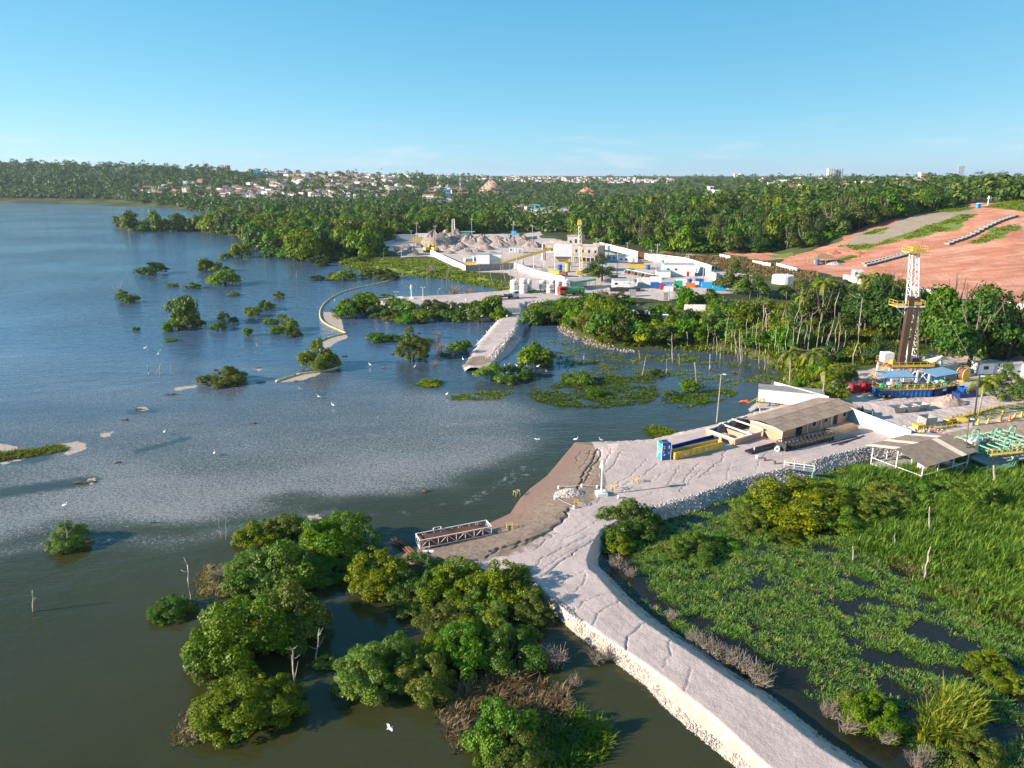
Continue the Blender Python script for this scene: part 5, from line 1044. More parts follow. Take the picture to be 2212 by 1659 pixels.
# black welded pipe rack
p, L, a = seg((1697, 976), (1800, 951)); t = T('pipe_rack', 'long black welded rack of pipe frames before the pink house', 'rack', p, a); W_ = 2.0
for y in (0, W_):
    mb = MB().box((L / 2, y, .1), (L, .12, .12)).box((L / 2, y, 1.35), (L, .1, .1))
    for i in range(14): mb.box((L * i / 13, y, .7), (.08, .08, 1.3)).tube((L * i / 13, y, .1), (min(L, L * (i + 1) / 13), y, 1.35), .03, None, 4)
    part('side_frame', mb, DSTEEL, t)
for i in range(12): part('cradle', MB().box((L * (i + .5) / 12, W_ / 2, .75), (.12, W_, .1)).box((L * (i + .5) / 12, W_ / 2, .35), (.1, W_, .5)).tube((L * (i + .5) / 12, .1, .8), (L * (i + .5) / 12, W_ / 2, 1.5), .04, None, 4).tube((L * (i + .5) / 12, W_ - .1, .8), (L * (i + .5) / 12, W_ / 2, 1.5), .04, None, 4), DSTEEL, t)
for x in (-.05, L + .05):
    mb = MB().slab([(x, 0, .1), (x, W_, .1), (x, W_, 1.3), (x, 0, 1.3)], .04); part('end_screen', mb, DSTEEL, t)
# tan covered bin
p, L, a = seg((1802, 949), (1848, 938)); t = T('waste_bin', 'steel bin under a sagging tan tarpaulin by the white wall', 'bin', p, a)
part('bin_body', MB().box((L / 2, 1.1, .5), (L, 2.2, 1.1)), GREY, t); me = MB(); n = 8
for i in range(n + 1):
    for j in range(n + 1): me.v.append((L * (i / n * 1.16 - .08), 2.2 * (j / n * 1.2 - .1), 1.1 + .55 * math.sin(3.14 * j / n) * (1 - .5 * math.sin(3.14 * i / n)) + RS.uniform(-.06, .06) - (.35 if j in (0, n) else 0)))
me.f = [(i * (n + 1) + j, (i + 1) * (n + 1) + j, (i + 1) * (n + 1) + j + 1, i * (n + 1) + j + 1) for i in range(n) for j in range(n)]; part('tarpaulin', me, TARPT, t, True)
for i, (u_, v_) in enumerate([((1790, 958), (1850, 944)), ((1795, 962), (1856, 947)), ((1812, 962), (1866, 942))]):
    p, L, a = seg(u_, v_); rr_.put(p + Vector((0, 0, .12)), a, (L, 1, 1), 'dark pipe lying on the gravel beside the tan covered bin', 'pipes beside the tan bin')
# flange wheel, drum, cone, pads
p = S(1679, 974); t = T('flanged_spool', 'white flanged steel spool lying by the black rack', 'spool', p, ang + .3)
part('flange', MB().tube((-.25, 0, .42), (-.13, 0, .42), .42, None, 16), WHITE, t); part('flange', MB().tube((.13, 0, .42), (.25, 0, .42), .42, None, 16), WHITE, t); part('pipe_neck', MB().tube((-.14, 0, .42), (.14, 0, .42), .24, None, 12), STEEL, t); part('bore', MB().tube((-.27, 0, .42), (-.24, 0, .42), .2, None, 12), DSTEEL, t)
p = S(1693, 966); t = T('red_valve', 'small red valve head on dark pipes by the spool', 'valve', p, ang); part('valve_body', MB().box((0, 0, .45), (.5, .4, .35)), RED, t); part('handwheel', MB().tube((0, 0, .62), (0, 0, .68), .22, None, 10), RED, t); part('base_pipe', MB().tube((-.6, 0, .2), (1.4, 0, .2), .09, None, 7), DSTEEL, t); part('stand', MB().box((0, 0, .12), (.4, .4, .26)), DSTEEL, t)
for px, py, nm, m_, lb, cat in ((1629, 975, 'traffic_cone', WHITE, 'white marker cone at the annex corner', 'cone'),):
    t = T(nm, lb, cat, S(px, py)); part('cone', MB().lathe((0, 0, .04), [(.17, 0), (.05, .7)], 10), m_, t); part('foot', MB().box((0, 0, .03), (.4, .4, .05)), m_, t)
bkt = lambda m_: MB().lathe((0, 0, 0), [(.2, 0), (.24, .45)], 10)
for px, py, m_, lb in ((1635, 990, WHITE, 'white plastic bucket on the open gravel'), (1651, 995, RUST, 'small rusty valve block on the gravel'), (1673, 1002, RUST, 'rust-brown marker peg on the gravel'), (1706, 1016, RUST, 'rusty block near the white footbridge'), (1712, 1012, BLUE, 'thin blue marker post at the pad edge')):
    q = S(px, py); t = T('marker_block', lb, 'marker', q); 
    if m_ is BLUE: part('peg', MB().tube((0, 0, -.1), (0, 0, 1.0), .05, None, 6), m_, t); part('cap', MB().tube((0, 0, .98), (0, 0, 1.05), .07, None, 6), WHITE, t)
    else: part('block', bkt(m_), m_, t); part('rim', MB().tube((0, 0, .42), (0, 0, .48), .26, None, 10), WHITE if m_ is WHITE else RUST, t)
# footbridge with rails over the bank
p, L, a = seg((1690, 1012), (1752, 1010)); p = S(1693, 1014); q = P(1757, 1024, 1.2); d = q - p; a = math.atan2(d.y, d.x); L = math.hypot(d.x, d.y)
t = T('footbridge', 'small white and yellow railed footbridge over the stone bank', 'footbridge', (p.x, p.y, 1.75), a)
for i in range(9): part('deck_plank', MB().box((L * (i + .5) / 9, 0, 0), (L / 9 - .03, 1.0, .07)), STEEL, t)
for y in (-.5, .5):
    part('handrail', MB().tube((0, y, 1.0), (L, y, 1.0), .04, None, 6), YEL if y > 0 else WHITE, t); part('knee_rail', MB().tube((0, y, .55), (L, y, .55), .03, None, 6), WHITE, t)
    for i in range(4): part('post', MB().tube((L * i / 3, y, 0), (L * i / 3, y, 1.0), .035, None, 6), WHITE, t)
for y in (-.4, .4): part('leg', MB().tube((L * .97, y, -2.1), (L * .97, y, 0), .07, None, 6), MINT, t)

# lamp posts
def lamp_post(label, base, h, mat=CONCD, lamps=1, lean=0., r=.13, arm=.6, cat='lamp post'):
    t = T('lamp_post', label, cat, base); part('pole', MB().tube((0, 0, -.6), (lean, 0, h), r, r * .6, 8), mat, t)
    for i in range(lamps):
        s = (-1, 1)[i % 2] if lamps > 1 else 1; hd = part('lamp_head', MB().box((lean + s * arm, 0, h - .05), (.55, .3, .16)), WHITE, t); part('arm', MB().tube((lean, 0, h - .15), (lean + s * arm, 0, h - .05), .04, None, 5), STEEL, t)
    return t
def lamp_at(px, py, tx, ty, label, **k):
    b = S(px, py); h = up_to(b, tx, ty); return lamp_post(label, b, h.z - b.z, lean=h.x - b.x, **k)
lamp_at(1548, 912, 1558, 808, 'tall leaning lamp post standing in the flooded inlet', mat=DEAD); lamp_at(2083, 1012, 2093, 905, 'dark lamp post at the back of the open shed', mat=BARK); lamp_at(2103, 920, 2116, 812, 'black lamp post by the lawn near the palm', mat=DSTEEL, r=.17)
lamp_at(924, 1248, 925, 1190, 'short lamp post with white dish rising from the mangroves', mat=DEAD, lamps=2, arm=.35, r=.1)
# white boundary wall with posts
w_ = [(1668, 868), (1786, 893), (1854, 925), (1962, 972)]
for i in range(3):
    p, q = G(*w_[i]), G(*w_[i + 1]); p.z = q.z = 1.6; d = q - p; L = math.hypot(d.x, d.y); a = math.atan2(d.y, d.x); hgt = (2.7, 2.3, 2.3)[i]
    t = T('boundary_wall', ['high white boundary wall behind the pink house roof', 'white boundary wall beside the tan covered bin', 'white boundary wall falling toward the open shed'][i], 'wall', p, a); n = max(2, int(L / 2.6))
    for k in range(n): part('wall_panel', MB().box((L * (k + .5) / n, 0, hgt / 2 - .3), (L / n - .012, .14, hgt + .6)), WALLW, t)
    part('coping', MB().box((L / 2, 0, hgt + .03), (L + (.02 if i < 2 else 0), .2, .07)), WALLW, t)
    for k in range(1, n, 2): part('fence_post', MB().tube((L * k / n, -.14, -.2), (L * k / n, -.14, hgt + 1.0), .035, None, 5), STEEL, t)
p, q = G(1786, 893), G(1786, 880); t = T('utility_block', 'flat concrete tank behind the high white wall', 'tank', (p.x - 1, p.y + 2.5, 1.6), math.atan2(-.35, 1)); part('tank_body', MB().box((-5, 1.5, 1.2), (12, 3.4, 2.6)), WALLW, t); part('cover_slab', MB().box((-5, 1.5, 2.56), (12.3, 3.7, .14)), CONCD, t)
# yellow stair landing at the water
p = G(1655, 888); t = T('landing_stage', 'yellow-railed concrete landing with steps at the flooded edge', 'landing', (p.x, p.y, 1.1), -.1); part('platform', MB().box((0, 0, 0), (3.6, 2.4, .3)), CONC, t)
for i in range(4): part('step', MB().box((-2.0 - i * .35, 0, -.12 - i * .28), (.36, 1.6, .24)), CONC, t)
for y in (-1.15, 1.15):
    part('handrail', MB().tube((-1.8, y, 1.15), (1.8, y, 1.15), .045, None, 6).tube((-1.8, y, 1.15), (-3.4, y, .1), .045, None, 6), YEL, t); part('mid_rail', MB().tube((-1.8, y, .65), (1.8, y, .65), .035, None, 6), YEL, t)
    for x in (-1.8, -.6, .6, 1.8): part('post', MB().tube((x, y, .1), (x, y, 1.15), .04, None, 6), YEL, t)
part('cabinet', MB().box((.5, -.3, .5), (.5, .4, .7)), BLUE, t)
for x, y in ((-1.5, -1), (1.5, -1), (-1.5, 1), (1.5, 1)): part('pile', MB().tube((x, y, -2), (x, y, -.1), .12, None, 6), CONC, t)

# open shed with two roofs
def quadroof(t, name, c0, c1, c2, c3, ncol, lite):
    """sloped roof of corrugated strips between four corners, each strip a sheet of its own"""
    c0, c1, c2, c3 = map(Vector, (c0, c1, c2, c3)); r = link(name, None, t); 
    for k in range(ncol):
        f0, f1 = k / ncol, (k + 1) / ncol + .006; p0, p1, q0, q1 = c0.lerp(c1, f0), c0.lerp(c1, f1), c3.lerp(c2, f0), c3.lerp(c2, f1); mb = MB(); n = 10; nrm = (c1 - c0).cross(c3 - c0).normalized()
        for i in range(n + 1):
            w = nrm * (.03 * (1 if i % 2 else -1)) + nrm * (.012 * (k % 2)); a_, b_ = p0.lerp(p1, i / n) + w, q0.lerp(q1, i / n) + w; mb.v += [tuple(a_), tuple(b_), tuple(a_ - nrm * .02), tuple(b_ - nrm * .02)]
        for i in range(n): b = i * 4; mb.f += [(b, b + 4, b + 5, b + 1), (b + 2, b + 3, b + 7, b + 6), (b, b + 2, b + 6, b + 4), (b + 1, b + 5, b + 7, b + 3)]
        part('roof_sheet', mb, FIBROL if k in lite else FIBRO, r)
    return r
s0, s1, s2 = S(1902, 1012), S(1985, 1030), S(2082, 1010)
s0, s1, s2 = P(1900, 1018, .6), P(1990, 1040, .6), P(2085, 1010, .6)
ax = (s2 - s1); ax.z = 0; Ls = ax.length + 1.5; a = math.atan2(ax.y, ax.x)
t = T('open_shed', 'open white-post shed with brown and pale striped roofs beside the swamp', 'shed', (s1.x, s1.y, .3), a); Ds = 9.0
for x in np.linspace(.4, Ls - .6, 4):
    for y in (.3, Ds * .5, Ds - .3): part('post', MB().tube((x, y, -.5), (x, y, 3.0 if y != Ds * .5 else 3.9), .09, None, 7), WHITE, t)
for y in (.3, Ds - .3): part('wall_plate', MB().box((Ls / 2 - .1, y, 2.98), (Ls, .14, .16)), WHITE, t); part('brace_rail', MB().box((Ls / 2 - .1, y, 1.0), (Ls - .6, .1, .1)), WHITE, t)
part('brace_rail', MB().box((.4, Ds / 2, 1.0), (.1, Ds - .6, .1)), WHITE, t)
quadroof(t, 'front_roof', (-.5, -.6, 2.95), (Ls + .3, -.6, 2.95), (Ls + .3, Ds / 2, 4.1), (-.5, Ds / 2, 4.1), 9, (6,)); quadroof(t, 'rear_roof', (Ls + .3, Ds + .6, 2.95), (-.5, Ds + .6, 2.95), (-.5, Ds / 2, 4.12), (Ls + .3, Ds / 2, 4.12), 9, (1, 5, 8))
part('floor', MB().box((Ls / 2, Ds / 2, -.05), (Ls - .6, Ds - .6, .3)), CONC, t); part('notice_board', MB().box((2.2, Ds - .5, 1.5), (1.2, .06, .8)), WHITE, t)
for i in range(3): part('tank', MB().tube((Ls * .35 + i * 2.6, Ds * .3, .1), (Ls * .35 + i * 2.6, Ds * .3, 1.5), .8, None, 14), (WHITE, GREY, WHITE)[i], t)
# ------------------------------------------------------------------ drilling rig and its pad
def rail(t, pts, mat=YEL, h=1.05, sp=1.4, r=.035):
    """posts, top and knee rail along corner points, as parts of t"""
    pts = [Vector(p) for p in pts]
    for p, q in zip(pts[:-1], pts[1:]):
        for z, nm in ((h, 'top_rail'), (h * .5, 'knee_rail')): part(nm, MB().tube(p + Vector((0, 0, z)), q + Vector((0, 0, z)), r, None, 5), mat, t)
        n = max(1, int((q - p).length / sp))
        for i in range(n + (q is pts[-1])): part('rail_post', MB().tube(p.lerp(q, i / n), p.lerp(q, i / n) + Vector((0, 0, h)), r, None, 5), mat, t)
B0 = G(1948, 820); gzr = B0.z
rig = T('drilling_rig', 'tall white lattice drilling mast with yellow platforms on the rig pad', 'drilling rig', B0, .06)
FZ = 3.6
part('rig_floor', MB().box((0, 0, FZ), (9.5, 6.5, .35)), RUST, rig)
for x in (-4.2, -1.4, 1.4, 4.2):
    for y in (-2.9, 2.9): part('substructure_leg', MB().box((x, y, FZ / 2 - .1), (.35, .35, FZ)), WHITE, rig)
for y in (-2.9, 2.9):
    for x in (-2.8, 0, 2.8): part('substructure_brace', MB().tube((x - 1.4, y, .1), (x + 1.4, y, FZ - .2), .09, None, 5).tube((x + 1.4, y, .1), (x - 1.4, y, FZ - .2), .09, None, 5), WHITE, rig)
rail(rig, [(-4.7, 3.2, FZ + .15), (-4.7, -3.2, FZ + .15), (4.7, -3.2, FZ + .15), (4.7, 3.2, FZ + .15), (-4.7, 3.2, FZ + .15)])
part('toe_board', MB().box((-.0, -3.27, FZ + .38), (9.5, .04, .45)), YEL, rig); part('drawworks', MB().box((2.6, 1.6, FZ + .9), (2.2, 1.8, 1.4)), STEEL, rig); part('winch_drum', MB().tube((1.3, -.6, FZ + .9), (2.6, -.6, FZ + .9), .55, None, 12), DSTEEL, rig)
part('control_cabin', MB().box((-3.2, 1.7, FZ + 1.25), (2.2, 2.0, 2.1)), WHITE, rig); part('yellow_hood', MB().box((-3.2, -.8, FZ + .75), (1.3, 1.1, 1.0), .2, top=.6), YEL, rig); part('rotary_table', MB().tube((.2, -.2, FZ + .18), (.2, -.2, FZ + .45), .8, None, 14), RUST, rig)
st = MB()
for i in range(14): st.box((-5.0 - i * .36, -2.0, FZ - .1 - i * .26), (.36, 1.0, .06))
part('stair', st, YEL, rig)
for y in (-2.5, -1.5): part('stair_rail', MB().tube((-4.8, y, FZ + 1.0), (-9.8, y, 1.0), .04, None, 5).tube((-4.8, y, FZ + .1), (-9.8, y, .1), .06, None, 5).tube((-7.3, y, 2.0), (-7.3, y, 2.9), .035, None, 5).tube((-9.0, y, .6), (-9.0, y, 1.6), .035, None, 5), YEL, rig)
TOPR = up_to(B0, 1979, 545) - B0; mh = TOPR.z; lx = TOPR.x
def mleg(s, y, z):                     # lattice legs converge upward and lean a little
    f = (z - FZ) / (mh - FZ); w = 1.25 - .55 * f; return Vector((1.5 + (lx - 1.5) * f + s * w, y * (1.0 - .45 * f) + .6, z))
zs = np.linspace(FZ + .2, mh, 17)
for s in (-1, 1):
    for y in (-1, 1): part('mast_leg', MB().path([mleg(s, y, z) for z in (FZ, mh * .5, mh)], .13, 6), WHITE, rig)
for i in range(16):
    mb = MB(); a, b = zs[i], zs[i + 1]
    for s in (-1, 1): mb.tube(mleg(s, -1, a), mleg(s, 1, b), .055, None, 4).tube(mleg(s, -1, a), mleg(s, 1, a), .05, None, 4)
    for y in ((-1, 1) if i > 7 else (1,)): mb.tube(mleg(-1, y, a), mleg(1, y, b), .055, None, 4).tube(mleg(-1, y, a), mleg(1, y, a), .05, None, 4)
    part('lattice_bay', mb, WHITE, rig)
part('red_hose', MB().path([mleg(.9, -1.1, FZ + 1), mleg(.9, -1.1, mh * .45), mleg(.7, -1.0, mh * .62)], .08, 6), RED, rig); part('travelling_block', MB().box(mleg(.2, -.2, mh * .60), (.7, .5, 1.7)), RED, rig)
for i, s in enumerate((-.5, 0, .5)): part('drilling_line', MB().tube(mleg(s, 0, mh * .62), mleg(s * .4, 0, mh), .025, None, 4), DSTEEL, rig)
for (gx, gy) in ((14, 12), (-10, 14), (13, -9), (-9, -10)): part('guy_wire', MB().tube(mleg(.5 if gx > 0 else -.5, .5, mh * .97), Vector((gx, gy, .1)), .02, None, 3), STEEL, rig)
cz_ = mh + .1; cp = part('crown_platform', MB().box((lx, .6, cz_), (4.2, 2.8, .22)), YEL, rig); rail(rig, [(lx - 2.0, -.7, cz_ + .1), (lx + 2.0, -.7, cz_ + .1), (lx + 2.0, 1.9, cz_ + .1), (lx - 2.0, 1.9, cz_ + .1), (lx - 2.0, -.7, cz_ + .1)], YEL, 1.0, 1.3, .05)
part('crown_block', MB().box((lx, .6, cz_ + .6), (1.6, 1.2, .9)), YEL, rig); part('crown_lamp', MB().tube((lx + 1.4, .6, cz_), (lx + 1.4, .6, cz_ + 2.4), .06, None, 5), RUST, rig); part('crown_skirt', MB().box((lx, -.82, cz_ - .05), (4.2, .06, .4)), YEL, rig)
mz_ = (up_to(B0, 1957, 658) - B0).z
mbx = up_to(B0, 1955, 658).x - B0.x
part('monkey_board', MB().box((mbx - .2, -.8, mz_), (6.3, 3.0, .15)), YEL, rig); rail(rig, [(mbx - 3.3, .7, mz_ + .1), (mbx - 3.3, -2.3, mz_ + .1), (mbx + 2.9, -2.3, mz_ + .1), (mbx + 2.9, .7, mz_ + .1)], YEL, 1.1, 1.2, .05)
part('board_fascia', MB().box((mbx - .2, -2.33, mz_ - .05), (6.3, .05, .3)), WHITE, rig); part('wind_wall', MB().box((mbx + 1.3, -2.36, mz_ + .65), (1.6, .04, .7)), YEL, rig); part('board_strut', MB().tube((mbx - 2.9, -1, mz_), mleg(-1, -1, mz_ - 3.5), .06, None, 5).tube((mbx + 2.4, -1, mz_), mleg(1, -1, mz_ - 3.5), .06, None, 5), WHITE, rig)
pst = Proto(lambda: solo('drill_pipe_stand', MB().tube((0, 0, 0), (.055, 0, 1), .085 / 1, None, 6), BROWNP, 'x', 'drill pipe'))
ph = mz_ + 1.9 - FZ
for i in range(4):
    for j in range(7):
        for side in (0, 1):
            if side == 1 and (j > 3 or i > 1): continue
            q = rig.matrix_basis @ Vector((-2.7 + j * .19 + side * 1.8, -2.3 + i * .24, FZ + .18)); o = pst.put(q, .06, (1, 1, ph), 'brown drill pipe stand racked upright in the mast', 'drill pipe stands in the mast'); o.scale = (1, 1, ph)
            o.data = pst.o.data
bpy.data.meshes[pst.o.data.name].transform(Matrix.Identity(4))

# pump skids with roofs
def skid(label, p, a, L, W, roofs, bodym, tyre=False, mach=GREENP):
    t = T('pump_skid', label, 'pump unit', p, a); H = 1.5
    part('skid_tank', MB().box((L / 2, W / 2, H / 2 + .2), (L, W, H)), bodym, t)
    for i in range(int(L / .9)): part('tank_rib', MB().box((.45 + i * .9, -.05, H / 2 + .2), (.12, .1, H)), bodym, t)
    part('deck', MB().box((L / 2, W / 2, H + .25), (L + .4, W + .4, .1)), YEL, t); rail(t, [(-.1, W + .1, H + .3), (-.1, -.1, H + .3), (L + .1, -.1, H + .3), (L + .1, W + .1, H + .3)], YEL, 1.0, 1.3, .04)
    for x0, x1 in roofs:
        part('roof', MB().slab([(x0, -.5, H + 3.0), (x1, -.5, H + 3.0), (x1, W + .5, H + 3.35), (x0, W + .5, H + 3.35)], .06), M('blue_roof', (.22, .38, .50), (.17, .31, .42), 1.2, .45), t); part('roof_fascia', MB().box(((x0 + x1) / 2, -.5, H + 2.9), (x1 - x0, .06, .2)), BLUE, t)
        for x in (x0 + .2, (x0 + x1) / 2, x1 - .2):
            for y in (0, W): part('roof_post', MB().tube((x, y, H + .3), (x, y, H + 3.0), .06, None, 5), BLUE, t)
    rs = random.Random(int(L * 100))
    for i in range(int(L / 1.7)):
        x = .9 + i * 1.7; part('machine', MB().box((x, W * rs.uniform(.35, .6), H + .8), (rs.uniform(.8, 1.3), rs.uniform(.8, 1.4), rs.uniform(.7, 1.1)), rs.uniform(-.2, .2), top=.8), (mach, WHITE, mach, STEEL)[i % 4], t); part('pump_pipe', MB().path([(x - .5, .35, H + .5), (x - .3, .4, H + 1.2), (x + .6, .5, H + 1.25), (x + .8, W * .6, H + .7)], .09, 6), (mach, YEL)[i % 2], t)
    if tyre: 
        for x in (.6, 1.8): ty = part('wheel', MB().tube((x, -.3, .5), (x, -.02, .5), .5, None, 14), RUBBER, t); part('rim', MB().tube((x, -.33, .5), (x, -.29, .5), .24, None, 10), YEL, ty)
    return t
p, L, a = seg((1898, 874), (2012, 858)); p.z = 1.6; skid('long blue pump skid with pale blue roof and green pumps beside the mast', p, a, L, 3.0, [(.2, L * .62), ], BLUE, True)
p, L, a = seg((2018, 857), (2066, 848)); p.z = 1.6; tk = skid('dark blue tank skid with its own small blue roof', p, a, L, 3.0, [(-1.0, L * .92)], NAVY); part('sign_plate', MB().box((L * .4, -.12, 1.2), (1.0, .02, .5)), WHITE, tk)
# red machines
for i, (px, py, s) in enumerate([(1850, 848, 1.0), (1872, 845, 1.1), (1893, 842, .9)]):
    q = G(px, py); t = T('hydraulic_unit', ['red hydraulic unit at the outer end of the red row', 'red hydraulic unit in the middle of the red row', 'red hydraulic unit nearest the blue pump skid'][i], 'machine', q, .15, 'red hydraulic units', s); part('frame', MB().box((0, 0, .15), (2.6, 1.8, .3)), RED, t); part('housing', MB().box((-.4, .1, .95), (1.5, 1.3, 1.3)), RED, t); part('door_panel', MB().box((-.4, -.57, .95), (1.2, .04, 1.0)), M('red_dull', (.42, .03, .03)), t)
    for x in (-1.25, 1.25):
        for y in (-.85, .85): part('cage_post', MB().tube((x, y, .3), (x, y, 1.9), .05, None, 5), RED, t)
    part('cage_top', MB().tube((-1.25, -.85, 1.9), (1.25, -.85, 1.9), .05, None, 5).tube((-1.25, .85, 1.9), (1.25, .85, 1.9), .05, None, 5).tube((-1.25, -.85, 1.9), (-1.25, .85, 1.9), .05, None, 5).tube((1.25, -.85, 1.9), (1.25, .85, 1.9), .05, None, 5), RED, t); part('motor', MB().tube((.5, 0, .75), (1.2, 0, .75), .35, None, 10), RED, t)
q = G(1905, 848); t = T('flare_stack', 'short dark inclined pipe between the red units and blue skid', 'pipe', q, .9); part('pipe', MB().tube((-2.2, 0, .2), (2.2, 0, 3.6), .16, None, 8), DSTEEL, t); part('prop', MB().tube((1.2, 0, 0), (1.2, 0, 2.8), .08, None, 6), DSTEEL, t)
# hopper skips
def skip(): 
    t = T('mud_skip', 'x', 'skip'); part('tub', MB().add([(-1.0, -.7, .1), (1.0, -.7, .1), (1.0, .7, .1), (-1.0, .7, .1), (-1.7, -.95, 1.15), (1.5, -.95, 1.15), (1.5, .95, 1.15), (-1.7, .95, 1.15), (-1.58, -.85, 1.1), (1.4, -.85, 1.1), (1.4, .85, 1.1), (-1.58, .85, 1.1), (-.9, -.6, .2), (.9, -.6, .2), (.9, .6, .2), (-.9, .6, .2)],
        [(0, 3, 2, 1), (0, 1, 5, 4), (1, 2, 6, 5), (2, 3, 7, 6), (3, 0, 4, 7), (4, 5, 9, 8), (5, 6, 10, 9), (6, 7, 11, 10), (7, 4, 8, 11), (8, 9, 13, 12), (9, 10, 14, 13), (10, 11, 15, 14), (11, 8, 12, 15), (12, 13, 14, 15)]), STEEL, t)
    for x in (-.6, .6): part('runner', MB().box((x, 0, .05), (.12, 1.2, .1)), STEEL, t)
    return t
sk = Proto(skip)
for px, py, lb in ((1938, 890, 'grey tipping skip at the outer end in front of the blue skid'), (1965, 888, 'grey tipping skip in the middle before the blue skid'), (1985, 884, 'grey tipping skip nearest the sand heap')): sk.put(G(px, py), .25, 1.05, lb, 'grey skips before the pump skid')
heap('sand_heap', 'orange sand heap beside the dark blue tank skid', G(2048, 872), 3.6, 2.2, 1.9, SANDP, 6, 'heap', .3)
# tents
for px, py, s, m_, lb in ((2028, 806, 1.0, WHITE, 'white canopy tent behind the mast foot'), (2000, 796, .95, GREY, 'grey canopy tent behind the mast foot')):
    q = G(px, py); t = T('canopy_tent', lb, 'tent', q, .3, None, s); part('canopy', MB().add([(-2.6, -2.6, 2.6), (2.6, -2.6, 2.6), (2.6, 2.6, 2.6), (-2.6, 2.6, 2.6), (0, 0, 4.2)], [(0, 1, 4), (1, 2, 4), (2, 3, 4), (3, 0, 4), (3, 2, 1, 0)]), m_ if m_ is not WHITE else FIBROL, t); part('side_curtain', MB().slab([(-2.5, -2.5, 0), (2.5, -2.5, 0), (2.5, -2.5, 2.6), (-2.5, -2.5, 2.6)], .03), GREY, t)
    for x in (-2.5, 2.5):
        for y in (-2.45, 2.5): part('pole', MB().tube((x, y, 0), (x, y, 2.6), .05, None, 5), STEEL, t)
# boxes, pallets, barrels
def crate(label, px, py, d, mat, rz=.25, cat='crate', name='steel_bin', lid=None):
    q = G(px, py); t = T(name, label, cat, q, rz); x, y, z = d; part('box_floor', MB().box((0, 0, .08), (x, y, .12)), mat, t)
    for c_, dd in (((0, -y / 2, z / 2), (x, .06, z)), ((0, y / 2, z / 2), (x, .06, z)), ((-x / 2 + .03, 0, z / 2), (.06, y - .07, z)), ((x / 2 - .03, 0, z / 2), (.06, y - .07, z))): part('side', MB().box(c_, dd), mat, t)
    part('rim', MB().box((0, -y / 2 - .03, z - .05), (x + .1, .08, .1)).box((0, y / 2 + .03, z - .05), (x + .1, .08, .1)), mat, t)
    if lid: part('lid', MB().box((0, 0, z + .03), (x + .05, y + .05, .06)), lid, t)
    return t
crate('open grey steel bin standing alone on the rig yard', 2001, 918, (2.4, 2.0, 1.7), STEEL); crate('low yellow slatted pallet box on the rig yard', 1984, 928, (1.7, 1.3, 1.0), YEL, lid=YEL); crate('bright yellow box by the railing end', 2046, 915, (1.3, .9, .9), YEL, .6, lid=YEL); crate('yellow box on the lawn side of the railing', 2077, 910, (1.6, .9, .6), YEL, -.2, lid=YEL); crate('small yellow box near the white wall end', 1806, 866, (1.4, 1.0, .7), YEL, 0, lid=YEL)
q = G(2015, 944); t = T('blue_drum', 'blue plastic drum at the railing foot', 'drum', q); part('drum_body', MB().lathe((0, 0, 0), [(.62, 0), (.68, .3), (.62, .85)], 14), BLUE, t); part('drum_lid', MB().tube((0, 0, .83), (0, 0, .9), .5, None, 14), NAVY, t)
p, L, a = seg((2052, 912), (2162, 880)); p.z = 1.65; t = T('yellow_railing', 'long yellow pipe railing along the lawn of the rig pad', 'railing', p, a); rail(t, [(0, 0, 0), (L, 0, 0)]); part('kerb', MB().box((L / 2, .2, .1), (L, .25, .35)), YEL, t)
p, L, a = seg((1992, 940), (2068, 922)); p.z = 1.65; t = T('yellow_railing', 'short yellow railing with kerb beside the blue drum', 'railing', p, a); rail(t, [(0, 0, 0), (L, 0, 0)]); part('kerb', MB().box((L / 2, .25, .12), (L, .3, .4)), YEL, t)
for i, (px, py, m_) in enumerate([(2112, 916, YEL), (2134, 915, YEL), (2160, 910, ORANGE), (2180, 908, ORANGE), (2191, 904, YEL), (2206, 900, YEL)]):
    t = T('road_barrier', ['small yellow barrier foot beside the black lamp post', 'narrow yellow barrier on the road verge', 'orange and yellow barrier, larger of the pair', 'orange barrier behind the larger one', 'yellow barrier farther along the verge', 'yellow barrier at the picture edge'][i], 'barrier', G(px, py), .4, 'barriers on the road verge'); part('upright', MB().box((0, 0, .5), (.4, .3, 1.0), top=.5), m_, t); part('foot', MB().box((0, 0, .08), (.7, .6, .16)), YEL, t)
for i, (u_, v_) in enumerate([((1797, 874), (1845, 893)), ((1803, 872), (1853, 890))]):
    p, L, a = seg(u_, v_); p.z = 1.75; t = T('steel_ramp', ['rusty steel ramp sheet beside the wall', 'second steel ramp sheet beside the wall'][i], 'ramp', p, a); part('plate', MB().box((L / 2, 0, .35), (L, 1.1, .06)), RUST if i else FIBRO, t); part('edge_beam', MB().box((L / 2, -.56, .32), (L, .08, .26)).box((L / 2, .56, .32), (L, .08, .26)), FIBROL, t); part('trestle', MB().box((L * .2, 0, .02), (.2, 1.0, .55)).box((L * .8, 0, .02), (.2, 1.0, .55)), DSTEEL, t)
for px, py, lb in ((1858, 903, 'dark low trailer bed beyond the wall'), (1836, 896, 'dark steel trestle beyond the wall')):
    q = G(px, py); t = T('dark_trailer', lb, 'trailer', q, -.3); part('bed', MB().box((0, 0, .8), (4.2, 1.8, .2)), DSTEEL, t); part('headboard', MB().box((2.0, 0, 1.3), (.12, 1.8, 1.0)), DSTEEL, t)
    for x in (-1.2, 1.2): part('axle', MB().tube((x, -.9, .4), (x, .9, .4), .38, None, 10), RUBBER, t)
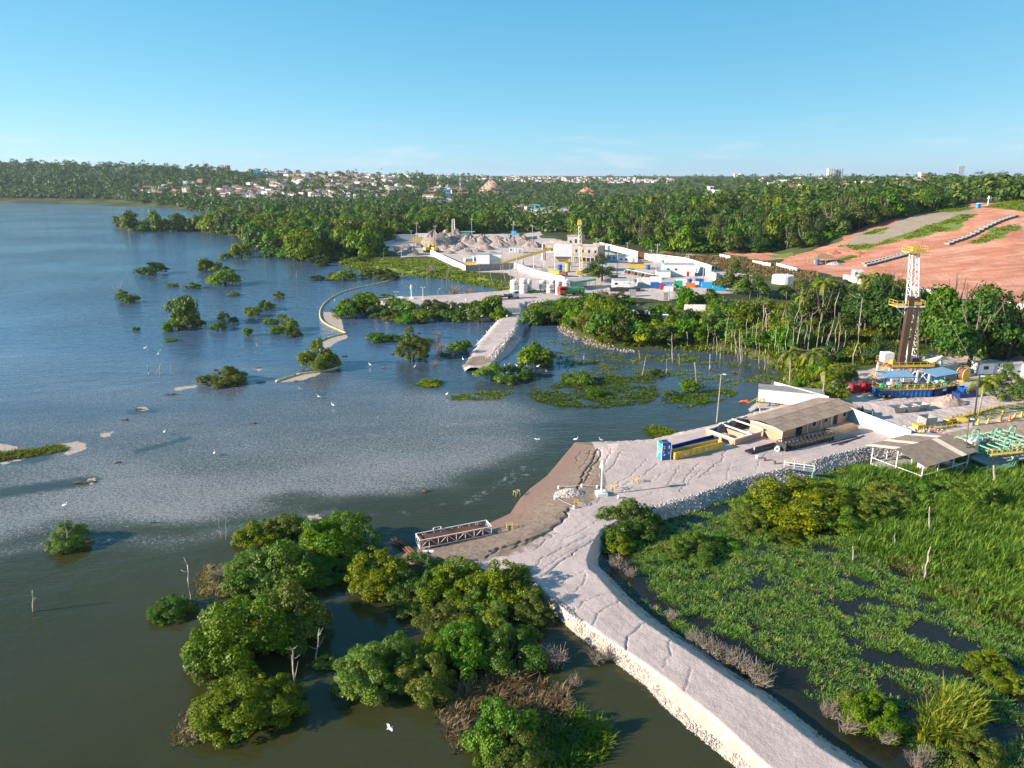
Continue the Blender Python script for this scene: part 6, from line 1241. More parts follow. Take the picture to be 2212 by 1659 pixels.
q = G(2078, 822); t = T('cable_reel', 'big rusty cable reel behind the small blue roof', 'reel', q, .5); part('reel_side', MB().tube((0, -.8, 1.5), (0, -.65, 1.5), 1.5, None, 18), YEL, t); part('reel_side', MB().tube((0, .65, 1.5), (0, .8, 1.5), 1.5, None, 18), YEL, t); part('coil', MB().tube((0, -.66, 1.5), (0, .66, 1.5), 1.25, None, 18), RUST, t); part('cradle', MB().box((0, 0, .1), (2.6, 2.0, .25)), YEL, t)
q = G(2082, 856); t = T('mixing_unit', 'blue and red mixing machine at the end of the tank skid', 'machine', q, .2); part('frame', MB().box((0, 0, .5), (4.2, 2.2, .9)), NAVY, t); part('hopper', MB().add([(-1.2, -1, 2.0), (.6, -1, 2.0), (.6, 1, 2.0), (-1.2, 1, 2.0), (-.6, -.4, .9), (0, -.4, .9), (0, .4, .9), (-.6, .4, .9)], [(0, 1, 5, 4), (1, 2, 6, 5), (2, 3, 7, 6), (3, 0, 4, 7), (4, 5, 6, 7)]), BLUE, t); part('motor', MB().tube((.9, -.3, 1.2), (2.0, -.3, 1.2), .4, None, 10), RED, t); part('pipe', MB().path([(1.6, .5, 1), (1.8, .8, 1.7), (2.4, .9, .5)], .12, 6), RED, t)
for i, (px, py, m_, lb) in enumerate([(2130, 806, WHITE, 'white site container under the trees'), (2180, 808, GREY, 'grey site container under the trees'), (2236, 812, WHITE, 'white site container at the picture edge under trees')]):
    q = G(px, py); t = T('site_container', lb, 'container', q, .1); part('shell', MB().box((0, 0, 1.35), (6.0, 2.4, 2.5)), m_, t); part('roof', MB().box((0, 0, 2.68), (6.3, 2.7, .14)), FIBROL, t); part('door', MB().box((1.2, -1.22, 1.1), (.9, .04, 2.0)), GREY, t); part('window', MB().box((-1.2, -1.22, 1.6), (1.2, .04, .8)), WINDOW, t)
# orange net fence
p, L, a = seg((2002, 945), (2080, 976)); p.z = 1.65; t = T('net_fence', 'sagging orange net fence behind the open shed', 'fence', p, a); 
for i in range(7): part('stake', MB().tube((L * i / 6, 0, -.1), (L * i / 6, 0, 1.0), .03, None, 5), RUST, t)
for z in (.25, .5, .75, .95): part('net_strand', MB().path([(L * i / 12, 0, z - .06 * (i % 2)) for i in range(13)], .022, 4), ORANGE, t)
for i in range(24): part('net_strand', MB().tube((L * i / 23, 0, .2), (L * i / 23, 0, .95), .015, None, 3), ORANGE, t)
# green pipe manifold
q0 = P(2110, 1000, .6); a = .32
mf = T('pipe_manifold', 'mint green valve manifold with looping pipes and yellow walkways', 'manifold', (q0.x + 2.0, q0.y, .6), a, None, .85)
rs = random.Random(5)
for i in range(9): y = .6 + i * 1.15; part('header_pipe', MB().path([(0, y, .9), (9, y, .9), (16, y + .5, .9)], .16 if i % 3 else .24, 8), MINT, mf)
for i in range(7):
    x = 1.2 + i * 2.1; part('cross_pipe', MB().path([(x, .3, .5), (x, .4, 1.7), (x + .2, 1.0, 2.1), (x + .2, 8.5, 2.1), (x + .2, 9.2, 1.6), (x + .2, 9.4, .5)], .15, 8), MINT, mf)
for i in range(8):
    x, y = rs.uniform(.5, 13), rs.uniform(.5, 8); h = rs.uniform(2.2, 3.6); part('pipe_loop', MB().path([(x, y, .8), (x, y, h), (x + .4, y, h + .35), (x + 1.6, y + .3, h + .35), (x + 2.0, y + .3, h), (x + 2.0, y + .3, .8)], .17, 8), MINT, mf)
for i in range(16):
    x, y = .8 + (i % 8) * 1.7, 1.5 + (i // 8) * 4; v = part('valve', MB().lathe((x, y, 1.0), [(.18, 0), (.34, .15), (.34, .4), (.14, .6), (.1, .9)], 9), MINT if i % 3 else GREENP, mf); part('handwheel', MB().tube((x, y, 1.9), (x, y, 1.95), .3, None, 10), YEL, v)
for i in range(10): part('support', MB().box((rs.uniform(0, 14), rs.uniform(.5, 9), .35), (.25, .25, .9)), YEL if i % 2 else CONC, mf)
for (x0, y0, x1, y1) in ((-1.2, -.6, 6.5, -1.4), (-.8, 3.5, 2.0, 5.0)):
    d = Vector((x1 - x0, y1 - y0, 0)); n_ = Vector((-d.y, d.x, 0)).normalized() * .45; p0, p1 = Vector((x0, y0, 2.0)), Vector((x1, y1, 2.0)); part('walkway', MB().slab([p0 - n_, p1 - n_, p1 + n_, p0 + n_], .12), YEL, mf); rail(mf, [p0 - n_, p1 - n_], YEL, 1.0, 1.0, .045); rail(mf, [p0 + n_, p1 + n_], YEL, 1.0, 1.0, .045)
    for f in (.1, .9): q_ = p0.lerp(p1, f); part('walkway_leg', MB().tube((q_.x, q_.y, -1.0), (q_.x, q_.y, 2.0), .08, None, 6), YEL, mf)
stp = MB()
for i in range(8): stp.box((6.6 + i * .3, -1.4, 1.85 - i * .26), (.3, .9, .06))
part('stair', stp, YEL, mf); rail(mf, [(6.5, -1.9, 1.9), (9.0, -1.9, -.2)], YEL, 1.0, .8, .045)
for i in range(3): part('ground_pipe', MB().path([(-6, -1.2 - i * .7, -.2), (-1, -1.0 - i * .6, -.1), (3, -1.6 - i * .5, 0), (5.5, -.6 - i * .3, .2), (6, 1, .8)], .13, 7), MINT, mf)
part('slab', MB().box((7.5, 5, -.15), (17, 11, .3)), CONC, mf)
for px, py, m_, lb, s in ((2096, 975, WHITE, 'white electrical cabinet beside the green manifold', 1.0), (2110, 968, GREY, 'grey electrical cabinet beside the green manifold', .95)):
    q = G(px, py); t = T('electric_cabinet', lb, 'cabinet', q, .3, None, s); part('cabinet_body', MB().box((0, 0, 1.0), (1.7, 1.3, 1.9)), m_, t); part('door', MB().box((0, -.67, 1.0), (1.4, .04, 1.6)), m_, t); part('plinth', MB().box((0, 0, .05), (2.0, 1.6, .15)), CONC, t); part('roof', MB().box((0, 0, 1.99), (1.9, 1.5, .08)), m_, t)
# ------------------------------------------------------------------ middle pad and industrial yard
def cont(name, label, cat, px, py, d, mat, rz=0., roofm=None, door=None, win=0, rib=True, group=None):
    """box unit standing on the ground with ribs, door, windows and roof as parts"""
    q = S(px, py); t = T(name, label, cat, q, rz, group); L, W, H = d; part('shell', MB().box((0, 0, H / 2 + .1), (L, W, H)), mat, t)
    part('roof', MB().box((0, 0, H + .16), (L + .2, W + .2, .1)), roofm or mat, t)
    if rib:
        for i in range(max(3, int(L / 1.5))): part('rib', MB().box((-L / 2 + L * (i + .5) / max(3, int(L / 1.5)), -W / 2 - .04, H / 2 + .1), (.14, .08, H - .1)), mat, t)
    if door: part('door', MB().box((L * .28, -W / 2 - .05, min(1.1, H / 2) + .1), (1.0, .06, min(2.1, H - .3))), door, t)
    for i in range(win): part('window', MB().box((-L * .35 + i * L * .5 / max(1, win), -W / 2 - .05, H * .62), (1.0, .06, .8)), WINDOW, t)
    return t
def tank(label, px, py, wpx, hpx, mat=TANKM, legs=False, band=True):
    b = S(px, py); k = ppm(b); r, h = wpx / k / 2, hpx / k * 1.05; t = T('storage_tank', label, 'tank', b); z0 = h * .25 if legs else 0
    part('shell', MB().lathe((0, 0, z0), [(r, 0), (r, h - z0 - .3), (r * .96, h - z0)], 22), mat, t); part('dome_lid', MB().lathe((0, 0, h), [(r * .97, 0), (r * .6, .18), (.1, .3)], 22), mat, t)
    if band:
        for f in (.3, .72): part('hoop', MB().tube((0, 0, z0 + (h - z0) * f), (0, 0, z0 + (h - z0) * f + .22), r * 1.012, None, 22), DSTEEL if f > .5 else STEEL, t)
    part('manhole', MB().tube((r * .4, 0, h), (r * .4, 0, h + .45), .3, None, 10), mat, t)
    if legs:
        for a in range(4): part('leg', MB().tube((r * .8 * math.cos(a * 1.57 + .7), r * .8 * math.sin(a * 1.57 + .7), 0), (r * .8 * math.cos(a * 1.57 + .7), r * .8 * math.sin(a * 1.57 + .7), z0 + .1), .12, None, 6), DSTEEL, t)
    return t
for i, (px, py, w, h, lg, lb) in enumerate([(1111, 632, 18, 25, 0, 'wide pale tank at the lagoon end of the tank row'), (1131, 633, 17, 29, 0, 'tallest pale tank with dark hoop behind the flatbed truck'), (1143, 629, 11, 23, 0, 'narrow pale tank tucked behind the tallest one'), (1172, 630, 16, 23, 1, 'pale tank raised on dark legs in the tank row'), (1187, 633, 12.5, 17, 0, 'short squat tank in front of the tank row'), (1194, 626, 13, 20, 1, 'pale tank on legs behind the short squat one'), (1206, 636, 12.5, 27, 0, 'slim tall tank beside the red truck cab'), (1223, 627, 16, 21, 0, 'wide tank against the white yard wall')]): tank(lb, px, py, w, h, TANKM, lg)
def wheels(t, xs, y, r=.5):
    for x in xs:
        for s in (-1, 1): w = part('wheel', MB().tube((x, s * y, r), (x, s * (y - .3), r), r, None, 12), RUBBER, t); part('rim', MB().tube((x, s * (y + .01), r), (x, s * (y - .05), r), r * .5, None, 10), STEEL, w)
p, L, a = seg((1060, 649), (1119, 645)); t = T('flatbed_truck', 'long flatbed semi truck with white cab parked on the middle pad', 'truck', p, a)
part('bed', MB().box((L * .4, 1.2, 1.25), (L * .8, 2.5, .25)), BARK, t); part('chassis', MB().box((L * .45, 1.2, .9), (L * .85, 1.0, .35)), DSTEEL, t); part('side_rave', MB().box((L * .4, -.06, 1.15), (L * .8, .06, .35)), DSTEEL, t); part('cab', MB().box((L * .93, 1.2, 1.75), (2.2, 2.4, 2.3)), WHITE, t); part('windscreen', MB().box((L * .93 + 1.11, 1.2, 2.3), (.04, 2.1, .9)), WINDOW, t); part('side_window', MB().box((L * .95, -.02, 2.3), (1.1, .04, .7)), WINDOW, t); part('headboard', MB().box((L * .81, 1.2, 1.9), (.12, 2.4, 1.2)), STEEL, t); part('load', MB().box((L * .62, 1.2, 1.6), (3.0, 1.6, .5)), CONCD, t); part('load', MB().box((L * .72, 1.2, 1.7), (1.4, 1.2, .7)), CONC, t)
for o_ in (0,): wheels(t, (1.4, 2.6, 3.8, L * .72, L * .78, L * .96), 1.25)
p, L, a = seg((1209, 641), (1264, 637)); p.z += .1; t = T('mud_truck', 'red cab truck carrying a green machine on the middle pad', 'truck', p, a); part('chassis', MB().box((L / 2, 1.2, .95), (L, 1.4, .4)), DSTEEL, t); part('cab', MB().box((1.6, 1.2, 2.1), (3.0, 2.4, 2.5)), RED, t); part('roof', MB().box((1.6, 1.2, 3.4), (3.2, 2.6, .12)), M('pink_roof', (.62, .10, .14), None, 1.2), t); part('window', MB().box((1.6, -.02, 2.5), (2.2, .04, .8)), WINDOW, t); part('green_tank', MB().tube((3.6, 1.2, 2.0), (8.5, 1.2, 2.0), 1.1, None, 14), GREENP, t); part('engine', MB().box((9.8, 1.2, 1.9), (1.8, 2.0, 1.6)), GREENP, t); rail(t, [(0, -.2, 1.2), (L, -.2, 1.2)], YEL, 1.0, 1.5, .05); part('deck', MB().box((L / 2, 1.2, 1.15), (L, 2.8, .1)), YEL, t); wheels(t, (1.6, L * .6, L * .7, L * .85), 1.25, .55)
p, L, a = seg((1230, 629), (1287, 620)); t = T('green_shelter', 'open shelter with long green roof edge beside the yard wall', 'shelter', p, a); part('roof', MB().slab([(0, 0, 3.2), (L, 0, 3.2), (L, 5, 3.8), (0, 5, 3.8)], .12), CONC, t); part('green_fascia', MB().box((L / 2, -.05, 3.1), (L, .1, .8)), M('green_fascia', (.05, .45, .27), None, 1.), t); part('rear_wall', MB().box((L / 2, 4.8, 1.6), (L, .2, 3.3)), WALLW, t)
for i in range(5): part('post', MB().tube((L * i / 4 if 0 < i < 4 else (.2 if i == 0 else L - .2), .2, 0), (L * i / 4 if 0 < i < 4 else (.2 if i == 0 else L - .2), .2, 3.1), .1, None, 6), STEEL, t)
p, L, a = seg((1090, 677), (1124, 677)); p.z = 1.6; t = T('mesh_gate', 'pale mesh gate across the head of the short causeway', 'gate', p, a)
for x in (0, L * .5, L): part('gate_post', MB().tube((x, 0, -.3), (x, 0, 2.2), .1, None, 6), STEEL, t)
for k in (0, 1):
    part('leaf_frame', MB().tube((L * k / 2, 0, .15), (L * (k + 1) / 2, 0, .15), .05, None, 5).tube((L * k / 2, 0, 2.0), (L * (k + 1) / 2, 0, 2.0), .05, None, 5), STEEL, t)
    for i in range(1, 14): part('bar', MB().tube((L * k / 2 + L / 2 * i / 14, 0, .15), (L * k / 2 + L / 2 * i / 14, 0, 2.0), .02, None, 4), STEEL, t)
# second pillar and lamps on the middle pad
b = S(889, 645); h = up_to(b, 888, 614).z - b.z; t = T('survey_pillar', 'white pointed pillar on the far end of the middle pad', 'pillar', b); part('footing', MB().box((0, 0, .25), (1.6, 1.6, .5)), WHITE, t); part('post', MB().tube((0, 0, .4), (0, 0, h - 1.4), .16, None, 8), WHITE, t); part('cone_cap', MB().lathe((0, 0, h - 1.5), [(.12, 0), (.45, .03), (.4, .5), (.05, 1.5)], 12), WHITE, t)
lamp_at(856, 656, 856, 630, 'twin-headed lamp post at the tip of the middle pad', lamps=2, mat=DEAD); lamp_at(914, 651, 913, 620, 'lamp post with white box on the middle pad', lamps=2, mat=WHITE); lamp_at(946, 640, 946, 624, 'plain thin pole beside the pond on the middle pad', lamps=1, mat=STEEL, r=.08)
heap('gravel_heap', 'small gravel heap near the far pillar', S(866, 645), 3.0, 1.6, .9, ROCKW, 11)
sh.put(S(844, 646), .3, 1.3, 'yellow steel stand at the far tip of the middle pad', 'yellow stands on the pad')
# yard walls
def wall_run(label, pts, h, mat=WALLW, panel=5.0, name='yard_wall'):
    P_ = [S(*q) for q in pts]; t = T(name, label, 'wall', P_[0])
    for p, q in zip(P_[:-1], P_[1:]):
        d = q - p; L = math.hypot(d.x, d.y); n = max(1, int(L / panel)); a = math.atan2(d.y, d.x)
        for k in range(n):
            c_ = p.lerp(q, (k + .5) / n) - P_[0]; part('wall_panel', MB().box((c_.x, c_.y, c_.z + h / 2 - .4), (L / n - .03, .25, h + .8), a), mat, t); 
            e = p.lerp(q, k / n) - P_[0]; part('pillar', MB().box((e.x, e.y, e.z + h / 2 - .3), (.4, .4, h + .7), a), mat, t)
    return t
wall_run('long white yard wall facing the flooded meadow', [(931, 551), (1006, 587)], 3.0); wall_run('grey concrete panel wall at the yard corner', [(1006.5, 587), (1107, 581)], 3.0, CONCD); wall_run('white yard wall running behind the tank row', [(1107, 578), (1160, 598), (1219, 612)], 2.8); wall_run('white back wall of the yard climbing toward the forest', [(1296, 534), (1345, 547), (1402, 562), (1483, 577), (1546, 607)], 3.2); wall_run('second white wall beyond the yard back wall', [(1410, 561), (1480, 570), (1536, 588)], 3.2); wall_run('grey low wall across the heaps beside the valley road', [(1110, 520), (1160, 516)], 2.0, GREY)
# silos, conveyor, hopper
for i, (px, py) in enumerate([(1044, 578), (1070, 577)]):
    b = S(px, py); t = T('bulk_silo', ['white box silo on legs nearest the meadow wall', 'white box silo on legs beside the conveyor foot'][i], 'silo', b, -.05); part('silo_body', MB().box((0, 0, 4.3), (6.6, 4.4, 4.6)), WHITE, t); part('ridge_roof', MB().box((0, 0, 6.7), (6.8, 4.6, .2)), GREY, t); part('cone', MB().add([(-3.2, -2.1, 2.0), (3.2, -2.1, 2.0), (3.2, 2.1, 2.0), (-3.2, 2.1, 2.0), (0, 0, .7)], [(0, 1, 4), (1, 2, 4), (2, 3, 4), (3, 0, 4)]), GREY, t)
    for x in (-3, 0, 3):
        for y in (-2, 2): part('leg', MB().box((x, y, 1.0), (.25, .25, 2.1)), WHITE, t)
b0, b1 = S(1064, 580), S(1190, 578); b1.z = up_to(b1, 1192, 538).z; d = b1 - b0; t = T('conveyor', 'long yellow inclined conveyor rising to the white hopper', 'conveyor', b0); n_ = Vector((-d.y, d.x, 0)).normalized() * .9
part('belt', MB().slab([Vector((0, 0, 1)) - n_, d + Vector((0, 0, 0)) - n_, d + n_, Vector((0, 0, 1)) + n_], .2), CONCD, t)
for s in (-1, 1): part('side_girder', MB().slab([Vector((0, 0, .7)) + n_ * s, d + n_ * s - Vector((0, 0, .3)), d + n_ * s + Vector((0, 0, .7)), Vector((0, 0, 1.7)) + n_ * s], .12), YEL, t); part('handrail', MB().tube(Vector((0, 0, 2.4)) + n_ * s * 1.1, d + n_ * s * 1.1 + Vector((0, 0, 1.4)), .07, None, 5), YEL, t)
for f in (.3, .5, .7, .88): q = d * f; part('trestle', MB().tube((q.x, q.y - .8, 0), (q.x, q.y - .8, q.z + .4), .15, None, 6).tube((q.x, q.y + .8, 0), (q.x, q.y + .8, q.z + .4), .15, None, 6), WHITE, t)
b = S(1216, 588); hb = up_to(b, 1216, 530).z - b.z; t = T('batching_hopper', 'tall white batching hopper on legs above blue and green vessels', 'hopper', b, -.03); w = 8.2
part('bin', MB().box((0, 3, hb - 2.6), (w, 6, 5.2)), WHITE, t); part('cone', MB().add([(-w / 2, 0, hb - 5.2), (w / 2, 0, hb - 5.2), (w / 2, 6, hb - 5.2), (-w / 2, 6, hb - 5.2), (-1.5, 2, hb - 8), (1.5, 2, hb - 8), (1.5, 4, hb - 8), (-1.5, 4, hb - 8)], [(0, 1, 5, 4), (1, 2, 6, 5), (2, 3, 7, 6), (3, 0, 4, 7), (4, 5, 6, 7)]), GREY, t)
for x in (-w / 2 + .2, w / 2 - .2):
    for y in (.2, 5.8): part('leg', MB().box((x, y, (hb - 5) / 2), (.3, .3, hb - 5)), WHITE, t)
part('vessel', MB().tube((-1.5, .6, 0), (-1.5, .6, 3.4), 1.1, None, 14), BLUE, t); part('vessel', MB().tube((2.2, .4, .3), (2.2, .4, 4.4), 1.2, None, 14), M('olive_paint', (.42, .44, .16), None, 1.), t); part('platform', MB().box((0, .3, 4.8), (w, 2, .15)), YEL, t); rail(t, [(-w / 2, -.7, 4.9), (w / 2, -.7, 4.9)], YEL, 1.1, 1.6, .06)
# old arcaded building with tower
b = S(1290, 570); b2 = S(1170, 562); d = b - b2; L = math.hypot(d.x, d.y); a = math.atan2(d.y, d.x); t = T('old_building', 'weathered two-storey arcaded building with a square corner tower', 'building', b2, a); HB = 8.5; OLD = M('old_plaster', (.40, .36, .32), (.26, .23, .205), .3, .95, grime=.5)
part('wall', MB().box((L / 2, 9.1, HB / 2), (L, .4, HB)), OLD, t); part('wall', MB().box((.2, 4.5, HB / 2), (.4, 8.8, HB)), WALLW, t); part('wall', MB().box((L - .2, 4.5, HB / 2), (.4, 8.8, HB)), OLD, t); part('upper_wall', MB().box((L / 2, 1.5, HB * .72), (L, .4, HB * .56)), OLD, t); part('inner_wall', MB().box((L / 2, 1.6, HB * .22), (L - 1, .3, HB * .42)), CONCD, t)
part('flat_roof', MB().box((L / 2, 5.2, HB + .1), (L + .3, 8.0, .25)), CONCD, t); part('parapet', MB().box((L / 2, 1.2, HB + .7), (L + .4, .35, 1.1)), OLD, t); part('parapet', MB().box((L / 2, 9.3, HB + .7), (L + .4, .35, 1.1)), OLD, t); part('terrace', MB().box((L * .75, -1.0, 4.2), (L * .5, 5, .35)), CONCD, t); part('balustrade', MB().box((L * .75, -3.4, 4.9), (L * .5, .25, 1.0)), CONCD, t)
for i in range(8): x = L * .5 + L * .5 * i / 7.001; part('arcade_pier', MB().box((x, -3.2, 2.0), (.5, .5, 4.0)), OLD, t)
for i in range(7): x = L * .5 + L * .5 * (i + .5) / 7; part('arch', MB().box((x, -3.2, 3.6), (L * .5 / 7 - .5, .4, .7)), OLD, t)
for i in range(9): x = L * (i + .5) / 9; wd = part('window', MB().box((x, 1.27, 6.2), (1.1, .08, 2.0)), WINDOW, t); part('window_head', MB().tube((x, 1.2, 7.2), (x, 1.3, 7.2), .6, None, 10), OLD, wd)
part('tower', MB().box((L * .52, 6.5, HB + 2.2), (7, 6, 4.6)), OLD, t); part('tower_parapet', MB().box((L * .52, 6.5, HB + 4.8), (7.5, 6.5, .7)), CONCD, t); part('tower_window', MB().box((L * .52 + 1.5, 3.46, HB + 2.2), (1.2, .1, 2.0)), WINDOW, t); part('stair_flight', MB().box((L * .52 - 2.2, 2.6, HB + 1.9), (.8, 2.6, .3), 0, .7), PINK, t)
# yellow workover mast
b = S(1256, 597); tp = up_to(b, 1252, 477); d = tp - b; t = T('workover_mast', 'slender white and yellow workover mast in the yard', 'mast', b); w = .75
for x, y in ((-w, -w), (w, -w), (w, w), (-w, w)): part('mast_leg', MB().tube((x, y, 0), (d.x + x * .6, y * .6, d.z), .12, .1, 5), WHITE if x < 0 else YEL, t)
for i in range(14): z0, z1 = d.z * i / 14, d.z * (i + 1) / 14; f0, f1 = i / 14, (i + 1) / 14; part('lattice_bay', MB().tube((d.x * f0 - w, -w, z0), (d.x * f1 + w * .8, -w * .8, z1), .07, None, 4).tube((d.x * f0 + w, w, z0), (d.x * f1 - w * .8, w * .8, z1), .07, None, 4), WHITE, t)
part('crown_head', MB().box((d.x, 0, d.z - .6), (2.0, 1.8, 2.2), top=.6), YEL, t); part('working_platform', MB().box((d.x * .55, 0, d.z * .58), (3.2, 2.6, .25)), YEL, t); part('base_frame', MB().box((0, 0, 1.2), (4.0, 3.2, .4)), YEL, t); part('base_unit', MB().box((-1.5, -.6, 2.0), (2.0, 2.0, 1.5)), YEL, t)
# small white rig behind the heaps
b = S(980, 512); tp = up_to(b, 980, 473); t = T('small_mast', 'small white drilling mast behind the gravel heaps', 'mast', b); hh = tp.z - b.z
for x in (-1.1, 1.1): part('mast_leg', MB().tube((x, 0, 0), (x * .7, 0, hh), .35, .25, 6), WHITE, t)
for i in range(8): part('lattice_bay', MB().tube((-1.1 + .04 * i, 0, hh * i / 8), (1.1 - .04 * i, 0, hh * (i + 1) / 8), .14, None, 4), WHITE, t)
part('substructure', MB().box((0, 0, 1.6), (9, 5, 2.6)), YEL, t); part('side_roof', MB().box((9, 0, 4), (14, 5, .3)), GREY, t); part('side_cabin', MB().box((9, 0, 2), (10, 4, 3.4)), GREENP, t)
tank('grey upright silo tank beside the small white mast', 963, 512, 9, 14, STEEL, False, False)
# containers, sheds and odds
cont('site_container', 'long grey container at the far end of the heaps', 'container', 880, 521, (15, 5, 4.2), GREY, .05); cont('site_container', 'grey open container beside the long one', 'container', 865, 520, (7, 4, 4), CONCD, .2); cont('box_truck', 'white box truck behind the yellow digger', 'truck', 918, 518, (13, 4, 4.2), WHITE, .0, None, None, 0); cont('yard_shed', 'small white shed among the heaps', 'shed', 1114, 546, (8, 4.5, 3.2), WALLW, 0, CONC, GREY, 1); cont('site_container', 'white container left of the pair inside the back wall', 'container', 1330, 564, (10, 3.4, 3), WHITE, -.12, None, GREY, 2); cont('site_container', 'white container right of the pair inside the back wall', 'container', 1356, 567, (10, 3.4, 3), WHITE, -.12, None, GREY, 2)
cont('white_building', 'white flat-roofed building with red door in the yard', 'building', 1464, 594, (14, 9, 5.0), WALLW, -.12, CONC, RED, 2, False); cont('yard_shed', 'white shed beside the big olive tree', 'shed', 1345, 622, (8.5, 5, 3.3), WALLW, -.05, CONC, BLUE, 1, False); cont('lean_to', 'blue-roofed lean-to before the white building', 'shed', 1432, 598, (6, 5, 2.6), WALLW, -.1, M('blue_roof', (.13, .26, .38), (.10, .20, .30), 1.2, .45), None, 0, False); cont('site_office', 'low white site office with dark base', 'shed', 1290, 585, (9, 5, 3), WHITE, 0, GREY, NAVY, 2, False)
cont('steel_trough', 'long yellow steel trough in the yard', 'trough', 1381, 579, (11, 3, 1.6), YEL, -.15); cont('steel_trough', 'long rusty trough next to the yellow one', 'trough', 1368, 574, (10, 2.4, 1.4), RUST, -.15); cont('rust_wagon', 'rust-red container against the back wall', 'container', 1393, 559, (8, 3, 3.4), RUST, -.2); cont('grey_hut', 'grey hut outside the back wall', 'hut', 1432, 566, (4, 3, 3), GREY, -.2)
BX = [(1352, 627, (4, 2.6, 2.2), WHITE, 'white crate at the olive tree foot'), (1385, 618, (3.4, 3, 3), TANKM, 'round-topped pale water tank by the crates'), (1401, 618, (5, 4, 3.2), WHITE, 'big white crate in the row'), (1416, 612, (4.6, 4, 2.6), WHITE, 'white crate behind the blue boxes'), (1414, 622, (3.2, 2.4, 2.2), BLUE, 'first blue box of the yard row'), (1424, 623, (3.0, 2.4, 2.0), BLUE, 'second blue box of the yard row'), (1433, 625, (2.6, 2.2, 1.8), RED, 'red box of the yard row'), (1441, 622, (3.2, 2.4, 2.0), CYAN, 'light blue box of the yard row'), (1444, 628, (3.4, 2.2, 1.5), WHITE, 'white tray beside the red box'), (1453, 627, (2.0, 2.0, 1.7), YEL, 'yellow box at the end of the row'), (1464, 620, (3.4, 2.6, 2.4), GREENP, 'green box of the yard row'),
      (1472, 616, (4.0, 3.0, 2.4), WHITE, 'white box beside the green one'), (1491, 620, (3.4, 2.2, 1.6), ORANGE, 'orange skip in the yard'), (1510, 614, (3.2, 2.6, 2.2), BLUE, 'blue box beyond the orange skip'), (1502, 618, (2.6, 2.0, 1.8), WHITE, 'pale box beyond the orange skip'), (1531, 622, (6, 2, 2.2), CYAN, 'long bright blue panel stack at the yard end'), (1553, 628, (5, 2, 2.0), CYAN, 'second bright blue panel stack at the yard end'), (1303, 592, (3.5, 2.5, 2.6), CYAN, 'blue tank box below the back wall'), (1320, 600, (6, 3, 1.5), CONCD, 'grey slab pile beside the tree'), (1176, 592, (3, 2, 2.6), GREY, 'grey cabinet beside the yellow machine'), (1366, 640, (2.4, 2, 2.4), STEEL, 'grey cabinet at the pad edge'), (1438, 648, (1.8, 1.6, 2.6), CONCD, 'concrete block at the pad edge'), (1110, 508, (4, 3, 3), CYAN, 'blue cabin by the valley road'), (1335, 575, (12, 4, 1.2), CONC, 'low concrete basin in the yard')]
for px, py, d, m_, lb in BX: crate(lb, px, py, d, m_, -.1, 'box', 'yard_box', m_)
for i, (px, py, w, h, m_) in enumerate([(1399, 582, 11, 8, BLUE), (1315, 540, 8, 8, CYAN), (1488, 612, 14, 8, BLUE), (1431, 570, 7, 7, CYAN)]): tank(['round blue tank beside the yellow trough', 'light blue tank inside the far wall corner', 'wide blue tank beside the orange skip', 'light blue tank on the back wall'][i], px, py, w, h, m_, False, False)
p, L, a = seg((1320, 630), (1382, 630)); t = T('dark_barge', 'long dark steel hull lying at the yard edge', 'hull', p, a); part('hull', MB().box((L / 2, 1.2, .7), (L, 2.4, 1.4), top=1.05), DSTEEL, t); part('hatch', MB().box((L * .3, 1.2, 1.5), (3, 1.6, .25)), RUST, t)
p, L, a = seg((1352, 590), (1420, 604)); t = T('red_pipe_rack', 'red and cream pipe trestle row across the yard', 'rack', p, a)
for i in range(10): part('trestle', MB().box((L * i / 9, 0, .8), (.25, 2.2, 1.6), 0, 0, 0, .6), RED if i % 2 else FIBROL, t)
part('top_pipe', MB().tube((0, -.4, 1.7), (L, -.4, 1.7), .2, None, 7), GREENP, t); part('top_pipe', MB().tube((0, .4, 1.7), (L, .4, 1.7), .2, None, 7), WHITE, t)
p, L, a = seg((1187, 596), (1240, 600)); t = T('yellow_machine', 'yellow wheeled pumping machine under the hopper', 'machine', p, a); part('body', MB().box((2.5, 1, 1.8), (4.5, 2.2, 1.6)), YEL, t); part('boom', MB().tube((1, 1, 2.4), (-2.5, 1, 4.0), .3, None, 6), YEL, t); part('rear_body', MB().box((6.5, 1, 1.5), (3, 2, 1.4)), RUST, t); wheels(t, (1.2, 3.6, 6.5), 1.2, .6)
def digger(label, px, py, rz):
    q = S(px, py); t = T('excavator', label, 'excavator', q, rz, None, 1.35); part('track', MB().box((0, -1.1, .5), (3.6, .6, .9)), DSTEEL, t); part('track', MB().box((0, 1.1, .5), (3.6, .6, .9)), DSTEEL, t); part('house', MB().box((-.3, 0, 1.7), (3.2, 2.4, 1.4)), YEL, t); part('cab', MB().box((.6, -.7, 2.5), (1.3, 1.0, 1.6)), YEL, t); part('cab_window', MB().box((.6, -1.21, 2.7), (1.0, .04, .9)), WINDOW, t); part('boom', MB().path([(1.0, .3, 2.0), (2.6, .3, 4.4), (4.4, .3, 4.0)], .24, 6), YEL, t); part('stick', MB().tube((4.4, .3, 4.0), (5.0, .3, 1.6), .18, None, 6), YEL, t); part('bucket', MB().box((4.9, .3, 1.1), (1.0, 1.1, .9), 0, 0, .4), DSTEEL, t)
digger('yellow excavator at the foot of the gravel heaps', 925, 545, .6); digger('small yellow digger just beyond the excavator', 936, 545, 2.4)
cont('yellow_loader', 'yellow tipper body near the box truck', 'truck', 910, 522, (11, 4, 2.6), YEL, 0); cont('flat_truck', 'yellow flat truck beside the box silos', 'truck', 1022, 575, (9, 3, 1.8), YEL, -.2); 
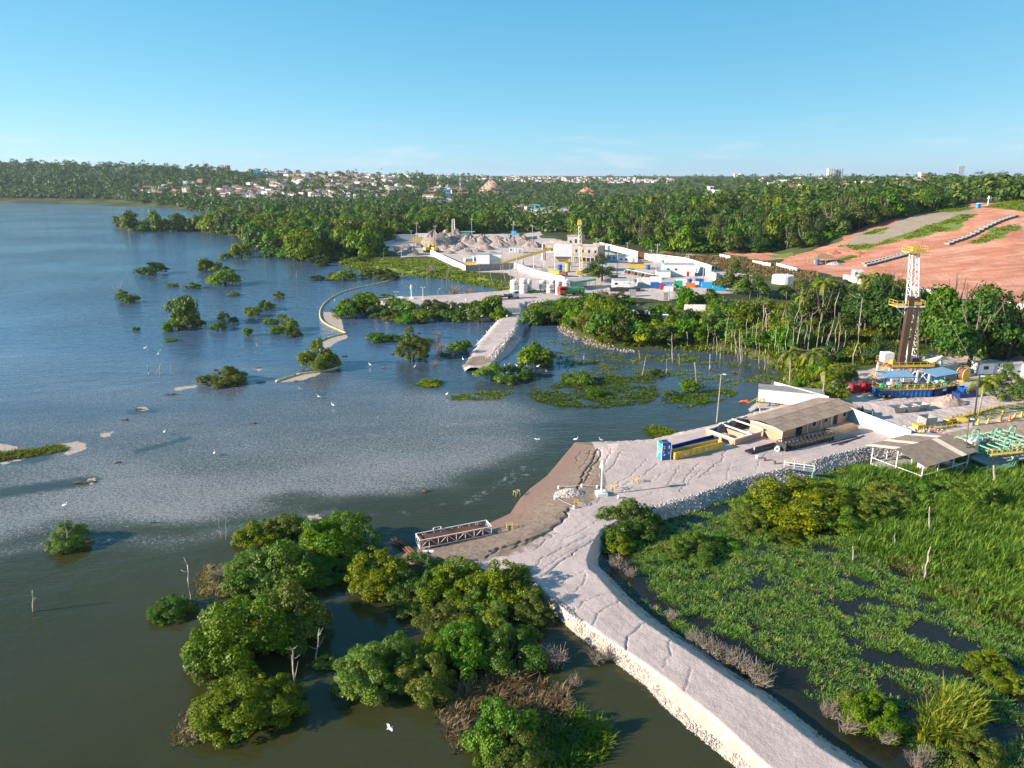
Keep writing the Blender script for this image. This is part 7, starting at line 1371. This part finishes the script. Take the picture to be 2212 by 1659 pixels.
for i, (px, py) in enumerate([(1012, 572), (1030, 568)]): cont('lorry_cab', ['white lorry cab at the meadow wall corner', 'white lorry cab behind the flat truck'][i], 'truck', px, py, (4, 3, 3.2), WHITE, .3, None, None, 1, False)
# gravel heaps
rs = random.Random(12); HP = [(888, 552, 36, 1.0), (868, 548, 22, .7), (900, 535, 30, .8), (935, 530, 50, 1.25), (955, 526, 40, 1.2), (985, 524, 50, 1.1), (1015, 528, 44, 1.1), (1040, 528, 44, 1.0), (960, 540, 30, .8), (985, 542, 34, .8), (1008, 545, 28, .7), (1030, 545, 24, .7), (970, 548, 22, .6), (1050, 540, 36, .7), (1080, 535, 40, .9), (1100, 530, 44, 1.0), (1125, 530, 50, 1.0), (1150, 535, 40, .9), (920, 522, 24, .6), (1075, 520, 34, .6), (995, 535, 26, .9), (945, 545, 20, .6), (1020, 550, 20, .5), (1062, 548, 24, .5), (880, 532, 18, .5)]
HP.sort()
for i, (px, py, w, h) in enumerate(HP):
    q = S(px, py); r = w / ppm(q) / 2; heap('gravel_heap', f'steep grey-pink gravel heap in the stockyard{nth(i, len(HP))}', q + Vector((0, r * .6, -.2)), r * 1.45, r * 1.1, r * .95 * h, GRAVP, 40 + i, 'heap', .35, 18, 6)['group'] = 'gravel heaps of the stockyard'
# electricity poles
k6 = zc(2000, 820, .3617); k5_ = zc(1340, 820, .3617)
PL = [k6(1270, 590, 1283, 260), k6(865, 640, 873, 285), k6(1002, 750, 1002, 630), k6(1405, 850, 1410, 680), k6(1600, 580, 1610, 360), k6(1755, 670, 1768, 490), k6(1875, 570, 1880, 450), k6(1218, 430, 1215, 320), k6(775, 445, 782, 270), k6(920, 385, 928, 290), k6(972, 345, 976, 245), k6(1835, 660, 1842, 540), k6(700, 330, 700, 240), k6(1590, 480, 1592, 385), k6(650, 290, 652, 200), k5_(1188, 215, 1190, 0), k5_(1615, 420, 1625, 55), k5_(1720, 500, 1720, 220), k5_(1815, 320, 1817, 70), k5_(815, 370, 810, 70), k5_(620, 250, 620, 40), k5_(560, 220, 558, 120), k5_(460, 420, 462, 280), k5_(1652, 640, 1655, 290)]
PL.sort(key=lambda q: q[0])
for i, q in enumerate(PL):
    b = S(q[0], q[1]); h = up_to(b, q[2], q[3]).z - b.z; t = T('utility_pole', f'slender concrete utility pole about the yard{nth(i, len(PL))}', 'pole', b, -.2, 'utility poles of the yard'); part('pole', MB().tube((0, 0, -.5), (0, 0, h), .2, .13, 6), CONC, t); part('crossarm', MB().box((0, 0, h - .5), (2.4, .16, .16)), CONC, t); part('insulator', MB().tube((-1.0, 0, h - .42), (-1.0, 0, h - .1), .08, None, 5).tube((1.0, 0, h - .42), (1.0, 0, h - .1), .08, None, 5), WHITE, t)
# ruined white house on the spit
for i, (px, py, L_, W_, H_) in enumerate([(1375, 685, 8, 6, 2.8), (1410, 690, 10, 4, 1.8), (1500, 670, 7, 5, 2.4)]):
    q = G(px, py); t = T('ruined_house', ['roofless white ruin with dark sheets in the spit scrub', 'broken white wall ruin beside the first one', 'white ruin half hidden in the spit trees'][i], 'ruin', q, -.15)
    for c_, d_ in (((0, -W_ / 2, H_ / 2), (L_, .25, H_)), ((0, W_ / 2, H_ * .4), (L_, .25, H_ * .8)), ((-L_ / 2, 0, H_ * .45), (.25, W_, H_ * .9)), ((L_ / 2, 0, H_ * .3), (.25, W_, H_ * .6))): part('wall', MB().box(c_, d_), WALLW, t)
    if i == 0: part('roof_sheet', MB().slab([(-L_ / 2, -W_ / 2, H_), (L_ * .2, -W_ / 2, H_), (L_ * .2, W_ / 2, H_ * 1.2), (-L_ / 2, W_ / 2, H_ * 1.1)], .08), DSTEEL, t)
    part('rubble', MB().box((L_ * .2, 0, .3), (L_ * .5, W_ * .6, .6), .3, .1, .1), PINK, t)
# ------------------------------------------------------------------ red slope
DRK = M('shaded_concrete', (.13, .125, .12), (.08, .078, .075), 1., .9)  # shade of the drain openings put into the concrete colour
def drain(label, a0, a1, n, w):
    p, q = G(*a0), G(*a1); d = q - p; t = T('stepped_drain', label, 'drain', p, math.atan2(d.y, d.x)); L = math.hypot(d.x, d.y)
    for i in range(n):
        x = L * (i + .5) / n; c_ = p.lerp(q, (i + .5) / n); z = gz(c_.x, c_.y) - p.z
        part('step_floor', MB().box((x, 0, z + .1), (L / n, w, .3)), DRK, t); part('riser', MB().box((x - L / n / 2 + .15, 0, z + .5), (.45, w + .1, 1.2)), CONCD, t)
        for s in (-1, 1): part('cheek_wall', MB().box((x, s * (w / 2 + .13), z + .35), (L / n * .96, .22, 1.5)), DRK, t)
drain('stepped concrete drain climbing the upper red slope', (2044, 530), (2194, 468), 17, 2.6); drain('stepped concrete drain at the slope foot, outer run', (1868, 576), (1978, 546), 14, 2.0); drain('stepped concrete drain at the slope foot, inner run', (1864, 572), (1968, 546), 14, 2.0)
q = G(1775, 569); t = T('site_kiosk', 'tan-roofed open kiosk with blue barrel on the red slope', 'kiosk', q, .1); part('roof', MB().add([(-6, -4, 2.8), (6, -4, 2.8), (6, 4, 2.8), (-6, 4, 2.8), (-1.5, 0, 5.0), (1.5, 0, 5.0)], [(0, 1, 5, 4), (1, 2, 5), (2, 3, 4, 5), (3, 0, 4), (3, 2, 1, 0)]), TARPT, t); part('counter', MB().box((0, 1, .6), (6, 2, 1.2)), FIBROL, t); part('barrel', MB().tube((-3.5, -2, 0), (-3.5, -2, 2.0), 1.0, None, 12), BLUE, t)
for x in (-5.5, 0, 5.5):
    for y in (-3.6, 3.6): part('post', MB().tube((x, y, 0), (x, y, 2.8), .12, None, 6), STEEL, t)
heap('stone_heap', 'grey stone heap beside the kiosk', G(1802, 571), 4.5, 2.5, 1.4, ROCKM, 71); heap('soil_heap', 'red soil heap below the terrace, nearer the kiosk', G(1800, 548), 5, 3, 2, REDSOIL, 72); heap('soil_heap', 'red soil heap below the terrace, nearer the drain', G(1850, 549), 4.5, 3, 2, REDSOIL, 73)
q = G(2113, 449); t = T('portable_toilet', 'blue portable toilet at the top of the red slope', 'toilet', q); part('cabin', MB().box((0, 0, 1.3), (1.9, 1.9, 2.6)), CYAN, t); part('roof', MB().box((0, 0, 2.7), (2.0, 2.0, .25), top=.8), WHITE, t); part('door', MB().box((0, -.97, 1.2), (1.2, .05, 2.2)), BLUE, t)
b = G(2133, 445); h = up_to(b, 2132, 424).z - b.z; t = T('survey_pillar', 'white pointed pillar at the top of the red slope', 'pillar', b); part('post', MB().tube((0, 0, -.3), (0, 0, h - 1.4), .25, None, 7), WHITE, t); part('cone_cap', MB().lathe((0, 0, h - 1.6), [(.2, 0), (.7, .05), (.6, .6), (.05, 2.0)], 12), WHITE, t); part('footing', MB().box((0, 0, .2), (2, 2, .6)), CONC, t)
for i, pts in enumerate([[(1555, 558), (1577, 562)], [(1626, 572), (1664, 579)], [(1677, 578), (1721, 590)], [(1822, 604), (1861, 614)], [(1944, 626), (2012, 640)], [(2168, 666), (2240, 676)]]): wall_run(['white wall stub behind the dry grass', 'white wall piece beside the big round tree', 'white wall piece below the kiosk', 'white wall piece below the drain foot', 'white wall piece behind the drilling mast', 'white wall piece at the slope foot by the picture edge'][i], pts, 2.3, WALLW, 5)
tank('wide low white reservoir behind the palms', 1690, 612, 44, 17, WALLW, False, False); wall_run('dark crest wall along the top of the red slope', [(2090, 441), (2140, 434), (2212, 415)], 2.5, CONCD, 8); cont('site_cabin', 'small white cabin at the foot of the red slope', 'cabin', 1852, 597, (4, 3, 2.6), WHITE, 0, None, GREY, 1, False)
for i, (px, py) in enumerate([(1900, 618), (1960, 628), (2050, 640), (2100, 648), (2160, 656)]):
    q = G(px, py); solo('slope_pipe', MB().path([(-9, .5, .3), (-3, 0, .35), (4, .4, .3), (10, -.3, .3)], .25, 6), CONCD, f'grey drain pipe lying along the slope foot{nth(i, 5)}', 'pipe', q, -.2, 'drain pipes on the slope foot')
# people
def person(label, pos, mat, pants, rz=0., s=1.0):
    t = T('person', label, 'person', pos, rz, None, s); mb = MB()
    mb.path([(0, 0, .92), (0, 0, 1.15), (0, .01, 1.42), (0, .02, 1.52)], .155, 8, .12); mb.path([(0, 0, 1.5), (0, 0, 1.62)], .06, 8); mb.lathe((0, .02, 1.58), [(.03, 0), (.085, .05), (.10, .13), (.08, .21), (.02, .25)], 10)
    for k in (-1, 1): mb.path([(k * .17, 0, 1.46), (k * .24, .02, 1.18), (k * .22, .14, .98), (k * .21, .2, .9)], .05, 6, .03); mb.path([(k * .09, 0, .95), (k * .11, .02, .5), (k * .12, 0, .06), (k * .12, .14, .04)], .085, 6, .045)
    part('body', mb, M('skin', (.30, .17, .11), None, 3, .6, grime=0), t, True); j = MB().path([(0, 0, .88), (0, 0, 1.15), (0, .01, 1.46)], .175, 10, .16)
    for k in (-1, 1): j.path([(k * .16, 0, 1.47), (k * .24, .02, 1.18), (k * .22, .13, 1.0)], .065, 6, .05)
    part('overall', j, mat, t, True); pt = MB()
    for k in (-1, 1): pt.path([(k * .09, 0, .97), (k * .11, .02, .5), (k * .12, 0, .1)], .10, 7, .07); pt.box((k * .12, .05, .05), (.11, .27, .1))
    part('trousers', pt, pants, t, True); part('helmet', MB().lathe((0, .02, 1.72), [(.13, 0), (.12, .06), (.07, .12), (.01, .14)], 10), WHITE, t, True)
person('worker in orange walking on the red slope', G(1720, 566), ORANGE, ORANGE, .5); q = rig.matrix_basis @ Vector((mbx + .3, -1.2, mz_ + .1)); person('worker in red on the upper mast platform', q, RED, RED, 0); person('worker in orange standing near the blue drum', G(2163, 908), ORANGE, NAVY, 1.0)

# ------------------------------------------------------------------ town on the hills
WALLS_ = {'white': WALLW, 'cream': M('cream_wall', (.66, .55, .42), (.55, .45, .34), .4), 'brick orange': M('brick_wall', (.46, .22, .13), (.38, .18, .11), .6), 'pale blue': M('paleblue_wall', (.45, .58, .66), None, .5)}
def house_proto(wc, k):
    W_, D_, H_ = ((8, 7, 3.4), (11, 8, 3.4), (9, 8, 6.2), (16, 8, 3.6))[k]; m_ = WALLS_[wc]; wm = MB().box((0, 0, H_ / 2 - .6), (W_, D_, H_ + 1.2)).mesh('house', m_); rise = 1.6
    if k == 2: rm = MB().box((0, 0, H_ + .15), (W_ + .4, D_ + .4, .3)).mesh('roof', CONC)
    else: rm = MB().add([(-W_ / 2 - .5, -D_ / 2 - .5, H_ - .1), (W_ / 2 + .5, -D_ / 2 - .5, H_ - .1), (W_ / 2 + .5, D_ / 2 + .5, H_ - .1), (-W_ / 2 - .5, D_ / 2 + .5, H_ - .1), (-W_ / 2 - .5, 0, H_ + rise), (W_ / 2 + .5, 0, H_ + rise)], [(0, 1, 5, 4), (2, 3, 4, 5), (0, 4, 3), (1, 2, 5), (3, 2, 1, 0)]).mesh('roof', TILE if (k + len(wc)) % 3 else FIBRO)
    ws = MB().box((0, 0, 0), (1.2, .12, 1.2)).mesh('window', WINDOW); return wm, rm, ws, W_, D_, H_
HPRO = {(w, k): house_proto(w, k) for w in WALLS_ for k in range(4)}
AREAS = [('on the low slope beside the lagoon', [(265, 421), (330, 406), (440, 392), (452, 402), (450, 427), (330, 424)], 26), ('on the lagoon-side village slope', [(450, 428), (480, 408), (560, 396), (620, 392), (650, 404), (640, 420), (560, 430)], 46), ('on the middle of the village slope', [(620, 378), (700, 374), (800, 380), (860, 388), (850, 404), (740, 410), (640, 400)], 52), ('on the lower village slope', [(600, 410), (700, 412), (800, 414), (900, 416), (880, 432), (700, 428), (600, 432)], 34), ('along the skyline village', [(540, 370), (640, 371), (760, 373), (880, 377), (1000, 380), (1000, 388), (880, 386), (700, 380), (540, 380)], 46), ('in the valley church quarter', [(915, 408), (960, 402), (1010, 408), (1000, 424), (960, 440), (930, 436)], 22), ('on the far central ridge', [(1080, 378), (1250, 383), (1420, 388), (1420, 396), (1250, 398), (1090, 394)], 50), ('in the valley below the blue building', [(1100, 455), (1160, 448), (1240, 462), (1230, 474), (1150, 476), (1100, 470)], 16), ('among trees on the crest behind the slope', [(1660, 392), (1800, 396), (1950, 388), (2000, 392), (1960, 412), (1850, 420), (1700, 412)], 34), ('on the left hilltop', [(150, 358), (260, 361), (350, 366), (350, 372), (240, 370), (150, 364)], 10), ('at the foot of the lagoon hill', [(235, 427), (262, 426), (300, 430), (280, 433)], 4)]
rs = random.Random(33); cols = ['white'] * 6 + ['cream'] * 3 + ['brick orange'] * 2 + ['pale blue']
for nm, pl, n in AREAS:
    a = scatter(pl, n, len(nm) * 7 + n, 6); pos = hits(a[:, 0], a[:, 1])
    for p in pos:
        if p[1] > 8000: continue
        wc = rs.choice(cols); k = rs.choice((0, 0, 1, 1, 2, 3)); wm, rm, ws, W_, D_, H_ = HPRO[(wc, k)]; f = rs.uniform(.9, 1.25)
        lb = f'{("small", "low", "two-storey flat", "long")[k]} {wc} house with {"concrete" if k == 2 else "pitched"} roof {nm}'
        o = tag(link('house', wm, None, (p[0], p[1], p[2] + 1.2), rs.choice((0, .3, -.3, 1.4)), f), lb, 'house', 'houses ' + nm); link('roof', rm, o); 
        if p[1] < 2600:
            for x in (-W_ * .25, W_ * .25): link('window', ws, o, (x, -D_ / 2 - .03, H_ * .55))
# the many farther houses of the town, too small to tell apart
def far_houses(name, label, polys, seed, mat, rmat):
    rsn = np.random.RandomState(seed); W3, R3 = MB(), MB()
    for pl, n in polys:
        a = scatter(pl, n, seed + n, 3); pos = hits(a[:, 0], a[:, 1])
        for p in pos:
            if p[1] > 8000: continue
            w, d_, hh = rsn.uniform(7, 15), rsn.uniform(6, 9), rsn.uniform(3, 6); rz = rsn.choice((0, .3, -.3)); W3.box((p[0], p[1], p[2] + hh / 2 + .6), (w, d_, hh), rz); R3.box((p[0], p[1], p[2] + hh + .9), (w + .6, d_ + .6, .6), rz, top=.6)
    o = link(name, W3.mesh(name, mat)); kind(o, 'stuff', label); link('roof', R3.mesh('roof', rmat), o)
BAND = [([(440, 428), (520, 398), (620, 380), (760, 376), (900, 384), (900, 410), (800, 422), (600, 434)], 90), ([(560, 372), (800, 375), (1000, 380), (1000, 392), (800, 388), (560, 380)], 60), ([(1000, 378), (1250, 382), (1460, 386), (1460, 398), (1250, 396), (1000, 392)], 110), ([(1620, 386), (1900, 386), (2010, 386), (1960, 404), (1760, 408), (1640, 400)], 40)]
far_houses('far_town', 'pale far houses of the hillside town', BAND, 5, WALLW, TILE); far_houses('far_town', 'cream and brick far houses of the hillside town', [(q_, n_ // 2) for q_, n_ in BAND], 9, WALLS_['cream'], FIBRO)
def block(label, px, py, tpy, wpx, dep, mat, nf, nc, cat='building', name='apartment_tower', top=None):
    b = G(px, py); k = ppm(b); w = wpx / k; h = up_to(b, px, tpy).z - b.z; t = T(name, label, cat, b, .0); part('wall', MB().box((0, dep / 2, h / 2 - 3), (w, dep, h + 6)), mat, t); part('roof', MB().box((0, dep / 2, h + .4), (w + 1, dep + 1, .8)), top or mat, t); wm = MB().box((0, 0, 0), (w / nc * .5, .3, h / nf * .45)).mesh('window', WINDOW)
    for i in range(nf):
        for j in range(nc): link('window', wm, t, (-w / 2 + w * (j + .5) / nc, -.1, h * (i + .55) / nf))
    return t
block('white apartment tower pair, left tower on the right skyline', 1796, 384, 365, 15, 20, WALLW, 12, 3); block('white apartment tower pair, right tower on the right skyline', 1813, 384, 365, 16, 20, WALLW, 12, 3); block('tall pale apartment tower standing alone on the right skyline', 2075, 378, 359, 13, 18, CONC, 11, 3); block('distant white tower left of the apartment pair', 1590, 384, 376, 8, 20, WALLW, 6, 2); block('second distant white tower left of the apartment pair', 1602, 384, 376, 8, 20, WALLW, 6, 2); block('white blocky institute rising from the ridge forest, tower part', 1535, 432, 404, 9, 9, WALLW, 5, 1, 'building', 'white_block'); block('white blocky institute rising from the ridge forest, wing', 1550, 432, 412, 16, 10, WALLW, 4, 3, 'building', 'white_block'); block('white round-cornered hall on the right crest', 1997, 384, 373, 18, 20, WALLW, 2, 4, 'building', 'white_hall')
block('sky blue warehouse in the valley', 1182, 463, 448, 28, 14, M('skyblue_wall', (.16, .40, .72), None, .4), 1, 4, 'building', 'blue_building'); block('teal stair tower beside the sky blue warehouse', 1160, 463, 444, 11, 10, M('teal_wall', (.10, .55, .45), None, .4), 3, 1, 'building', 'teal_building'); block('white hall at the valley end', 1232, 472, 462, 16, 12, WALLW, 1, 3, 'building', 'white_hall'); block('blue and white church front in the valley', 964, 424, 410, 12, 12, M('skyblue_wall', (.16, .40, .72), None, .4), 2, 2, 'church', 'church'); block('grey factory hall in the valley below the church', 962, 446, 434, 30, 16, GREY, 1, 4, 'building', 'factory_hall'); block('cream factory hall beside the grey one', 936, 436, 427, 26, 14, WALLS_['cream'], 1, 4, 'building', 'factory_hall'); block('bright blue hall on the village skyline', 558, 380, 370, 18, 14, CYAN, 1, 3, 'building', 'blue_hall')
block('white hillside hall on the left hill', 490, 366, 354, 18, 14, WALLW, 1, 4, 'building', 'white_hall'); block('white chimney tower on the left hill', 441, 364, 347, 3, 5, WALLW, 4, 1, 'tower', 'white_tower')
def tower(label, px, py, tpy, c1=RED, w=2.2):
    b = G(px, py); h = up_to(b, px, tpy).z - b.z; t = T('radio_mast', label, 'mast', b)
    for i in range(7):
        f0, f1 = i / 7, (i + 1) / 7; w0, w1 = w * (1 - .75 * f0), w * (1 - .75 * f1); mb = MB()
        for x, y in ((-1, -1), (1, -1), (0, 1)): mb.tube((x * w0, y * w0, h * f0), (x * w1, y * w1, h * f1), .3, None, 4)
        mb.tube((-w0, -w0, h * f0), (w1, -w1, h * f1), .2, None, 3).tube((w0, -w0, h * f0), (0, w1, h * f1), .2, None, 3); part('mast_section', mb, c1 if i % 2 else WHITE, t)
    part('antenna', MB().tube((0, 0, h), (0, 0, h + 5), .2, None, 4), WHITE, t)
tower('red and white lattice mast on the village skyline', 825, 391, 358); tower('thin grey mast standing on the far ridge', 921, 372, 349, STEEL, 1.6); tower('tall red and white mast above the church quarter', 946, 410, 369); tower('tall pale mast right of the church quarter', 994, 411, 373, STEEL); tower('slim mast on the far central ridge', 1192, 384, 368, STEEL, 1.5)
heap('bare_cliff', 'bare pink hillside scar above the valley', G(1060, 418) , 34, 20, 26, M('cliff', (.50, .32, .22), (.40, .27, .20), .08, .95, bmp=.3, bs_=.4), 91, 'cliff'); heap('bare_cliff', 'small bare red scar in the far forest', G(1266, 424), 26, 16, 16, M('cliff_red', (.50, .24, .15), (.42, .2, .13), .08, .95), 92, 'cliff')

# ------------------------------------------------------------------ floating boom
def boom(label, pts, r=.34):
    q = [P(a, b, .08) for a, b in pts]; fine = []
    for i in range(len(q) - 1):
        p0, p1, p2, p3 = q[max(i - 1, 0)], q[i], q[i + 1], q[min(i + 2, len(q) - 1)]; n = max(3, int((p2 - p1).length / 1.2))
        for k in range(n): u = k / n; fine.append(.5 * ((2 * p1) + (p2 - p0) * u + (2 * p0 - 5 * p1 + 4 * p2 - p3) * u * u + (3 * p1 - p0 - 3 * p2 + p3) * u ** 3))
    fine.append(q[-1]); t = T('floating_boom', label, 'boom', fine[0]); k = 0
    while k < len(fine) - 1: part('float', MB().path([p - fine[0] for p in fine[k:k + 6]], r, 7), BOOMM, t, True); k += 5
boom('long curved yellow containment boom round the scum', [(890, 594), (855, 602), (820, 612), (790, 618), (750, 628), (722, 640), (702, 655), (692, 672), (694, 690), (710, 703), (730, 712), (748, 720)]); boom('hooked end of the boom below the scum patch', [(746, 721), (722, 726), (700, 733), (684, 743), (690, 753), (703, 759)]); boom('short loose boom beside the leafy bush', [(597, 824), (622, 816), (650, 808), (690, 803), (722, 797), (733, 791)])
# driftwood
for i, (px, py, w) in enumerate([(172, 1044, 38), (198, 1042, 22), (300, 885, 24), (270, 908, 16), (372, 853, 44), (545, 915, 18), (920, 1062, 18), (558, 796, 18), (640, 824, 14), (255, 1000, 14), (565, 826, 22), (848, 765, 12), (1318, 1240, 0), (745, 770, 20), (830, 795, 20), (1600, 870, 14)]):
    if not w: continue
    p = P(px, py, 0); L = w / ppm(p); rs = random.Random(i); mb = MB()
    for k in range(9): mb.path([(rs.uniform(-.5, .5) * L, rs.uniform(-.3, .3), .02), (rs.uniform(-.3, .3) * L, rs.uniform(-.2, .2), rs.uniform(.1, .35)), (rs.uniform(-.5, .5) * L, rs.uniform(-.3, .3), .03)], .08, 5, .04)
    solo('driftwood', mb, BARK, f'dark tangle of driftwood floating in the lagoon{nth(i, 16)}', 'driftwood', p, rs.uniform(-.3, .3), 'driftwood in the lagoon')
# orange float
q = P(1608, 868, .05); t = T('orange_float', 'orange float adrift by the landing', 'float', q); part('hull', MB().box((0, 0, .1), (1.7, .6, .3), top=.8), ORANGE, t); part('cap', MB().box((.4, 0, .3), (.5, .4, .15)), ORANGE, t)
# egrets
def egret():
    mb = MB(); t = T('egret', 'x', 'egret'); prof = [(.01, -.42), (.07, -.3), (.13, -.1), (.14, .08), (.09, .24), (.03, .32)]; V = []
    mb.lathe((0, 0, 0), [(r, z) for r, z in prof], 9); mb.v = [(z * .95, y, .48 + x * 1.0 + z * .25) for x, y, z in mb.v]; mb.path([(.26, 0, .56), (.36, 0, .66), (.30, 0, .80), (.36, 0, .92), (.42, 0, .93)], .04, 7, .03)
    part('body', mb, FEATHER, t, True); part('beak', MB().tube((.42, 0, .93), (.58, 0, .90), .022, .004, 5), BEAK, t)
    for y in (-.05, .05): part('leg', MB().tube((0, y, .42), (.02, y, -.02), .014, None, 4), DSTEEL, t)
    return t
eg = Proto(egret); k7 = lambda a, b: ((1100 + a * .4069) / 1.736, (1000 + b * .4069) / 1.736); rs = random.Random(4)
EL = [(k7(x, y), 0) for x, y in [(670, 668), (745, 700), (225, 690), (1120, 940), (1565, 870), (1780, 865), (1815, 840), (1415, 1195), (1935, 735), (1720, 720), (1705, 705), (1755, 665), (1790, 620), (1740, 695), (1830, 580), (2010, 600), (1880, 545), (1968, 470), (1890, 520), (1650, 760)]] + [((1243, 955), 0), ((1299, 955), 0), ((356, 939), 0), ((464, 985), 0), ((690, 862), 0), ((720, 880), 0), ((650, 845), 0), ((800, 792), 0), ((1095, 725), 0), ((1120, 735), 0), ((1255, 700), 0)]
EB = [(k7(x, y), 1.5) for x, y in [(790, 445), (820, 470), (920, 405), (1455, 425), (1500, 405), (1540, 425), (1590, 405), (1615, 440), (1560, 480), (1650, 460), (1370, 470), (1190, 520), (1095, 500), (1045, 440), (900, 465), (1740, 470), (1690, 440), (1735, 515), (1600, 480), (1520, 375), (1240, 440), (1150, 490), (1210, 480), (385, 365), (215, 800)]] + [((1110 + rs.uniform(-40, 80), 812 + rs.uniform(-10, 10)), 1.2) for _ in range(8)] + [((318, 781), 3), ((345, 786), 2), ((151, 1150), 3.4), ((350, 778), 2)]
for (px, py), up in EL:
    q = S(px, py); q.z = max(q.z, 0); eg.put(q, rs.uniform(0, 6.28), 1.15, 'white egret standing at the water or on the bank', 'egrets standing at the water')
for (px, py), up in EB:
    q = S(px, py); q.z = max(q.z, 0) + up; q.y -= .0; eg.put(q, rs.uniform(0, 6.28), 1.15, 'white egret perched on a bush or snag', 'egrets perched on bushes')
def flyer(label, px, py, h, rz):
    p = P(px, py, h); t = T('flying_egret', label, 'egret', p, rz, None, .62); mb = MB().lathe((0, 0, 0), [(.01, -.4), (.08, -.2), (.11, .05), (.06, .3), (.03, .5)], 8); mb.v = [(z, y, x) for x, y, z in mb.v]; part('body', mb, FEATHER, t, True); part('beak', MB().tube((.5, 0, 0), (.62, 0, 0), .02, .004, 5), BEAK, t)
    for s in (-1, 1): part('wing', MB().slab([(.12, s * .08, .05), (.22, s * .45, .16), (.02, s * .85, .10), (-.16, s * .1, .04)], .02), FEATHER, t)
flyer('white egret flying low over the near olive water', 841, 1573, 3, .6); flyer('white egret gliding over the open grey water', 1160, 949, 4, 1.2)

# ------------------------------------------------------------------ air
hz = MB().box((0, 9000, 88), (60000, 30000, 184)).mesh('haze', None); m, nt, bs = newmat('thin_haze'); nt.nodes.remove(bs)
pv = nd(nt, 'VolumePrincipled'); pv.inputs['Color'].default_value = (.72, .86, 1.0, 1); pv.inputs['Density'].default_value = 4.5e-5; pv.inputs['Anisotropy'].default_value = .2
nt.links.new(pv.outputs[0], nt.nodes['Material Output'].inputs['Volume']); hz.materials.append(m); kind(link('haze', hz), 'stuff', 'thin bluish haze in the air')
